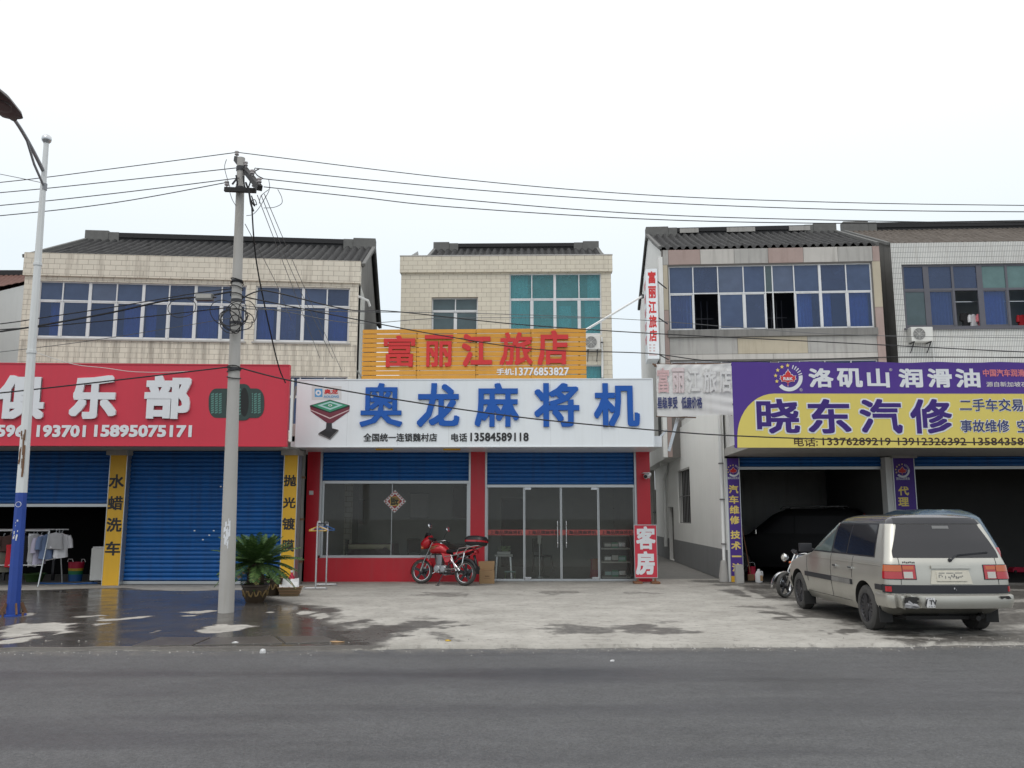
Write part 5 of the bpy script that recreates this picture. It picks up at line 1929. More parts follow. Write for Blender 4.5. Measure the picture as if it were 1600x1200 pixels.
for k in range(34):
    px, py = rs.uniform(20, 36), rs.uniform(811, 843)
    if rs.random() < .5:
        px = rs.choice([21, 35])+rs.uniform(-1, 1)
    u_, z_ = FL.hit(px, py)
    r = rad(z_)*math.cos(PI/8)+.003
    w_, h_ = rs.uniform(.004, .018), rs.uniform(.006, .03)
    if abs(u_) < .085:
        rr_ = r+.002
        if abs(u_-sx(z_)) > rad(z_)*.38:
            continue
        mb.box(u_-w_, u_+w_, -rr_, -rr_+.002, z_-h_, z_+h_)
mb.build('poster_scraps', 'paper', foot)
ov = MB()
u_, z_ = FL.hit(29, 788)
r = rad(z_)*math.cos(PI/8)+.004
ov.tube([(u_-.01+.045*math.cos(a*PI/10), -r, z_+.042*math.sin(a*PI/10)) for a in range(21)], .004, 5)
ov.build('oval_mark', 'letter_white', foot)
mb = MB()
z = top.z
mb.lathe([(0, 0), (.05, .0), (.053, .01), (.075, .035), (.085, .075), (.075, .12), (.045, .147), (0, .157)], 16, Matrix.Translation((sx(z), 0, z-.02)))
mb.build('ball_finial', 'steel', t)
j0 = at(68, 268, lp.y)
j1 = at(69, 292, lp.y)
def loc(p):
    return Vector(p)-Vector((lp.x, lp.y, 0))
e = at(20, 184, lp.y-1.45)
m_ = at(41, 216, lp.y-.85)
mb = MB()
P0, P1, P2 = loc(j0), loc(m_), loc(e)
cv = []
for k in range(13):
    s_ = k/12
    cv.append(P0*(1-s_)**2+(P1*2-(P0+P2)/2)*2*s_*(1-s_)+P2*s_*s_)
mb.tube(cv, [.033-.006*k/12 for k in range(13)], 10)
mb.build('arm', 'arm_grey', t)
mb = MB()
mb.tube([loc(j1), loc(j1)*.5+loc(m_)*.5+Vector((-.02, 0, -.02)), loc(m_)], .021, 8)
mb.tube([loc(j1)+Vector((0, 0, -.06)), loc(j1)+Vector((0, 0, .06))], .05, 8)
mb.build('brace', 'arm_grey', t)
d = (cv[-1]-cv[-2]).normalized()
d = Vector((d.x, d.y, d.z*.55)).normalized()
side = d.cross(Vector((0, 0, 1))).normalized()
upv = side.cross(d)
Mh = Matrix.Translation(cv[-1]-d*.05) @ Matrix((side, d, upv)).transposed().to_4x4()
mb = MB()
prof = [(0, .05, .05), (.05, .07, .06), (.07, .16, .09), (.2, .185, .12), (.7, .18, .12), (.98, .13, .09), (1.03, .06, .05)]
rows = []
mb.smooth = True
for y, hw, hh in prof:
    rows.append([Mh @ Vector((hw*math.cos(a*PI/8), y, (hh if math.sin(a*PI/8) > 0 else .035)*math.sin(a*PI/8)*1.0)) for a in range(16)])
idx = mb.grid(rows, True)
mb.face(idx[0])
mb.face(idx[-1][::-1])
hd = mb.build('lamp_head', 'lamp_brown', t, sharp=35)
mb = MB()
mb.lathe([(0, -.035), (.1, -.034), (.14, -.025), (.145, .0)], 14, Mh @ Matrix.Translation((0, .52, -.015)) @ Matrix.Scale(1.6, 4, (0, 1, 0)))
mb.build('lens', 'lamp_brown', hd)

# ---- concrete utility pole
cp_ = ground(353, 957)
ct = at(377, 247, cp_.y)
t = thing('utility_pole', 'tall tapered concrete utility pole with crossarms, coils of cable and white paint smears', 'utility pole', (cp_.x, cp_.y, 0))
CX, CZ = ct.x-cp_.x, ct.z
px_ = lambda z: CX*z/CZ
pr = lambda z: .132+(.068-.132)*z/CZ
mb = MB()
mb.tube([(px_(z), 0, z) for z in np.linspace(0, CZ, 9)], [pr(z) for z in np.linspace(0, CZ, 9)], 20)
sh_ = mb.build('shaft', 'pole_concrete', t)
pl = lambda p: Vector(p)-Vector((cp_.x, cp_.y, 0))
mb = MB()
FP = Frame(cp_.x, cp_.y-.15)
for k in range(26):
    px, py = rs.uniform(349, 358), rs.uniform(812, 852)
    u_, z_ = FP.hit(px, py)
    a = math.asin(max(-.75, min(.75, (u_-px_(z_))/pr(z_))))
    r = pr(z_)+.003
    w_ = rs.uniform(.04, .14)
    h_ = rs.uniform(.012, .07)
    q_ = [(px_(zz)+r*math.sin(aa), -r*math.cos(aa), zz) for aa, zz in ((a-w_, z_-h_), (a+w_, z_-h_*.7), (a+w_*.8, z_+h_), (a-w_*.9, z_+h_*.8))]
    mb.poly(q_)
mb.build('paint_smear', 'letter_white', sh_)
def arm(name, pa, pb, ya, yb, w_, mat='crossarm'):
    m__ = MB()
    a, b = pl(at(*pa, ya)), pl(at(*pb, yb))
    m__.bar(a, b, w_, w_*1.1)
    return m__.build(name, mat, t), a, b
# the long crossarm points towards the street, the short one runs along it
y_ = cp_.y
a1_, A0, A1 = arm('crossarm', (369, 248), (406, 294), y_+.75, y_-1.05, .085)
a2_, B0, B1 = arm('crossarm', (351, 296), (400, 298), y_-.14, y_-.14, .07)
def insulator(p, parent, name='insulator'):
    m__ = MB()
    m__.lathe([(0, 0), (.013, 0), (.013, .04), (.040, .045), (.043, .06), (.028, .07), (.028, .085), (.043, .095), (.04, .115), (0, .13)], 12, Matrix.Translation(p))
    return m__.build(name, 'porcelain', parent)
ins = []
for s_ in (.02, .42, .70, .97):
    p = A0+(A1-A0)*s_+Vector((0, 0, .04))
    insulator(p, a1_)
    ins.append(p+Vector((0, 0, .1)))
for s_ in (.06, .93):
    p = B0+(B1-B0)*s_+Vector((0, 0, .035))
    insulator(p, a2_)
    ins.append(p+Vector((0, 0, .1)))
mb = MB()
for z in (pl(at(377, 296, y_)).z, pl(at(376, 264, y_)).z):
    mb.lathe([(pr(z)+.002, -.04), (pr(z)+.014, -.04), (pr(z)+.014, .04), (pr(z)+.002, .04)], 16, Matrix.Translation((px_(z), 0, z)))
for py in (440, 470, 505, 577):
    z = pl(at(370, py, y_)).z
    mb.lathe([(pr(z)+.002, -.025), (pr(z)+.012, -.025), (pr(z)+.012, .025), (pr(z)+.002, .025)], 16, Matrix.Translation((px_(z), 0, z)))
build_each(mb, 'clamp_band', 'dark_metal', t, key=lambda c: round(c[2]*3))
mb = MB()
mb.bar(pl(at(363, 288, y_)), A0*.62+A1*.38, .03)
mb.build('brace', 'dark_metal', t)
def loop(center, r, tilt, n=28, wob=.15, sq=1.0):
    c = Vector(center)
    return [c+Vector((r*(1+wob*math.sin(2.3*a+tilt))*math.cos(a), -.02+.10*math.sin(a+tilt), sq*r*(1+wob*math.cos(1.7*a+tilt))*math.sin(a))) for a in [2*PI*k/n for k in range(n+1)]]
mb = MB()
for px, py, r, tl in ((367, 496, .22, .3), (371, 500, .26, 1.2), (362, 503, .20, 2.2), (373, 492, .17, 3.1), (368, 507, .15, 4.0), (366, 495, .30, 5.0)):
    c = pl(at(px, py, y_-.22))
    lm = MB()
    lm.tube(loop(c, r*.88, tl), .0085, 5)
    lm.build('cable_coil', 'cable', t)
for py in (438, 443, 450, 462, 575, 579, 590):
    z = pl(at(370, py, y_)).z
    R_ = pr(z)+.02
    mb.tube([(px_(z)+R_*math.cos(a), R_*math.sin(a), z+.03*math.sin(a+py)) for a in [2*PI*k/20 for k in range(21)]], .009, 5)
build_each(mb, 'cable_wraps', 'cable', t, key=lambda c: c[2] > 4.6)
mb = MB()                                             # the tangle of jumpers under the crossarm
Yk = y_-.35
def pw(pts, yv):
    return [pl(at(x, y, yv+k*.0)) for k, (x, y) in enumerate(pts)]
def smooth(pts, n=6):
    out = []
    P = [pts[0]]+list(pts)+[pts[-1]]
    for i in range(1, len(P)-2):
        for k in range(n):
            s_ = k/n
            a, b, c, d = P[i-1], P[i], P[i+1], P[i+2]
            out.append(.5*((2*b)+(-a+c)*s_+(2*a-5*b+4*c-d)*s_*s_+(-a+3*b-3*c+d)*s_**3))
    out.append(pts[-1])
    return out
for pts, r in (([(378, 262), (386, 270), (391, 283), (388, 296), (392, 312), (398, 322), (393, 306)], .012), ([(384, 285), (389, 300), (392, 318), (396, 330)], .018),
               ([(405, 264), (398, 268), (394, 276), (390, 272)], .010), ([(411, 279), (402, 274), (398, 268)], .010), ([(369, 274), (371, 287), (369, 290)], .016), ([(380, 275), (382, 290), (386, 297)], .014),
               ([(392, 315), (398, 312), (401, 320), (396, 318)], .008), ([(396, 288), (398, 280), (395, 272), (399, 262)], .008)):
    mb.tube(smooth(pw(pts, Yk)), r, 6)
mb.build('jumper_tangle', 'cable', t)
mb = MB()
for pts in ([(420, 281), (421, 296), (412, 313), (404, 326), (395, 335), (385, 337)], [(434, 296), (440, 308), (440, 318), (428, 324), (412, 325)], [(354, 249), (351, 262), (356, 282), (360, 294)], [(359, 300), (363, 312), (369, 322)], [(405, 318), (408, 306), (420, 296)]):
    mb.tube(smooth(pw(pts, Yk)), .006, 5)
mb.build('thin_jumper', 'cable_grey', t)
# splice box hanging on the cables to the left of the pole
g = at(320, 464.5, y_-.1)
b_ = thing('splice_box', 'small grey splice box hanging from the cables beside the concrete pole', 'box', (g.x, g.y, g.z))
mb = MB()
mb.box(-.15, .15, -.06, .06, -.065, .06)
mb.build('casing', 'ac_grille', b_, bevel=.015)
mb = MB()
mb.box(-.13, .13, -.068, -.0605, -.03, .04)
mb.build('lid', 'concrete', b_)
mb = MB()
for x in (-.17, .17):
    mb.tube([(x*.88, 0, 0), (x*1.2, 0, .0)], .015, 6)
mb.build('cable_gland', 'dark_metal', b_)

# ---- cables (each one a thing of its own)
def cable(pts, r, label, mat='cable', group=None, name='cable'):
    """pts: (px, py, depth) or Vectors"""
    P = [p if isinstance(p, Vector) else at(*p) for p in pts]
    o = smooth(P, 8)
    m__ = MB()
    m__.tube(o, r, 5)
    return tag(m__.build(name, mat), label, 'cable', group)
yl = y_
top_l = [Vector(p)+Vector((cp_.x, cp_.y, 0)) for p in ins]
G1 = 'power lines from the utility pole'
cable([top_l[0], (180, 263, yl+.9), (0, 285, yl+1.2), (-300, 312, yl+1.6)], .0085, 'topmost power line running left from the concrete pole past the lamp', group=G1)
cable([at(372, 262, yl), (180, 283, yl+.2), (0, 301, yl+.4), (-300, 325, yl+.8)], .0085, 'second power line down running left from the concrete pole', group=G1)
cable([at(374, 278, yl-.1), (180, 302, yl-.1), (0, 321, yl), (-300, 347, yl+.2)], .0085, 'third power line down running left from the concrete pole', group=G1)
cable([top_l[4], (180, 316.5, yl-.3), (0, 337, yl-.3), (-300, 362, yl-.3)], .0085, 'lowest of the power lines running left, from the short crossarm', group=G1)
cable([top_l[0], (700, 278, yl+.8), (1000, 304, yl+.8), (1300, 316, yl+.8), (1600, 321, yl+.8), (2000, 324, yl+.8)], .0085, 'topmost power line sweeping right from the concrete pole across the white sky', group=G1)
cable([at(400, 263, yl-.2), (700, 293, yl-.2), (1000, 315, yl-.2), (1300, 327, yl-.2), (1600, 331, yl-.2), (2000, 331, yl-.2)], .0085, 'second power line down sweeping right from the concrete pole', group=G1)
cable([at(408, 279, yl-.5), (700, 310, yl-.5), (1000, 334, yl-.5), (1300, 344, yl-.5), (1600, 348, yl-.5), (2000, 346, yl-.5)], .0085, 'third power line down sweeping right from the concrete pole', group=G1)
cable([at(412, 292, yl-.8), (560, 308, yl-.8), (700, 323, yl-.8), (1000, 342, yl-.8), (1300, 349, yl-.8), (1600, 347, yl-.8), (2000, 338, yl-.8)], .0085, 'lowest power line sweeping right from the end of the long crossarm', group=G1)
G2 = 'telephone cables along the street'
cable([(362, 451, yl), (300, 459, yl-.1), (175, 480, yl-.1), (62, 497, yl-.1), (0, 506, yl), (-200, 528, yl)], .010, 'black cable running left from the pole just above the splice box bundle', group=G2)
cable([(365, 455, yl), (318, 463, yl-.05), (262, 469, yl), (175, 488, yl), (60, 509, yl), (0, 518, yl), (-200, 548, yl)], .017, 'thick black cable bundle under the splice box, passing in front of the blue windows', group=G2)
cable([(362, 480, yl), (217, 496, yl+.1), (60, 511, yl+.1), (0, 515, yl+.1), (-200, 530, yl+.1)], .010, 'thin black cable just below the thick bundle in front of the blue windows', group=G2)
cable([(360, 497, yl), (150, 531, yl+.2), (0, 550, yl+.2), (-200, 572, yl+.2)], .006, 'faint thin cable sagging below the blue windows of the left house', 'cable_grey', G2)
cable([(350, 575, yl), (280, 581, yl), (212, 581, yl), (165, 575, yl), (115, 569, yl+.1), (60, 552, yl+.3)], .006, 'thin white cord drooping along the top of the red sign', 'cable_white', G2)
cable([(360, 573, yl-.15), (250, 586, yl-.2), (120, 601, yl-.2), (0, 614, yl-.2), (-200, 634, yl-.2)], .013, 'black cable crossing in front of the red sign to the left of the pole', group=G2)
cable([(372, 574, yl-.15), (465, 597, yl), (650, 629, yl+.5), (830, 654, yl+1.0), (1020, 672, yl+1.4), (1150, 681, yl+1.5), (1380, 689, yl+1.2), (1600, 692, yl+.8), (1900, 690, yl)], .013, 'long black cable crossing in front of the white sign and the yellow banner', group=G2)
cable([(372, 470, yl), (400, 456, yl+.2), (430, 457, yl+.6), (545, 484, yl+2.5), (620, 487, yl+4), (800, 506, yl+5.0), (1000, 520, yl+5.2), (1300, 535, yl+5.0), (1600, 550, yl+4.6), (1800, 556, yl+4.4)], .013, 'black cable rising from the pole then passing right above the yellow slatted sign', group=G2)
cable([(372, 462, yl), (545, 497, yl+1.8), (700, 526, yl+3.0), (840, 546, yl+3.6), (1010, 552, yl+4.0), (1140, 565, yl+3.0), (1400, 558, yl+3.5), (1700, 560, yl+3.5)], .012, 'black cable sagging in front of the yellow slatted sign from the pole', group=G2)
cable([(372, 482, yl), (540, 487, yl+3), (760, 490, yl+6), (1000, 500, yl+7), (1300, 522, yl+7.5), (1600, 528, yl+7.5)], .008, 'thin cable running nearly level to the right across the middle house', 'cable_grey', G2)
cable([(374, 476, yl), (450, 488, yl+1.5), (560, 505, yl+4.0), (700, 497, yl+6), (950, 497, yl+7)], .008, 'thin loose cable between the pole and the pale middle house', 'cable_grey', G2)
cable([(393, 318, yl-.3), (402, 418, yl+.8), (432, 560, yl+2.2), (446, 598, yl+3.6)], .014, 'thick black drop cable slanting down from the crossarm to the end of the red sign', group='drop cables from the pole top')
for k, (xa, ya_, xb, yb_, xc, yc_) in enumerate(((402, 305, 450, 430, 500, 560), (408, 305, 463, 440, 520, 560), (413, 303, 468, 432, 534, 580))):
    cable([(xa, ya_, yl-.5), (xb, yb_, yl+4.5), (xc, yc_, yl+9.5)], .007, ['left', 'middle', 'right'][k]+'most of three thin drop wires slanting from the pole top behind the red sign', 'cable_grey', 'drop cables from the pole top')
cable([(383, 350, yl), (430, 440, yl+5), (455, 500, yl+9)], .007, 'thin wire slanting from the middle of the pole to the window of the left house', 'cable_grey', 'drop cables from the pole top')
cable([at(68, 286, lp.y), (0, 272, lp.y+.2), (-120, 250, lp.y+.6)], .006, 'thin wire running left from the brace of the street lamp', 'cable_grey', G2)

for k, (px_c, py_c, r_c, tl, yy) in enumerate(((285, 481, .205, .6, yl-.15), (352, 490, .22, 2.0, yl-.35), (388, 488, .17, 3.3, yl-.2))):
    c_ = at(px_c, py_c, yy)
    m__ = MB()
    m__.tube(loop(c_, r_c, tl, wob=.08), .0075, 5)
    tag(m__.build('cable_loop', 'cable', None), ['single wide loop of black cable hanging left of the pole before the blue windows', 'loose loop of black cable on the left side of the pole', 'loose loop of black cable on the right side of the pole'][k], 'cable', 'loose cable loops')

# ================================================================== PLANTS AND SMALL THINGS ON THE FORECOURT
def pot_profile(r, h):
    return [(0, 0), (r*.68, 0), (r*.72, h*.06), (r*.88, h*.35), (r*.98, h*.7), (r*1.0, h*.86), (r*1.1, h*.9), (r*1.1, h), (r*.93, h), (r*.9, h*.9), (0, h*.9)]
def dragon_band(r, h, seed):
    """raised gold scroll work round the pot"""
    rn = random.Random(seed)
    m__ = MB()
    for k in range(9):
        a0 = 2*PI*k/9
        pts = []
        for j in range(9):
            a = a0+.62*j/8
            z = h*(.52+.16*math.sin(j*(.9+.25*math.sin(k*3.1))+k*2.1)+.05*math.sin(j*2.7+k))
            rr_ = r*(.88+.10*(z/h-.35)/.35)+.006
            pts.append((rr_*math.cos(a), rr_*math.sin(a), z))
        m__.tube(pts, [.005+.013*math.sin(PI*(j+.5)/9) for j in range(9)], 6)
    return m__
g = ground(398, 941)
t = thing('potted_cycad', 'large cycad with arching green fronds in a dark glazed pot with gold scroll work', 'potted plant', (g.x, g.y, .0))
mb = MB()
PR, PH = .235, .33
mb.lathe(pot_profile(PR, PH), 28)
pot = mb.build('pot', 'terracotta_dark', t)
dragon_band(PR, PH, 3).build('scroll_relief', 'pot_gold', pot)
mb = MB()
mb.lathe([(PR*.9, PH*.91), (0, PH*.93)], 20)
mb.build('soil', 'soil', t)
mb = MB()
prof = [(0, PH*.85)]
for k in range(13):
    z = PH*.85+.42*k/12
    prof.append((.165-.02*k/12+(.014 if k % 2 else -.008), z))
prof.append((0, PH*.85+.46))
mb.lathe(prof, 14)
mb.build('trunk', 'trunk', t)
def fronds(n, length, zc, rnd, lo=-.2, hi=1.25):
    m__ = MB()
    for k in range(n):
        a = 2*PI*k*.381966+rnd.uniform(-.2, .2)
        el = lo+(hi-lo)*((k+.5)/n)**.8+rnd.uniform(-.1, .1)
        L = length*rnd.uniform(.8, 1.1)*(1 if el < 1 else .8)
        d = Vector((math.cos(a)*math.cos(el), math.sin(a)*math.cos(el), math.sin(el)))
        p = Vector((d.x*.05, d.y*.05, zc))
        side = Vector((-math.sin(a), math.cos(a), 0))
        dry_ = el < .05 and rnd.random() < .5 and n > 40
        N_ = 26
        bend = rnd.uniform(-.4, .4)
        seg = L/N_
        pts = [p.copy()]
        for j in range(N_):
            d = (d+Vector((0, 0, -1.0/N_*(.62+.4*(el < .4))))+side*(bend/N_)).normalized()
            p = p+d*seg
            pts.append(p.copy())
            if j > 3:
                up = side.cross(d).normalized()
                s_ = j/N_
                ll = L*.20*math.sin(PI*min(1, .12+s_*.88))**.6
                for sg in (-1, 1):
                    tip = p+(side*sg*.92+d*.55+up*(.22-.1*s_)+Vector((0, 0, rnd.uniform(-.12, .06)))).normalized()*ll
                    wv = d*(.014)
                    mid = (p+tip)/2+up*.01
                    m__.cur = 0 if rnd.random() < .68 else (2 if dry_ and rnd.random() < .7 else 1)
                    m__.poly([p-wv*.6, mid-wv, tip, mid+wv, p+wv*.6])
        m__.cur = 0
        m__.tube(pts[::3], [.009*(1-.8*i/len(pts[::3])) for i in range(len(pts[::3]))], 4)
    return m__
fronds(84, .80, PH*.85+.42, random.Random(11), -.1, 1.25).build('crown', ['leaf', 'leaf_light', 'leaf_dry'], t)
mb = fronds(9, .22, PH*.95, random.Random(5), -.1, .7)
mb.build('offshoot', ['leaf', 'leaf_light'], t)
g = ground(424, 930)
t = thing('flower_pot', 'second dark glazed flower pot with gold markings half hidden behind the cycad', 'flower pot', (g.x, g.y, 0))
mb = MB()
mb.lathe(pot_profile(.22, .34), 28)
p_ = mb.build('pot', 'terracotta_dark', t)
dragon_band(.22, .34, 8).build('scroll_relief', 'pot_gold', p_)
mb = fronds(14, .3, .33, random.Random(9), .0, 1.2)
mb.build('low_leaves', ['leaf', 'leaf_light'], t)
mb = MB()
mb.lathe([(.19, .305), (0, .31)], 16)
mb.build('soil', 'soil', t)
g = ground(453, 931)
t = thing('wicker_basket', 'shallow torn wicker basket on the ground beside the flower pots', 'basket', (g.x, g.y, 0), .12)
mb = MB()
def rect_ring(w_, d, z, n=10, wob=0):
    pts = []
    for a, b in (((-w_, -d), (w_, -d)), ((w_, -d), (w_, d)), ((w_, d), (-w_, d)), ((-w_, d), (-w_, -d))):
        for k in range(n):
            pts.append((a[0]+(b[0]-a[0])*k/n, a[1]+(b[1]-a[1])*k/n, z+wob*math.sin(k*1.9+a[0]*9)))
    return pts
mb.smooth = True
rows = [rect_ring(.17, .12, .0)]+[rect_ring(.18+.045*k/4, .13+.04*k/4, .03+.15*k/4, wob=.012*(k == 4)) for k in range(5)]
rows += [rect_ring(.205, .15, .17, wob=.012), rect_ring(.16, .11, .02)]
idx = mb.grid(rows, True)
mb.smooth = False
mb.face(idx[0][::-1])
mb.face(idx[-1])
mb.build('weave', 'wicker', t)
mb = MB()
for z, w_, d in ((.06, .192, .142), (.11, .207, .155), (.175, .228, .172)):
    r_ = rect_ring(w_, d, z, 6)
    mb.tube(r_+[r_[0]], .010, 5)
mb.build('rim_band', 'cardboard_dark', t)
mb = MB()
for k in range(4):
    a = random.uniform(-.5, .5)
    M = Matrix.Translation((-.05+.02*k, -.02+.015*k, .15+.01*k)) @ Matrix.Rotation(a, 4, 'Z') @ Matrix.Rotation(.62+.14*k, 4, 'X')
    mb.grid([[M @ Vector((-.16+.32*i/6, -.09+.27*j/4, .02*math.sin(i*1.1+j+k))) for i in range(7)] for j in range(5)])
tag(mb.build('paper_sheets', 'paper', None, solid=.003, loc=(g.x, g.y, 0)), 'crumpled white paper sheets heaped in the torn wicker basket', 'paper')
g2 = ground(438, 925)
t = thing('cardboard_box', 'old brown cardboard box squeezed between the flower pots and the wicker basket', 'box', (g2.x, g2.y, 0), .2)
mb = MB()
mb.box(-.1, .1, -.12, .12, 0, .30)
mb.build('carton', 'cardboard_dark', t, bevel=.006)
mb = MB()
mb.box(-.1, .1, -.02, .02, .301, .305)
mb.build('tape', 'cardboard', t)
g3 = at(456, 897, 19.9)
t = thing('red_bottle', 'red plastic detergent bottle standing at the foot of the yellow column behind the basket', 'bottle', (g3.x, 19.9, 0))
mb = MB()
mb.lathe([(0, .0), (.06, 0), (.065, .05), (.065, .22), (.03, .3), (.028, .34), (0, .34)], 14)
mb.build('body', 'plastic_red', t)
mb = MB()
mb.lathe([(0, .341), (.032, .341), (.032, .39), (0, .39)], 12)
mb.build('cap', 'plastic_white', t)

# ---- the steel clothes stand with coloured hangers
g = ground(493, 921)
t = thing('clothes_stand', 'silver T shaped clothes stand with bare hangers before the left red pillar', 'clothes stand', (g.x, g.y, 0))
hz = at(494, 818, g.y).z
g5 = at(512, 812, g.y+1.0)
ex, ey = g5.x-g.x, 1.05
mb = MB()
mb.tube([(0, 0, .03), (0, 0, hz)], .021, 8)
mb.tube([(ex, ey, .03), (ex, ey, hz+.02)], .021, 8)
build_each(mb, 'upright', 'steel', t, key=lambda c: c[1] > .5)
mb = MB()
mb.tube([(0, -.02, hz), (ex, ey+.02, hz)], .016, 8)
mb.build('rail', 'steel', t)
mb = MB()
for x, y in ((0, 0), (ex, ey)):
    mb.tube([(x-.24, y, .03), (x+.24, y, .03)], .018, 8)
    mb.tube([(x-.24, y, .0), (x-.24, y, .045)], .022, 8)
    mb.tube([(x+.24, y, .0), (x+.24, y, .045)], .022, 8)
build_each(mb, 'foot', 'steel', t, key=lambda c: c[1] > .5)
for k, (s_, mt, rz_, lb) in enumerate(((.05, 'plastic_yellow', .2, 'yellow hanger nearest the camera on the steel clothes stand'), (.13, 'plastic_purple', -.1, 'mauve hanger on the steel clothes stand'),
                                (.2, 'plastic_white', .5, 'white hanger bunched with others on the steel clothes stand'), (.85, 'plastic_blue', .1, 'blue hanger at the far end of the steel clothes stand'))):
    h = thing('hanger', lb, 'hanger', (g.x+ex*s_, g.y+ey*s_, hz+.018), rz_, 'hangers on the clothes stand')
    mb = MB()
    mb.tube([(.0, 0, -.0+.0), (.02, 0, .02), (.0, 0, .035), (-.022, 0, .015), (-.015, 0, -.02), (0, 0, -.05), (0, 0, -.08)], .006, 6)
    mb.build('hook', 'steel', h)
    mb = MB()
    mb.tube([(0, 0, -.08), (-.19, 0, -.16), (-.2, 0, -.18), (.2, 0, -.18), (.19, 0, -.16), (0, 0, -.08)], .013, 6)
    mb.build('shoulders', mt, h)

# ---- boxes and sign board by the glass doors
g = ground(761, 912)
t = thing('cardboard_box', 'brown cardboard box standing behind the rear wheel of the red motorcycle', 'box', (g.x+.0, g.y+.12, 0), .06)
mb = MB()
mb.box(-.19, .17, -.14, .14, 0, .31)
mb.build('carton', 'cardboard', t, bevel=.004)
mb = MB()
mb.poly([(-.2, .142, .312), (.17, .142, .312), (.19, .16, .52), (-.21, .16, .51)])
mb.poly([(-.192, -.13, .312), (-.192, .13, .312), (-.28, .12, .44), (-.28, -.12, .43)])
mb.build('flap', 'cardboard', t, solid=.006)
mb = MB()
mb.box(-.08, .07, -.1425, -.141, .12, .13)
mb.box(-.06, .05, -.1425, -.141, .16, .19)
mb.build('print', 'cardboard_dark', t)
KF = frame2((991, 862), 21.05, (1027, 862))
t = at_frame(KF, 'sign_board', 'red upright sign board with two white characters on wooden feet before the right pillar', 'sign')
a, b, c, d = pbox(KF, 991, 820, 1027, 903)
mb = MB()
mb.box(a+.01, b-.01, .0, .05, c+.01, d-.01)
bd = mb.build('board', 'sign_red', t)
mb = MB()
for q_ in ((a, b, d-.012, d+.004), (a, b, c-.004, c+.012)):
    mb.box(q_[0], q_[1], -.006, .056, q_[2], q_[3])
for x in (a, b-.014):
    mb.box(x, x+.014, -.005, .055, c+.013, d-.013)
mb.build('frame', 'aluminium', t)
letters('客', pbox(KF, 994, 822.5, 1024, 858.5), 0, 'letter_white', bd, 'letter', bold=.034)
letters('房', pbox(KF, 993.5, 861.5, 1023, 898), 0, 'letter_white', bd, 'letter', bold=.042)
for x in (a+.07, b-.06):
    f = MB()
    f.box(x-.1, x+.1, -.12, .16, 0, .05)
    f.bar((x, .03, .05), (x, .03, c), .05)
    f.build('wooden_foot', 'wood', t, bevel=.01)

# ---- things before the repair shop
g = ground(1155, 911)
t = thing('cement_block', 'pale cement block leaning against the foot of the purple column', 'block', (g.x, g.y-.15, 0), .1)
mb = MB()
M = Matrix.Rotation(-.08, 4, 'X')
mb.prism([(-.1, 0), (.09, 0), (.1, .3), (.08, .44), (-.09, .45)], Matrix.Rotation(PI/2-.06, 4, 'X'), -.14)
mb.build('slab', 'concrete', t, bevel=.015)
g = ground(1186, 910)
t = thing('oil_bottle', 'white plastic oil bottle with a brown label on the garage threshold', 'bottle', (g.x, g.y, 0))
mb = MB()
mb.lathe([(0, 0), (.085, 0), (.09, .03), (.09, .20), (.05, .27), (.035, .28), (.035, .32), (0, .32)], 16, squash=.6)
mb.build('body', 'plastic_white', t)
mb = MB()
mb.tube([(.03, 0, .27), (.09, 0, .26), (.095, 0, .18), (.088, 0, .14)], .014, 6)
mb.build('handle', 'plastic_white', t)
mb = MB()
mb.box(.02, .08, -.056, -.048, .04, .17)
mb.build('label', 'cardboard', t)
g = ground(1170, 908)
t = thing('broom', 'broom leaning inside the garage beside the purple column', 'broom', (g.x, g.y+.1, 0))
mb = MB()
mb.tube([(.08, 0, .12), (-.06, .12, 1.35)], .013, 6)
mb.build('handle', 'wood', t)
mb = MB()
mb.box(-.0, .16, -.05, .05, .0, .16)
mb.build('brush', 'cardboard_dark', t, bevel=.01)
t = thing('red_can', 'red can standing behind the white oil bottle in the garage', 'can', (ground(1172, 905).x, 22.3, .011))
mb = MB()
mb.lathe([(0, 0), (.1, 0), (.105, .02), (.1, .04), (.1, .3), (.105, .32), (0, .32)], 16)
mb.build('body', 'plastic_red', t)
mb = MB()
mb.tube([(-.1, 0, .3), (-.07, 0, .42), (.07, 0, .42), (.1, 0, .3)], .006, 5)
mb.build('bail_handle', 'steel', t)
g = at(1565, 775, 26.2)
t = tag(thing('wall_calendar', None, None, (g.x, 26.14, g.z)), 'red calendar hanging on the grey wall inside the garage at the right', 'calendar')
mb = MB()
mb.box(-.17, .17, -.02, .05, -.6, .6)
mb.build('sheet', 'maroon', t)
mb = MB()
mb.box(-.19, .19, -.025, .05, .601, .63)
mb.build('rod', 'dark_metal', t)
g = at(1540, 800, 26.2)
t = tag(thing('notice_board', None, None, (g.x-.45, 26.14, g.z)), 'dark notice board on the grey garage wall beside the red calendar', 'notice board')
mb = MB()
mb.box(-.6, .45, -.02, .05, -.55, .55)
mb.build('board', 'window_dark', t)
mb = MB()
for k in range(3):
    for j in range(2):
        mb.box(-.52+.32*k, -.28+.32*k, -.026, -.021, -.42+.48*j, -.08+.48*j)
mb.build('sheet', 'ac_grille', t)
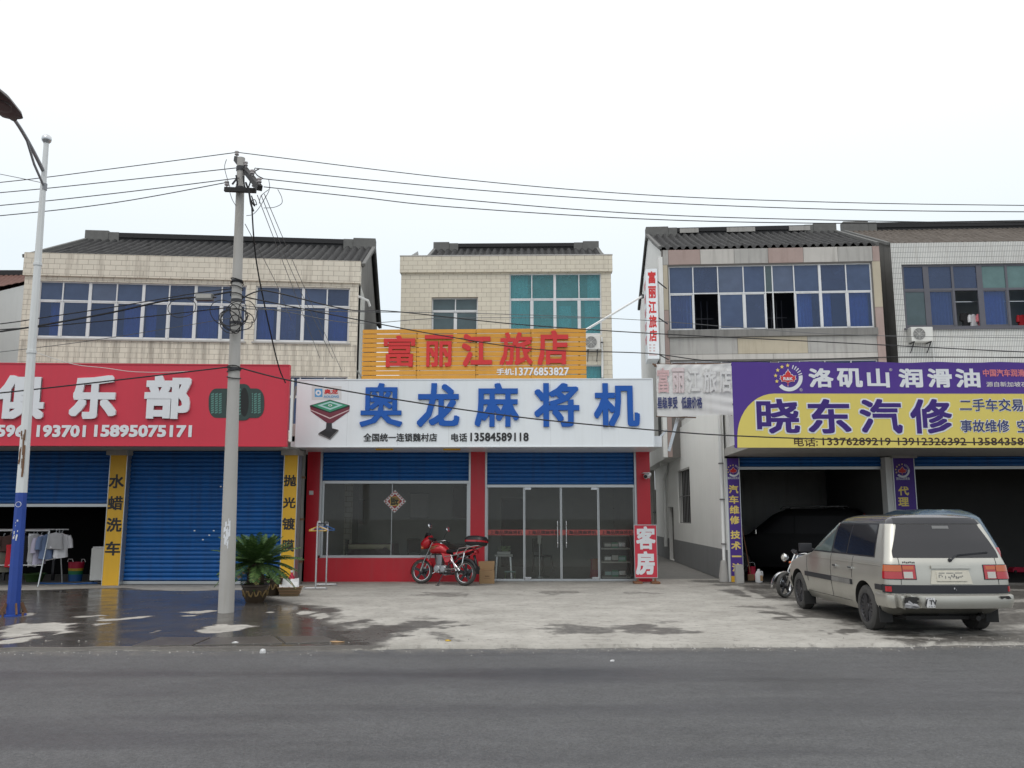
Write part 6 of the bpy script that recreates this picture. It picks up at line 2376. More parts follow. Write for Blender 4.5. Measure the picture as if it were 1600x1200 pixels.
for px, py, lb, mt in ((1592, 896, 'red floor jack lying on the garage floor at the right edge', 'plastic_red'), (1550, 893, 'dark toolbox on the garage floor behind the van', 'dark_metal')):
    g = ground(px, py)
    t = thing('floor_jack' if 'jack' in lb else 'toolbox', lb, 'jack' if 'jack' in lb else 'toolbox', (g.x, min(g.y, 25.6), .011), .3)
    mb = MB()
    mb.prism([(-.3, .03), (.3, .03), (.3, .1), (.1, .16), (-.2, .17), (-.3, .12)], Matrix.Translation((0, .1, 0)) @ Matrix.Rotation(PI/2, 4, 'X'), .2)
    mb.build('body', mt, t, bevel=.01)
    mb = MB()
    mb.tube([(.25, 0, .1), (.6, 0, .45)] if 'jack' in lb else [(-.15, 0, .16), (-.15, 0, .22), (.1, 0, .22), (.1, 0, .15)], .014, 6)
    mb.build('handle', 'steel', t)
    mb = MB()
    for x in (-.24, .24):
        for y in (-.11, .11):
            mb.lathe([(0, -.02), (.045, -.02), (.045, .02), (0, .02)], 12, Matrix.Translation((x, y, .045)) @ Matrix.Rotation(PI/2, 4, 'X'))
    mb.build('castor', 'rubber', t)

# ================================================================== CLOTHES RAIL AND WASHING THINGS IN THE CAR WASH
RY = 20.55
ra, rb = at(-80, 829, RY), at(99, 829, RY)
hz = ra.z
t = thing('clothes_rail', 'grey tubular clothes rail standing in the half open blue shutter', 'clothes rail', (rb.x, RY, 0))
W = rb.x-ra.x
mb = MB()
mb.tube([(-W, -.2, hz), (0-.22, -.2, hz)], .016, 8)
mb.tube([(-W, .25, hz+.02), (0, .25, hz+.02)], .016, 8)
mb.build('rail', 'aluminium', t)
mb = MB()
for x in (-W, -.22):
    mb.tube([(x, -.2, hz), (x-.03, -.45, 0)], .016, 8)
    mb.tube([(x, .25, hz+.02), (x+.06, .45, 0)], .016, 8)
mb.build('upright', 'aluminium', t)
mb = MB()
mb.tube([(-W, -.33, hz*.38), (-.24, -.33, hz*.38)], .012, 8)
mb.build('cross_tube', 'aluminium', t)
def garment(px, py0, py1, w_, mat, label, rz, name='shirt', kind='shirt', y=RY-.2):
    p0 = at(px, py0, y)
    zb_ = at(px, py1, y).z
    H_ = p0.z-zb_
    g = thing(name, label, 'clothing', (p0.x, y, p0.z), rz, 'clothes on the rail')
    hw = w_/2
    if kind == 'shirt':
        prof = [(0, .12), (-.04, .34), (-.09, .92), (-.2, 1.0), (-.45, .95), (-.75, .9), (-1.0, .98)]
    elif kind == 'trousers':
        prof = [(0, .8), (-.1, .85), (-.4, .78), (-.7, .68), (-1.0, .62)]
    else:
        prof = [(0, .12), (-.03, .4), (-.08, .95), (-.3, .9), (-.6, .95), (-1.0, 1.05)]
    n = 22
    m__ = MB()
    m__.smooth = True
    rows = []
    ph = random.random()*6
    for z, f in prof:
        row = []
        for k in range(n):
            a = 2*PI*k/n
            fold = 1+.22*math.sin(5*a+ph+z*2)*(-z)
            row.append((hw*f*math.cos(a), .055*fold*math.sin(a)*(.6+.8*min(1, -z*2))+.02*math.sin(3*z+ph), z*H_+.015*math.sin(2*a+ph)*(z < -.9)))
        rows.append(row)
    idx = m__.grid(rows, True)
    m__.smooth = False
    m__.face(idx[0])
    m__.face(idx[-1][::-1])
    m__.build('body', mat, g)
    if kind == 'shirt':
        for s_ in (-1, 1):
            q_ = MB()
            q_.tube([(s_*hw*.86, 0, -.11*H_), (s_*hw*1.08, -.01, -.3*H_), (s_*hw*1.15, -.02, -.62*H_)], [.055, .06, .065], 10)
            q_.build('sleeve', mat, g)
    q_ = MB()
    q_.tube([(0, 0, -.02), (0, 0, .05), (.02, 0, .07), (.03, 0, .05)], .005, 5)
    q_.build('hanger_hook', 'steel', g)
    return g
for px_g, y0g, y1g, wg, mg, lg in ((1509, 489, 511, .42, 'cloth_black', 'black garment on the line in the open window of the white tiled house'), (1521, 491, 513, .40, 'cloth_light', 'white shirt on the line in the open window of the white tiled house'),
                                     (1533, 490, 512, .34, 'letter_pink', 'pink and white top on the line in the open window of the white tiled house'), (1597, 492, 512, .42, 'cloth_red', 'red garment on the line in the last open window of the white tiled house')):
    garment(px_g, y0g, y1g, wg, mg, lg, .3, y=29.72 if px_g < 1590 else 29.85)['group'] = 'washing in the window'
garment(-12, 838, 893, .42, 'cloth_olive', 'olive grey shirt furthest left on the clothes rail', 1.0)
garment(6, 838, 893, .45, 'cloth_olive', 'drab grey coat on the clothes rail at the picture edge', .7, 'coat', 'coat')
garment(17, 836, 862, .42, 'cloth_brown', 'dark brown blouse hanging left of the lamp post', .6)
garment(22, 848, 886, .34, 'cloth_red', 'bright red garment partly hidden by the lamp post', .9, 'top', 'coat')
garment(38, 836, 884, .40, 'cloth_navy', 'dark navy garment hanging to the right of the lamp post', .9, 'jacket', 'coat')
garment(45, 837, 882, .40, 'cloth_black', 'black garment beside the white trousers on the rail', 1.0, 'jacket', 'coat')
garment(53, 834, 885, .30, 'cloth_light', 'long white garment hanging almost to the cross tube', 1.1, 'trousers', 'trousers')
garment(58, 834, 878, .36, 'cloth_grey', 'grey garment between the white trousers and the lilac shirt', 1.0, 'cardigan', 'coat')
garment(65, 836, 881, .34, 'cloth_lilac', 'pale lilac shirt on the clothes rail', 1.15)
garment(74, 835, 873, .36, 'cloth_blue', 'dusty blue shirt next to the grey cape', 1.0)
garment(97, 833, 871, .34, 'cloth_light', 'white long sleeved shirt at the right end of the rail', .8, y=RY-.08)
garment(88, 832, 858, .36, 'cloth_grey', 'light grey cape like scarf draped over the corner of the rail', .15, 'scarf', 'coat', y=RY-.22)
g = at(112, 900, 21.7)
t = thing('striped_basket', 'round plastic laundry basket with pink, yellow, green and blue bands', 'basket', (at(118, 900, 21.7).x, 21.7, .012))
hh = .46
bands = [('plastic_blue', 0, .36), ('plastic_green', .36, .55), ('plastic_yellow', .55, .68), ('plastic_red', .68, 1.0)]
for mt, a, b in bands:
    mb = MB()
    r0, r1 = .15+.035*a, .15+.035*b
    pr_ = [(0, a*hh), (r0, a*hh), (r1, b*hh-.001)] if a == 0 else ([(r0, a*hh), (r1, b*hh-.001)] if b < 1 else [(r0, a*hh), (r1, b*hh), (r1-.012, b*hh), (r0-.012, a*hh)])
    mb.lathe(pr_, 24)
    mb.build('band', mt, t)
mb = MB()
for s_ in (-1, 1):
    mb.tube([(s_*.17-.05, 0, hh), (s_*.17-.04*1, 0, hh+.07), (s_*.15+.04, 0, hh+.07), (s_*.15+.07, 0, hh)], .01, 6)
mb.build('handle', 'plastic_white', t)
g0_, g1_ = at(143, 900, 21.0), at(160, 900, 21.0)
t = thing('washing_machine', 'white top loading washing machine beside the left yellow column', 'washing machine', ((g0_.x+g1_.x)/2+.08, 21.25, .012))
zt_ = at(150, 857, 21).z
mb = MB()
mb.box(-.26, .26, -.25, .25, .06, zt_)
mb.build('casing', 'ac_white', t, bevel=.02)
mb = MB()
mb.box(-.24, .24, -.22, .1, zt_+.002, zt_+.03)
mb.build('lid', 'plastic_white', t)
mb = MB()
mb.box(.02, .26, .12, .25, zt_+.002, zt_+.18)
mb.build('control_panel', 'plastic_white', t, bevel=.02)
mb = MB()
for x in (-.2, .2):
    for y in (-.2, .2):
        mb.lathe([(0, 0), (.03, 0), (.03, .059), (0, .059)], 10, Matrix.Translation((x, y, 0)))
mb.build('foot', 'rubber', t)
t = thing('leaning_board', 'long pale board lying aslant behind the clothes rail', 'board', (at(55, 890, 21.8).x, 21.8, 0))
mb = MB()
mb.bar((-.9, 0, .30), (.5, .1, .62), .04, .13)
mb.build('plank', 'plastic_white', t)
mb = MB()
mb.bar((-.8, .05, .012), (-.8, .05, .26), .06)
mb.bar((.4, .1, .012), (.4, .1, .52), .06)
mb.build('trestle', 'dark_metal', t)
t = thing('green_basin', 'green plastic basin under the aslant board in the car wash', 'basin', (at(68, 895, 21.9).x, 21.5, .012))
mb = MB()
mb.lathe([(0, 0), (.17, 0), (.24, .17), (.26, .18), (.26, .2), (.23, .2), (.165, .02), (0, .02)], 20)
mb.build('bowl', 'leaf', t)
mb = MB()
for s_ in (-1, 1):
    mb.box(s_*.26-.02, s_*.26+.02, -.06, .06, .18, .195)
mb.build('grip', 'plastic_green', t)
t = thing('hose', 'dark hose lying in loops by the washing machine', 'hose', (at(145, 905, 20.9).x, 20.72, .012))
mb = MB()
mb.tube(smooth([Vector(p) for p in ((.18, .05, .02), (.05, -.08, .03), (-.12, .0, .02), (-.3, -.1, .015), (-.6, .05, .015), (-.9, -.02, .015), (-1.2, .1, .015))], 6), .02, 6)
mb.build('tube', 'plastic_blue', t)
mb = MB()
mb.tube([(.18, .05, .02), (.26, .08, .03)], .026, 8)
mb.build('nozzle', 'dark_metal', t)

# ================================================================== MOTORCYCLES
RX = Matrix.Rotation(PI/2, 4, 'X')           # lathe axis along y
def motorcycle(label, loc, rz, paint, lean=.10, box=True, steer=.15, group='motorcycles', fairing=True):
    t = thing('motorcycle', label, 'motorcycle', loc, rz, group)
    t.rotation_euler = (lean, 0, rz)
    R = .292
    def wheel(name, x, w_, par, rot=0):
        M = Matrix.Translation((x, 0, R)) @ Matrix.Rotation(rot, 4, 'Z')
        mb = MB()
        mb.lathe([(R-.075, -w_*.32), (R-.035, -w_*.5), (R-.008, -w_*.3), (R, 0), (R-.008, w_*.3), (R-.035, w_*.5), (R-.075, w_*.32)], 36, M @ RX)
        o = mb.build(name, 'rubber_dusty', par)
        mb = MB()
        r1 = R-.062
        mb.lathe([(r1-.022, -w_*.3), (r1+.006, -w_*.36), (r1+.006, w_*.36), (r1-.022, w_*.3), (r1-.022, -w_*.3)], 36, M @ RX)
        mb.build('rim', 'chrome', o)
        mb = MB()
        for k in range(5):
            a = 2*PI*k/5+.3
            for da in (-.16, .16):
                p = M @ Vector((.045*math.cos(a+da*2), 0, .045*math.sin(a+da*2)))
                q_ = M @ Vector(((r1-.015)*math.cos(a+da*.5), 0, (r1-.015)*math.sin(a+da*.5)))
                mb.bar(p, q_, .022, .028)
        mb.lathe([(0, -.07), (.05, -.07), (.065, -.05), (.065, .05), (.05, .07), (0, .07)], 16, M @ RX)
        mb.build('spokes', 'dark_metal', o)
        mb = MB()
        mb.lathe([(.04, .075), (.105, .075), (.105, .08), (.04, .08)], 20, M @ RX)
        mb.build('brake_disc', 'steel', o)
        return o
    fx, rx = .625, -.625
    head = Vector((.36, 0, .88))                      # steering head
    ax = Vector((fx, 0, R))
    wheel('front_wheel', fx, .085, t, steer)
    wheel('rear_wheel', rx, .105, t)
    mb = MB()
    for s_ in (-1, 1):
        mb.tube([(fx, s_*.075, R), (fx-.09, s_*.075, R+.26)], .024, 8)
        mb.tube([(fx-.09, s_*.075, R+.26), (.345, s_*.075, .98)], .018, 8)
    build_each(mb, 'fork_leg', 'chrome', t)
    mb = MB()
    mb.smooth = True
    rows = []
    for k in range(13):
        a = math.radians(-12+k*13.5)
        rr_ = R+.035
        hw = .058*(1-.25*abs(k-6)/6)
        c, s_ = math.cos(a), math.sin(a)
        rows.append([(fx+rr_*c-(.0), y, R+rr_*s_-d) for y, d in ((-hw, .05), (-hw*.95, .012), (-hw*.4, -.002), (hw*.4, -.002), (hw*.95, .012), (hw, .05))])
    mb.grid(rows)
    mb.build('front_fender', paint if fairing else 'chrome', t, solid=.006)
    mb = MB()                                             # headlight cowl
    mb.smooth = True
    prof = [(.70, .02, .93, .06), (.68, .08, .93, .10), (.61, .115, .95, .135), (.52, .12, .99, .15), (.44, .09, 1.03, .12), (.42, .03, 1.04, .05)]
    rows = [[(x, hw*math.cos(a*PI/8), zc+hh*math.sin(a*PI/8)) for a in range(16)] for x, hw, zc, hh in prof]
    idx = mb.grid(rows, True)
    mb.face(idx[0]); mb.face(idx[-1][::-1])
    if not fairing:
        mb = MB()
        mb.lathe([(0, -.07), (.05, -.06), (.085, -.0), (.095, .05), (.09, .06)], 18, Matrix.Translation((.62, 0, .93)) @ Matrix.Rotation(PI/2-.1, 4, 'Y'))
    cw = mb.build('headlight_cowl' if fairing else 'headlight_shell', paint if fairing else 'chrome', t)
    mb = MB()
    mb.lathe([(0, .03), (.05, .02), (.085, -.01), (.09, -.03)], 18, Matrix.Translation((.675, 0, .92)) @ Matrix.Rotation(PI/2-.1, 4, 'Y'))
    mb.build('headlight', 'lens_clear', cw)
    mb = MB()
    mb.smooth = True
    if fairing:
      mb.grid([[(.52+.10*math.cos(y*9)-.3*dz, y*(1-dz*1.2), 1.08+dz) for y in np.linspace(-.11, .11, 9)] for dz in (0, .06, .13)])
    if fairing:
        mb.build('fly_screen', 'black_plastic', cw, solid=.004)
    mb = MB()
    for s_ in (-1, 1):
        mb.lathe([(0, 0), (.03, 0), (.034, .03), (.02, .06), (0, .07)], 10, Matrix.Translation((.57, s_*.13, .83)) @ Matrix.Rotation(-s_*PI/2, 4, 'X'))
    build_each(mb, 'turn_signal', 'lens_orange', t)
    mb = MB()
    mb.tube(smooth([Vector(p) for p in ((.18, .36, 1.02), (.28, .33, 1.06), (.36, .2, 1.03), (.37, 0, 1.0), (.36, -.2, 1.03), (.28, -.33, 1.06), (.18, -.36, 1.02))], 5), .012, 8)
    hb = mb.build('handlebar', 'chrome', t)
    for s_ in (-1, 1):
        mb = MB()
        mb.tube([(.16, s_*.365, 1.013), (.26, s_*.34, 1.052)], .018, 8)
        mb.build('grip', 'black_plastic', hb)
        mb = MB()
        mb.tube([(.29, s_*.28, 1.07), (.27, s_*.32, 1.2), (.24, s_*.36, 1.30)], .006, 6)
        if not fairing:
            continue
        mr_ = mb.build('mirror_stalk', 'black_plastic', t)
        mb = MB()
        M = Matrix.Translation((.235, s_*.375, 1.335)) @ Matrix.Rotation(-PI/2+.2, 4, 'Y')
        mb.lathe([(0, -.012), (.055, -.008), (.065, .0), (.055, .012), (0, .016)], 16, M, squash=1.25)
        mb.build('mirror', 'chrome', mr_)
    mb = MB()
    mb.lathe([(0, 0), (.05, 0), (.05, .05), (0, .05)], 14, Matrix.Translation((.40, .05, 1.03)) @ Matrix.Rotation(-.5, 4, 'Y'))
    mb.lathe([(0, 0), (.05, 0), (.05, .05), (0, .05)], 14, Matrix.Translation((.40, -.05, 1.03)) @ Matrix.Rotation(-.5, 4, 'Y'))
    build_each(mb, 'gauge', 'black_plastic', hb)
    mb = MB()                                             # tank
    mb.smooth = True
    prof = [(.40, .02, .80, .05), (.385, .09, .82, .10), (.33, .135, .84, .125), (.22, .155, .85, .125), (.08, .15, .84, .11), (-.03, .12, .80, .085), (-.10, .07, .76, .05), (-.12, .02, .74, .02)]
    rows = []
    for x, hw, zc, hh in prof:
        rows.append([(x, hw*math.copysign(abs(math.cos(a*PI/10))**.8, math.cos(a*PI/10)), zc+hh*math.copysign(abs(math.sin(a*PI/10))**.8, math.sin(a*PI/10))*(1 if math.sin(a*PI/10) > 0 else 1.0)) for a in range(20)])
    idx = mb.grid(rows, True)
    mb.face(idx[0]); mb.face(idx[-1][::-1])
    tk = mb.build('fuel_tank', paint, t)
    for s_ in (-1, 1):
        mb = MB()
        for dz, x0, x1 in ((.03, .34, .10), (.0, .35, .16), (-.03, .34, .2)):
            mb.bar((x0, s_*.147, .85+dz-.02), (x1, s_*.160, .87+dz), .003, .012)
        mb.build('tank_stripe', 'pot_gold', tk)
    mb = MB()
    mb.lathe([(0, 0), (.04, 0), (.04, .015), (0, .02)], 14, Matrix.Translation((.14, 0, .955)))
    mb.build('filler_cap', 'chrome', tk)
    mb = MB()                                             # seat
    mb.smooth = True
    prof = [(-.05, .07, .77, .03), (-.10, .11, .775, .055), (-.28, .125, .765, .055), (-.42, .125, .79, .06), (-.62, .12, .82, .055), (-.74, .09, .835, .045), (-.78, .03, .84, .02)]
    rows = [[(x, hw*math.cos(a*PI/8), zc+hh*math.sin(a*PI/8)) for a in range(16)] for x, hw, zc, hh in prof]
    idx = mb.grid(rows, True)
    mb.face(idx[0]); mb.face(idx[-1][::-1])
    mb.build('seat', 'black_plastic', t)
    for s_ in (-1, 1):
        mb = MB()
        M = Matrix.Translation((0, s_*.125, 0)) @ RX
        pts = [(.04, .74), (-.04, .60), (-.10, .50), (-.20, .52), (-.27, .60), (-.26, .70), (-.12, .71)]
        mb.prism(pts, M, .03*s_)
        mb.build('side_panel', paint, t, bevel=.01)
        mb = MB()
        mb.prism([(-.30, .74), (-.34, .68), (-.60, .72), (-.84, .80), (-.86, .84), (-.6, .79)], M, .025*s_)
        mb.build('tail_panel', paint, t, bevel=.008)
    mb = MB()                                             # frame tubes
    mb.tube([(.36, 0, .92), (.30, 0, .72), (.20, 0, .42), (.10, 0, .26), (-.3, 0, .26)], .02, 8)
    mb.tube([(.36, 0, .88), (.0, 0, .72), (-.3, 0, .70), (-.8, 0, .79)], .02, 8)
    for s_ in (-1, 1):
        mb.tube([(-.18, s_*.08, .7), (-.2, s_*.1, .34), (-.625, s_*.1, R)], .016, 8)
        mb.tube([(-.2, s_*.1, .45), (-.6, s_*.1, .72)], .014, 8)
    mb.build('frame', 'dark_metal', t)
    mb = MB()                                             # engine
    mb.box(-.13, .20, -.10, .10, .27, .45)
    mb.lathe([(0, .10), (.085, .10), (.09, .13), (.07, .15), (0, .15)], 20, Matrix.Translation((.12, 0, .36)) @ RX.inverted())
    mb.lathe([(0, .10), (.085, .10), (.09, .13), (.07, .15), (0, .15)], 20, Matrix.Translation((-.06, 0, .36)) @ RX.inverted())
    mb.lathe([(0, -.16), (.09, -.155), (.1, -.1), (0, -.1)], 20, Matrix.Translation((.08, 0, .36)) @ RX.inverted())
    for k in range(8):
        z = .46+k*.026
        mb.box(.02-.0, .19, -.085, .085, z, z+.014)
    mb.box(.045, .165, -.06, .06, .45, .68)
    en = mb.build('engine', 'bike_silver', t, bevel=.006)
    mb = MB()
    mb.tube([(.18, -.04, .58), (.27, -.06, .5), (.24, -.10, .3), (.05, -.14, .24), (-.35, -.15, .28)], .018, 8)
    mb.tube([(-.35, -.15, .28), (-.45, -.155, .3), (-.85, -.16, .40), (-.9, -.16, .41)], [.02, .045, .05, .03], 12)
    mb.build('exhaust', 'chrome', t)
    mb = MB()
    mb.tube(smooth([Vector(p) for p in ((-.10, .16, .645), (-.35, .17, .68), (-.62, .17, .74), (-.75, .17, .86), (-.95, .12, .92), (-.98, 0, .92), (-.95, -.12, .92), (-.75, -.17, .86), (-.62, -.17, .74), (-.35, -.17, .68), (-.10, -.16, .645))], 5), .013, 8)
    mb.tube([(-.42, .17, .70), (-.50, .17, .84), (-.66, .16, .87), (-.95, .12, .92)], .012, 8)
    mb.tube([(-.42, -.17, .70), (-.50, -.17, .84), (-.66, -.16, .87), (-.95, -.12, .92)], .012, 8)
    mb.build('grab_rail', 'chrome', t)
    mb = MB()                                             # skirt guard round the rear wheel, left side
    mb.tube(smooth([Vector(p) for p in ((-.30, .19, .68), (-.40, .2, .5), (-.48, .19, .32))], 5), .016, 8)
    mb.tube(smooth([Vector(p) for p in ((-.14, .18, .36), (-.40, .2, .37), (-.62, .21, .45), (-.66, .20, .62), (-.66, .18, .74))], 5), .014, 8)
    mb.build('skirt_guard', 'chrome', t)
    mb = MB()                                             # pegs, pedals, stand
    mb.tube([(-.02, -.24, .28), (-.02, .24, .28)], .014, 8)
    mb.tube([(.14, .13, .3), (.16, .17, .26), (.2, .18, .24)], .010, 6)
    mb.tube([(-.22, -.22, .30), (-.22, .22, .30)], .012, 8)
    mb.build('foot_pegs', 'steel', t)
    mb = MB()
    mb.tube([(-.10, .12, .28), (-.06, .2, .10), (-.05, .27, -.022)], .012, 6)
    mb.box(-.09, -.01, .25, .31, -.03, -.018)
    mb.build('side_stand', 'dark_metal', t)
    mb = MB()
    mb.smooth = True
    rows = []
    for k in range(11):
        a = math.radians(35+k*13)
        rr_ = R+.05
        rows.append([(rx+rr_*math.cos(a), y, R+rr_*math.sin(a)-d) for y, d in ((-.08, .05), (-.06, .0), (.06, .0), (.08, .05))])
    mb.grid(rows)
    mb.tube([(-.83, 0, .70), (-.93, 0, .42)], .03, 6)
    mb.box(-.955, -.93, -.07, .07, .28, .46)
    mb.build('rear_fender', 'black_plastic', t, solid=.006)
    mb = MB()
    mb.lathe([(0, 0), (.055, 0), (.05, .04), (0, .05)], 14, Matrix.Translation((-.87, 0, .78)) @ Matrix.Rotation(-PI/2, 4, 'Y'), squash=1.4)
    mb.build('tail_light', 'lens_red', t)
    mb = MB()
    for s_ in (-1, 1):
        mb.tube([(-.28, s_*.145, .60), (-.30, s_*.15, .56), (-.56, s_*.15, .33)], [.016, .026, .026], 10)
    build_each(mb, 'shock_absorber', 'chrome', t)
    mb = MB()
    mb.smooth = False
    if box:
        rows = []
        prof = [(.925, .19, .16), (.95, .23, .18), (1.02, .25, .19), (1.045, .25, .19)]
        tb = MB()
        def bx(z, hx, hy, x0=-.86):
            return [(x0+hx*math.copysign(abs(math.cos(a*PI/12))**.45, math.cos(a*PI/12)), hy*math.copysign(abs(math.sin(a*PI/12))**.45, math.sin(a*PI/12)), z) for a in range(24)]
        tb.smooth = True
        idx = tb.grid([bx(z, a, b) for z, a, b in prof], True)
        tb.face(idx[0][::-1]); tb.face(idx[-1])
        o = tb.build('top_box', 'black_plastic', t)
        tb = MB()
        tb.smooth = True
        idx = tb.grid([bx(1.047, .25, .19), bx(1.09, .24, .185), bx(1.135, .20, .15), bx(1.15, .1, .1)], True)
        tb.face(idx[-1]); tb.face(idx[0][::-1])
        tb.build('lid', 'black_plastic', o)
        tb = MB()
        tb.smooth = True
        tb.grid([bx(1.0, .252, .193), bx(1.04, .256, .197)], True)
        tb.build('reflector_band', 'lens_red', o)
    return t
gf, gr = ground(657, 912), ground(727, 915.5)
hd = math.atan2(gf.y-gr.y, gf.x-gr.x)
mid = (gf+gr)/2
print('bike', gf, gr, (gf-gr).length)
motorcycle('red motorcycle with a black top box leaning on its side stand before the shop window', (mid.x, mid.y, 0), hd, 'bike_red', lean=-.13 if False else .13)
gb = ground(1228, 936)
b2 = motorcycle('grey motorcycle with chrome handlebars parked in front of the silver van', (gb.x+.60, gb.y+.34, 0), math.radians(188), 'bike_blue_grey', lean=-.1, box=False, steer=.45, fairing=False)
b2.scale = (.86, .86, .86)

# ================================================================== CARS
def lerp_table(tab, z):
    if z <= tab[0][0]:
        return tab[0][1]
    for (a, va), (b, vb) in zip(tab, tab[1:]):
        if z <= b:
            s_ = (z-a)/(b-a)
            return va+(vb-va)*s_
    return tab[-1][1]
class CarBody:
    """a body from horizontal slices; forward +x, left +y, rear axle at x = 0"""
    def __init__(s, rear, front, half, zs, cr=.14, cf=.35, bulge=.05):
        s.rear, s.front, s.half, s.zs = rear, front, half, zs
        s.z_roof = 99
        s.cr, s.cf, s.bulge = cr, cf, bulge
    def line(s, z, n_side=30):
        """half outline from the middle of the tail round the left side to the middle of the nose"""
        xr, xf, w_ = lerp_table(s.rear, z), lerp_table(s.front, z), lerp_table(s.half, z)
        cr, cf = min(s.cr, w_*.5), min(s.cf, w_*.7)
        bl = s.bulge
        pts = []
        yb = w_-cr
        for k in range(9):
            y = yb*k/8
            pts.append((xr-bl*(1-(y/yb)**2), y))
        for k in range(1, 7):
            a = PI/2*k/7
            pts.append((xr+cr-cr*math.cos(a), yb+cr*math.sin(a)))
        x0, x1 = xr+cr, xf-cf
        for k in range(n_side+1):
            x = x0+(x1-x0)*k/n_side
            pts.append((x, w_*(1-.012*((x-(x0+x1)/2)/((x1-x0)/2))**2)))
        yb2 = w_-cf
        for k in range(1, 9):
            a = PI/2*k/9
            pts.append((xf-cf+cf*math.sin(a), yb2+cf*math.cos(a)-.012*w_*(1-k/9)))
        for k in range(9):
            y = yb2*(1-k/8)
            pts.append((xf+bl*1.6*(1-(y/yb2)**2), y))
        return pts
    def shell(s, mats):
        mb = MB()
        mb.smooth = True
        rows = []
        for z in s.zs:
            l_ = s.line(z)
            full = [(x, y, z) for x, y in l_]+[(x, -y, z) for x, y in l_[-2:0:-1]]
            rows.append(full)
        idx = mb.grid([r[::-1] for r in rows], True)
        mb.face(idx[0][::-1])
        mb.face(idx[-1])
        for i, f in enumerate(mb.f):
            if sum(mb.v[k][2] for k in f)/len(f) > s.z_roof:
                mb.m[i] = 2
        return mb
    def at_x(s, x, z, off=0):
        """point on the left flank at x"""
        l_ = s.line(z)
        best = None
        for (xa, ya), (xb, yb) in zip(l_[8:], l_[9:]):
            if (xa-x)*(xb-x) <= 0 and abs(xb-xa) > 1e-9:
                t = (x-xa)/(xb-xa)
                best = (x, ya+(yb-ya)*t, z, (xb-xa, yb-ya))
                break
        if best is None:
            best = (x, l_[20][1], z, (1, 0))
        d = Vector((best[3][0], best[3][1], 0)).normalized()
        n = Vector((-d.y, d.x, 0))
        return Vector(best[:3])+n*off
    def arcpos(s, z, kind, val):
        l_ = s.line(z)
        acc = 0
        for i, ((xa, ya), (xb, yb)) in enumerate(zip(l_, l_[1:])):
            seg = math.hypot(xb-xa, yb-ya)
            if kind == 'y' and (ya-val)*(yb-val) <= 0 and i < 15 and yb > ya:
                return acc+seg*(val-ya)/(yb-ya)
            if kind == 'x' and i >= 8 and (xa-val)*(xb-val) <= 0 and xb > xa:
                return acc+seg*(val-xa)/(xb-xa)
            acc += seg
        return acc if kind == 'x' else acc*.1
    def arc_pt(s, z, q, off):
        l_ = s.line(z)
        sgn = 1
        if q < 0:
            q, sgn = -q, -1
        acc = 0
        for (xa, ya), (xb, yb) in zip(l_, l_[1:]):
            seg = math.hypot(xb-xa, yb-ya)
            if acc+seg >= q:
                t = (q-acc)/max(seg, 1e-9)
                d = Vector((xb-xa, yb-ya, 0)).normalized()
                n = Vector((-d.y, d.x, 0))
                p = Vector((xa+(xb-xa)*t, ya+(yb-ya)*t, z))+n*off
                return Vector((p.x, p.y*sgn, p.z))
            acc += seg
        return Vector((l_[-1][0]+off, 0, z))
    def patch(s, mb, e0, e1, z0, z1, off=.004, nu=14, nz=6, rim=.012):
        """surface patch between edges e(z) -> ('x'|'y'|'-y', value), standing off the body, with its rim closed"""
        rows, back = [], []
        for j in range(nz+1):
            z = z0+(z1-z0)*j/nz
            k0, v0 = e0(z) if callable(e0) else e0
            k1, v1 = e1(z) if callable(e1) else e1
            q0 = -s.arcpos(z, k0[-1], abs(v0)) if k0[0] == '-' else s.arcpos(z, k0, v0)
            q1 = -s.arcpos(z, k1[-1], abs(v1)) if k1[0] == '-' else s.arcpos(z, k1, v1)
            rows.append([s.arc_pt(z, q0+(q1-q0)*i/nu, off) for i in range(nu+1)])
            back.append([s.arc_pt(z, q0+(q1-q0)*i/nu, off-rim) for i in range(nu+1)])
        sm, mb.smooth = mb.smooth, True
        mb.grid(rows)
        mb.smooth = False
        for a, b in ((rows[0], back[0]), (rows[-1], back[-1])):
            mb.grid([a, b])
        mb.grid([[r[0] for r in rows], [r[0] for r in back]])
        mb.grid([[r[-1] for r in rows], [r[-1] for r in back]])
        mb.smooth = sm
    def mirror_patch(s, mb, *a, **k):
        n0 = len(mb.v)
        f0 = len(mb.f)
        s.patch(mb, *a, **k)
        nv = len(mb.v)-n0
        base = len(mb.v)
        for x, y, z in mb.v[n0:n0+nv]:
            mb.v.append((x, -y, z))
        for i in range(f0, len(mb.f)):
            mb.f.append(tuple(base+v-n0 for v in mb.f[i][::-1]))
            mb.m.append(mb.m[i])
            mb.sm.append(mb.sm[i])

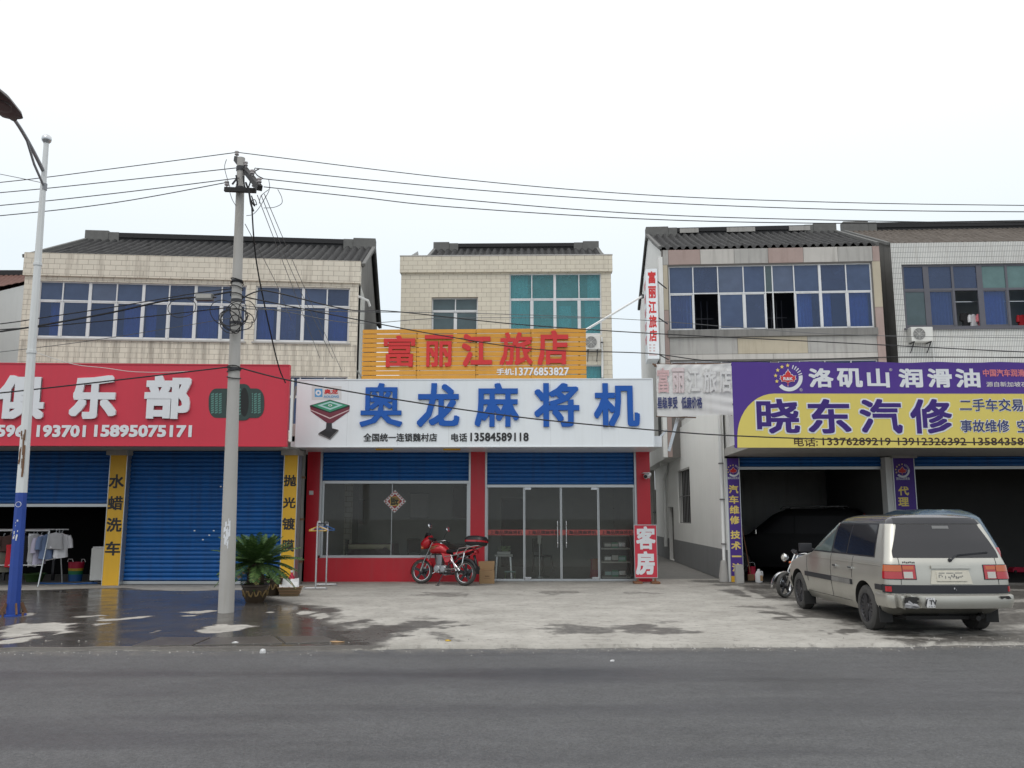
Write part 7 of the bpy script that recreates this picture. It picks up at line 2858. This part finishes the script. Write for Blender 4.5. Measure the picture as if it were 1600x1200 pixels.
def car_wheel(par, x, y, R, W, rim_mat, tyre='rubber_dusty', style='lace', name='wheel'):
    s_ = 1 if y > 0 else -1
    M = Matrix.Translation((x, y, R)) @ (RX if s_ < 0 else RX.inverted())
    rr_ = R*.66
    mb = MB()
    mb.lathe([(rr_-.02, -W*.5), (rr_+.02, -W*.5), (R-.03, -W*.47), (R-.006, -W*.38), (R, -W*.2), (R, W*.2), (R-.006, W*.38), (R-.03, W*.47), (rr_+.025, W*.5), (rr_, W*.47), (rr_-.02, W*.3)], 40, M)
    o = mb.build(name, tyre, par)
    mb = MB()
    mb.lathe([(rr_+.004, W*.475), (rr_-.012, W*.46), (rr_-.03, W*.25), (rr_*.45, W*.22), (.05, W*.26), (0, W*.27)], 40, M)
    mb.lathe([(0, -W*.3), (rr_, -W*.3)], 24, M)
    n = 18 if style == 'lace' else 6
    for k in range(n):
        a = 2*PI*k/n
        for da in ((-.14, .14) if style == 'lace' else (0,)):
            p = M @ Vector((.06*math.cos(a), .06*math.sin(a), W*.33))
            q_ = M @ Vector(((rr_-.012)*math.cos(a+da), (rr_-.012)*math.sin(a+da), W*.40))
            mb.bar(p, q_, .010 if style == 'lace' else .045, .02)
    mb.lathe([(0, W*.40), (.05, W*.39), (.06, W*.28)], 16, M)
    mb.build('rim', rim_mat, o)
    return o

def build_body(cb, t, mats, wheels, R_arch):
    mb = cb.shell(mats)
    body = mb.build('body', mats, t, weld=True)
    cut = MB()
    for x, R in wheels:
        for s_ in (-1, 1):
            y0 = .55
            M = Matrix.Translation((x, s_*y0 if s_ > 0 else -y0-.8, R)) @ RX.inverted()
            cut.lathe([(0, 0), (R_arch, 0), (R_arch, .8), (0, .8)], 40, M)
    co_ = cut.build('cutter', mats[1] if len(mats) > 1 else mats[0], weld=True)
    co_.parent = t
    md = body.modifiers.new('arches', 'BOOLEAN')
    md.operation = 'DIFFERENCE'
    md.object = co_
    md.solver = 'EXACT'
    bpy.context.view_layer.update()
    dg = bpy.context.evaluated_depsgraph_get()
    me = bpy.data.meshes.new_from_object(body.evaluated_get(dg))
    body.modifiers.clear()
    body.data = me
    bpy.data.objects.remove(co_)
    bm = bmesh.new()
    bm.from_mesh(me)
    bmesh.ops.remove_doubles(bm, verts=bm.verts, dist=1e-4)
    bm.to_mesh(me)
    bm.free()
    me.set_sharp_from_angle(angle=math.radians(38))
    return body

m, nt, b = newmat('van_paint')
v = coords(nt)
n1, n2 = noise(nt, v, 2.2, 5), noise(nt, v, 26, 4)
c = mixc(nt, n1, (.44, .43, .385), (.58, .57, .52))
s = N(nt, 'SeparateXYZ')
nt.links.new(v, s.inputs[0])
grime = math_(nt, 'MULTIPLY', ramp(nt, s.outputs[2], .85, .25), math_(nt, 'ADD', ramp(nt, n1, .35, .7), .25))
c = mixc(nt, math_(nt, 'MULTIPLY', grime, .5), c, (.25, .235, .19))
# a reddish scuff on the front door
px_n = N(nt, 'VectorMath', operation='DISTANCE')
nt.links.new(v, px_n.inputs[0])
px_n.inputs[1].default_value = (1.95, .86, .86)
c = mixc(nt, math_(nt, 'MULTIPLY', ramp(nt, math_(nt, 'ADD', px_n.outputs['Value'], math_(nt, 'MULTIPLY', math_(nt, 'SUBTRACT', n2, .5), .35)), .36, .12), .42), c, (.34, .20, .18))
nt.links.new(c, b.inputs['Base Color'])
b.inputs['Metallic'].default_value = .62
nt.links.new(math_(nt, 'ADD', .30, math_(nt, 'MULTIPLY', n1, .16)), b.inputs['Roughness'])
b.inputs['Coat Weight'].default_value = .25
b.inputs['Coat Roughness'].default_value = .12
pmat('car_black', (.010, .010, .011), .6, 0, var=.1, spec=.2)
pmat('car_glass_dusty', (.010, .010, .012), .45, spec=.25)
pmat('car_blue', (.07, .12, .17), .25, .5, var=.1, coat=.6)
pmat('van_roof', (.035, .036, .045), .22, .1, var=.2, coat=.5)
pmat('dent_grey', (.30, .30, .31), .7, var=.35, scale=9)

# ---- the silver van
vl, vr, vf = ground(1369, 986), ground(1527, 986), ground(1263, 950)
print('van', vl, vr, vf)
van_x, van_y = 5.935, 12.72
van = thing('van', 'dusty silver beige minivan with a torn rear bumper and dark windows', 'van', (van_x, van_y, 0), PI/2+.012)
rear = [(.25, -.42), (.36, -.60), (.41, -.80), (.60, -.80), (.76, -.79), (.98, -.76), (1.04, -.735), (1.28, -.64), (1.50, -.53), (1.58, -.47), (1.63, -.32)]
front = [(.25, 3.45), (.40, 3.58), (.58, 3.60), (.74, 3.50), (.82, 3.38), (.90, 3.02), (.965, 2.66), (1.0, 2.46), (1.07, 2.33), (1.28, 1.95), (1.50, 1.54), (1.58, 1.36), (1.63, 1.10)]
half = [(.25, .76), (.36, .825), (.58, .855), (.78, .86), (.96, .845), (1.01, .83), (1.25, .765), (1.50, .685), (1.56, .645), (1.60, .57), (1.62, .47), (1.63, .38)]
zs = [.25, .30, .36, .45, .55, .64, .72, .78, .82, .86, .90, .935, .965, 1.0, 1.03, 1.07, 1.16, 1.25, 1.34, 1.43, 1.50, 1.53, 1.56, 1.58, 1.60, 1.612, 1.622, 1.628]
vb = CarBody(rear, front, half, zs, cr=.13, cf=.42, bulge=.05)
vb.z_roof = 1.51
body = build_body(vb, van, ['van_paint', 'rubber', 'van_roof'], [(0, .315), (2.80, .315)], .375)
# glass band
mb = MB()
xa_f = lambda z: ('x', lerp_table([(1.0, 2.34), (1.07, 2.22), (1.50, 1.52)], z))
vb.mirror_patch(mb, lambda z: ('x', lerp_table([(1.03, -.36), (1.50, -.27)], z)), xa_f, 1.03, 1.505, .003, 30, 8)
build_each(mb, 'window_surround', 'car_trim', body)
for nm, x0, x1, mt in (('quarter_window', lambda z: ('x', lerp_table([(1.03, -.33), (1.50, -.24)], z)), ('x', .60), 'car_glass'), ('door_window', ('x', .64), ('x', 1.18), 'car_glass'),
                       ('front_window', ('x', 1.24), lambda z: ('x', lerp_table([(1.0, 2.26), (1.07, 2.14), (1.50, 1.46)], z)), 'car_glass_front')):
    mb = MB()
    vb.mirror_patch(mb, x0, x1, 1.05, 1.485, .007, 12, 8)
    build_each(mb, nm, mt, body)
mb = MB()
vb.patch(mb, lambda z: ('y', lerp_table([(1.03, .725), (1.12, .725), (1.48, .57)], z)), lambda z: ('-y', lerp_table([(1.03, .725), (1.12, .725), (1.48, .57)], z)), 1.045, 1.495, .005, 24, 10)
rw = mb.build('rear_window', 'car_glass', body)
mb = MB()
vb.patch(mb, lambda z: ('y', lerp_table([(1.5, .60), (1.58, .565)], z)), lambda z: ('-y', lerp_table([(1.5, .60), (1.58, .565)], z)), 1.502, 1.585, .012, 24, 3, rim=.03)
mb.build('roof_spoiler', 'car_trim', body)
mb = MB()
vb.patch(mb, ('y', .10), ('-y', .13), 1.435, 1.475, .009, 4, 2)
mb.build('brake_lamp', 'ac_grille', rw)
mb = MB()
p = vb.arc_pt(1.015, -.02, .03)
p2 = vb.arc_pt(1.08, -.12, .02)
mb.tube([p, p2], .012, 6)
mb.bar(p2, vb.arc_pt(1.115, -.58, .014), .012, .02)
mb.lathe([(0, 0), (.028, 0), (.02, .03), (0, .035)], 10, Matrix.Translation(p-Vector((-.03, 0, 0))) @ Matrix.Rotation(-PI/2, 4, 'Y'))
mb.build('rear_wiper', 'car_trim', body)
# roof and screen in dark
mb = MB()
mb.smooth = True
wsz = [1.01, 1.1, 1.2, 1.3, 1.42, 1.52]
mb.grid([[Vector((lerp_table(front, z)+.006+.05*1.6*(1-(k/8)**2)*0+(.08*(1-(k/6)**2) if abs(k) < 7 else 0)-.004, lerp_table(half, z)*.72*k/6*.82, z+.004)) for k in range(-6, 7)] for z in wsz])
mb.build('windscreen', 'car_glass_front', body)
# trim strips
mb = MB()
vb.mirror_patch(mb, ('x', .40), ('x', 2.40), .60, .675, .014, 20, 2, rim=.02)
vb.mirror_patch(mb, ('x', -.62), ('x', -.40), .60, .675, .014, 4, 2, rim=.02)
build_each(mb, 'side_moulding', 'car_trim', body)
mb = MB()
vb.mirror_patch(mb, ('x', .45), ('x', 1.16), .602, .673, .019, 8, 2, rim=.008)
build_each(mb, 'faded_moulding', 'concrete_dark', body)
mb = MB()
vb.patch(mb, ('x', -.62), ('-x', -.62), .575, .685, .008, 40, 2, rim=.02)
mb.build('rear_black_band', 'car_trim', body)
mb = MB()
vb.mirror_patch(mb, ('y', .79), ('x', -.72), .595, .665, .013, 4, 2)
vb.mirror_patch(mb, ('x', -.58), ('x', -.52), .61, .66, .012, 2, 2)
build_each(mb, 'reflector', 'lens_red', body, key=lambda c: (c[1] > 0, c[0] > -.66))
for s_ in (1, -1):
    def pp(mb, y0, x1, z0, z1, off, ylast=None):
        n0 = len(mb.v)
        vb.patch(mb, ('y', y0), ('x', x1) if ylast is None else ('y', ylast), z0, z1, off, 10, 3, rim=.02)
        if s_ < 0:
            for i in range(n0, len(mb.v)):
                x, y, z = mb.v[i]
                mb.v[i] = (x, -y, z)
    mb = MB()
    pp(mb, .46, -.67, .755, .955, .006)
    tl = mb.build('tail_light', 'car_trim', body)
    mb = MB()
    pp(mb, .645, -.675, .765, .86, .013)
    mb.build('red_lens', 'lens_red', tl)
    mb = MB()
    pp(mb, .645, -.675, .863, .948, .013)
    mb.build('orange_lens', 'lens_orange', tl)
    mb = MB()
    pp(mb, .47, 0, .765, .948, .012, ylast=.636)
    mb.build('inner_lens', 'lens_red', tl)
    mb = MB()
    pp(mb, .51, 0, .775, .86, .016, ylast=.626)
    mb.build('reversing_lens', 'lens_clear', tl)
    mb = MB()
    pp(mb, .49, 0, .89, .936, .016, ylast=.632)
    mb.build('indicator_lens', 'lens_orange', tl)
# bumper
bmp_ = MB()
vb2 = CarBody([(a, min(b, -.79)-.075) for a, b in rear], front, [(a, b+.03) for a, b in half], zs, cr=.17, cf=.42, bulge=.06)
prof = [(.375, -.05), (.385, .0), (.44, .012), (.51, .012), (.55, .0), (.565, -.04)]
rows = []
for z, off in prof:
    q0 = vb2.arcpos(z, 'x', -.42)
    row = []
    for i in range(61):
        q = q0-2*q0*i/60
        p = vb2.arc_pt(z, q, off)
        if i < 61:                                         # the crumpled left corner
            dd = math.hypot((i-15)/5.0, (z-.44)/.14)
            if dd < 1.3:
                p = p+Vector((.05*math.cos(i*2.1)*max(0, 1.3-dd), 0, .02*math.sin(i*1.7)*max(0, 1.3-dd)))
                p.x += .035*max(0, 1.3-dd)
        row.append(p)
    rows.append(row)
bmp_.smooth = True
bmp_.grid(rows)
bo = bmp_.build('rear_bumper', 'van_paint', van, sharp=40)
def bump_pt(i, z, off):
    q0 = vb2.arcpos(z, 'x', -.42)
    return vb2.arc_pt(z, q0-2*q0*i/60, off)
mb = MB()
out = [(13.4, .46), (13.8, .525), (15.5, .54), (17.6, .535), (18.3, .51), (17.4, .485), (18.0, .46), (17.0, .445), (16.6, .42), (15.2, .48), (14.2, .44)]
mb.poly([bump_pt(i, z, .030) for i, z in out])
mb.build('torn_hole', 'rubber', bo)
mb = MB()
out = [(13.3, .40), (13.5, .44), (14.4, .47), (15.0, .49), (16.1, .45), (17.0, .46), (17.8, .42), (18.1, .395), (16.8, .385), (15.0, .39)]
pts = [bump_pt(i, z, .034+.012*math.sin(k*2.2)) for k, (i, z) in enumerate(out)]
c_ = mb.vert(bump_pt(15.6, .43, .05))
ids = [mb.vert(p) for p in pts]
for k in range(len(ids)):
    mb.face((ids[k], ids[(k+1) % len(ids)], c_))
mb.build('crumpled_flap', 'dent_grey', bo)
mb = MB()
mb.poly([bump_pt(i, z, .022) for i, z in ((44.0, .545), (47.5, .548), (48.4, .51), (47.2, .505), (46.2, .525), (45.0, .505))])
mb.build('scrape', 'rubber', bo)
mb = MB()
mb.grid([[bump_pt(i, z, .019) for i in np.linspace(20.3, 23.0, 5)] for z in (.40, .465, .53)])
stk = mb.build('sticker', 'paper', bo)
p0 = bump_pt(21.9, .46, .021)
E_ = thing('tmp', None, None)
bpy.data.objects.remove(E_)
tv = letters('TV', (0, .10, 0, .062), 0, 'ink_black', stk, bold=.03, depth=.001)
tv.rotation_euler = (0, 0, -PI/2)
tv.location = (bump_pt(21.9, .48, .027).x, bump_pt(21.1, .45, .02).y, .437)
mb = MB()
for i, z in ((20.6, .507), (21.1, .513), (21.6, .511), (22.2, .508), (20.9, .41), (21.5, .412), (22.0, .41), (22.6, .412)):
    mb.grid([[bump_pt(a, zz, .022) for a in (i, i+.22)] for zz in (z, z+.010)])
for k in range(6):
    i, z = 19.9+k*.1, .42+k*.015
    mb.grid([[bump_pt(a, zz, .022) for a in (i, i+.35)] for zz in (z, z+.018)])
mb.build('small_print', 'ink_black', stk)
# plate, garnish, handles, joints
mb = MB()
vb.patch(mb, ('y', .26), ('-y', .28), .905, .945, .03, 12, 2, rim=.045)
mb.build('tailgate_garnish', 'van_paint', body)
mb = MB()
vb.patch(mb, lambda z: ('y', lerp_table([(.695, .285), (.88, .25)], z)), lambda z: ('-y', lerp_table([(.695, .285), (.88, .25)], z)), .698, .885, .012, 12, 2, rim=.02)
pf = mb.build('plate_surround', 'plate_white', body)
mb = MB()
vb.patch(mb, ('y', .20), ('-y', .21), .74, .865, .022, 10, 2, rim=.01)
pl_ = mb.build('number_plate', 'plate_white', body)
mb = MB()
rs = random.Random(12)
for k in range(16):
    y = .17-.021*k+rs.uniform(-.004, .004)
    z = .795+rs.uniform(-.02, .02)
    def pq(y_, z_):
        q = vb.arcpos(z_, 'y', abs(y_))
        return vb.arc_pt(z_, q if y_ >= 0 else -q, .0235)
    h_ = rs.uniform(.006, .022)
    w_ = rs.uniform(.005, .010)
    if k > 5 or rs.random() < .5:
        mb.poly([pq(y+w_, z-h_), pq(y-w_, z-h_), pq(y-w_, z+h_), pq(y+w_, z+h_)])
for y, z, w_ in ((.13, .845, .04), (.02, .845, .05), (-.1, .847, .05), (.15, .82, .02)):
    mb.poly([pq(y+w_, z-.005), pq(y-w_, z-.005), pq(y-w_, z+.005), pq(y+w_, z+.005)])
mb.build('worn_characters', 'ac_grille', pl_)
mb = MB()
for k in range(7):
    y0_ = .62-.024*k
    q = vb.arcpos(.98, 'y', y0_)
    q2 = vb.arcpos(.98, 'y', y0_-.015)
    zc_ = .985+.004*math.sin(k*2)
    mb.poly([vb.arc_pt(zc_-.010, q, .006), vb.arc_pt(zc_-.010, q2, .006), vb.arc_pt(zc_+.008, q2, .006), vb.arc_pt(zc_+.010, q, .006)])
mb.build('badge', 'dark_metal', body)
mb = MB()
a_ = [vb.arc_pt(.63+.02*math.sin(k*.7), -.02-.03*k/6, .012) for k in range(7)]
mb.tube(a_, .006, 5)
mb.build('loose_strap', 'steel', body)
mb = MB()
for x, z in ((1.02, .845), (.42, .845)):
    p = vb.at_x(x, z, .012)
    mb.box(p.x-.065, p.x+.065, p.y-.012, p.y+.016, z-.016, z+.016)
    mb.box(p.x-.065, p.x+.065, -p.y-.016, -p.y+.012, z-.016, z+.016)
build_each(mb, 'door_handle', 'chrome', body, key=lambda c: (c[0] > .7, c[1] > 0), bevel=.005)
mb = MB()
def seam(xa, za, xb, zb_, w_=.006):
    for sg in (1, -1):
        P = []
        for k in range(13):
            s_ = k/12
            p = vb.at_x(xa+(xb-xa)*s_, za+(zb_-za)*s_, .0015)
            P.append(Vector((p.x, p.y*sg, p.z)))
        mb.tube(P, w_*.55, 4)
for a in ((1.22, .36, 1.22, 1.02), (2.28, .52, 2.32, .98), (.40, .70, .36, 1.02), (1.22, .36, 2.35, .36), (.50, .36, 1.22, .36)):
    seam(*a)
P = [vb.arc_pt(z, vb.arcpos(z, 'y', .665), .0015) for z in np.linspace(.69, 1.04, 10)]
mb.tube(P, .004, 4)
mb.tube([(p.x, -p.y, p.z) for p in P], .004, 4)
mb.build('panel_gap', 'rubber', body)
mb = MB()
seam_ = [vb.at_x(x, .93, .002) for x in np.linspace(-.6, 2.7, 24)]
mb.tube(seam_, .005, 5)
mb.tube([(p.x, -p.y, p.z) for p in seam_], .005, 5)
mb.build('waist_crease', 'van_paint', body)
for sg in (1, -1):
    p = vb.at_x(2.12, 1.06, .0)
    mb = MB()
    mb.tube([(p.x, sg*(p.y-.02), 1.03), (p.x+.02, sg*(p.y+.07), 1.05)], .022, 8)
    mb.box(p.x-.03, p.x+.07, sg*(p.y+.16)-.10, sg*(p.y+.16)+.10, 1.01, 1.15)
    mb.build('wing_mirror', 'car_trim', body, bevel=.02)
for x in (0, 2.80):
    for sg in (1, -1):
        car_wheel(van, x, sg*.735, .315, .205, 'dark_metal')
mb = MB()
mb.box(-.55, 3.2, -.52, .52, .20, .249)
mb.tube([(-.75, -.38, .24), (-.3, -.4, .22), (.6, -.42, .22)], .035, 8)
mb.tube([(-.45, .05, .27), (-.42, -.3, .27)], .065, 12)
mb.tube([(0, -.68, .30), (0, .68, .30)], .06, 8)
mb.bar((-.55, -.55, .24), (-.2, -.55, .32), .06)
mb.build('underbody', 'crossarm', van)
mb = MB()
for sg in (1, -1):
    mb.box(-.44, -.425, sg*.74-.09, sg*.74+.09, .15, .38)
    mb.box(2.40, 2.41, sg*.79-.1, sg*.79+.1, .12, .34)
build_each(mb, 'mud_flap', 'rubber', van, key=lambda c: (c[0] > .7, c[1] > 0))
for sg in (1, -1):
    mb = MB()
    q0 = vb.arcpos(.72, 'x', 3.34)
    n0 = len(mb.v)
    vb.patch(mb, ('x', 3.2), lambda z: ('x', 3.45), .66, .80, .008, 8, 3)
    if sg < 0:
        mb.v = [(x, -y, z) for x, y, z in mb.v]
    mb.build('headlight', 'lens_clear', body)
mb = MB()
vbf = CarBody(rear, [(a, b+.06) for a, b in front], [(a, b+.02) for a, b in half], zs, cr=.13, cf=.45, bulge=.06)
rows = []
for z, off in ((.32, -.03), (.34, 0), (.50, .01), (.58, -.03)):
    tot = vbf.arcpos(z, 'x', 3.15)
    P = [vbf.at_x(x, z, off) for x in np.linspace(3.15, 3.4, 6)]
    rows.append([Vector(p) for p in P]+[Vector((lerp_table(vbf.front, z)+.09*(1-(k/4)**2)+off, -k*.11, z)) for k in range(-4, 5)]+[Vector((p.x, -p.y, p.z)) for p in P[::-1]])
mb.smooth = True
mb.grid(rows)
mb.build('front_bumper', 'van_paint', van)

# ---- the two cars inside the garage
def garage_car(label, loc, rz, paint, H_, L, glass='car_glass', hatch=0.0, name='car'):
    t = thing(name, label, 'car', loc, rz)
    wb = L*.60
    ro = -L*.19
    fo = wb+L*.20
    k = H_/1.72
    rear = [(.22, ro+.03), (.5*k, ro), (.95*k, ro+.02), (1.15*k, ro+.12+hatch*.3), (1.55*k, ro+.34+hatch), (1.68*k, ro+.55+hatch)]
    front = [(.22, fo-.1), (.5*k, fo), (.72*k, fo-.06), (.86*k, fo-.35), (.98*k, wb-.12), (1.04*k, wb-.28), (1.55*k, wb-.95), (1.68*k, wb-1.3)]
    half = [(.22, .78), (.5*k, .87), (.9*k, .865), (1.0*k, .84), (1.52*k, .70), (1.62*k, .62), (1.69*k, .42)]
    zs = [.22, .3, .42*k, .55*k, .68*k, .76*k, .82*k, .88*k, .93*k, .98*k, 1.03*k, 1.1*k, 1.25*k, 1.4*k, 1.52*k, 1.58*k, 1.63*k, 1.66*k, 1.685*k]
    cb = CarBody(rear, front, half, zs, cr=.16, cf=.40, bulge=.05)
    R = .34
    body = build_body(cb, t, [paint, 'rubber'], [(0, R), (wb, R)], R+.06)
    for nm, x0, x1 in (('rear_side_window', lambda z: ('x', ro+.42+hatch*.6+(z-1.0*k)*.25), ('x', wb*.42)), ('front_side_window', ('x', wb*.42+.05), lambda z: ('x', lerp_table([(1.0*k, wb-.42), (1.5*k, wb-1.05)], z)))):
        mb = MB()
        cb.mirror_patch(mb, x0, x1, 1.06*k, 1.50*k, .004, 12, 6)
        build_each(mb, nm, glass, body)
    mb = MB()
    cb.patch(mb, lambda z: ('y', lerp_table([(1.1*k, .70), (1.5*k, .56)], z)), lambda z: ('-y', lerp_table([(1.1*k, .70), (1.5*k, .56)], z)), 1.12*k, 1.50*k, .005, 18, 6)
    mb.build('rear_window', 'car_glass_front' if paint == 'car_blue' else glass, body)
    mb = MB()
    cb.patch(mb, ('y', .16), ('-y', .16), 1.535*k, 1.565*k, .014, 8, 2, rim=.03)
    mb.build('high_brake_light', 'lens_red', body)
    for s_ in (1, -1):
        mb = MB()
        cb.patch(mb, ('y', .56), ('x', ro+.3), .78*k, .98*k, .006, 8, 3)
        if s_ < 0:
            mb.v = [(x, -y, z) for x, y, z in mb.v]
        mb.build('tail_light', 'lens_red', body)
        mb = MB()
        cb.patch(mb, ('x', fo-.42), ('x', fo-.2), .6*k, .72*k, .006, 8, 3)
        if s_ < 0:
            mb.v = [(x, -y, z) for x, y, z in mb.v]
        mb.build('headlight', 'lens_clear', body)
        p = cb.at_x(wb-.55, 1.08*k, 0)
        mb = MB()
        mb.box(p.x-.02, p.x+.08, s_*(p.y+.12)-.09, s_*(p.y+.12)+.09, 1.03*k, 1.16*k)
        mb.bar((p.x, s_*(p.y-.03), 1.05*k), (p.x+.03, s_*(p.y+.06), 1.08*k), .03)
        mb.build('wing_mirror', 'chrome' if paint == 'car_black' else paint, body, bevel=.02)
    if paint == 'car_black':
        mb = MB()
        for s_ in (1, -1):
            mb.tube([(ro+.75, s_*.55, 1.68*k), (ro+.8, s_*.57, 1.74*k), (wb-1.25, s_*.57, 1.74*k), (wb-1.15, s_*.55, 1.67*k)], .018, 6)
        build_each(mb, 'roof_rail', 'steel', body)
    for x in (0, wb):
        for s_ in (1, -1):
            car_wheel(t, x, s_*.74, R, .21, 'bike_silver', style='spoke')
    return t
garage_car('black estate car standing in the dark garage beyond the silver van', (9.0, 23.6, .012), math.radians(152), 'car_black', 1.82, 4.5, glass='car_glass_dusty')
garage_car('blue grey hatchback with a red high brake light beyond the silver van', (8.52, 17.4, 0), math.radians(92), 'car_blue', 1.77, 3.9)
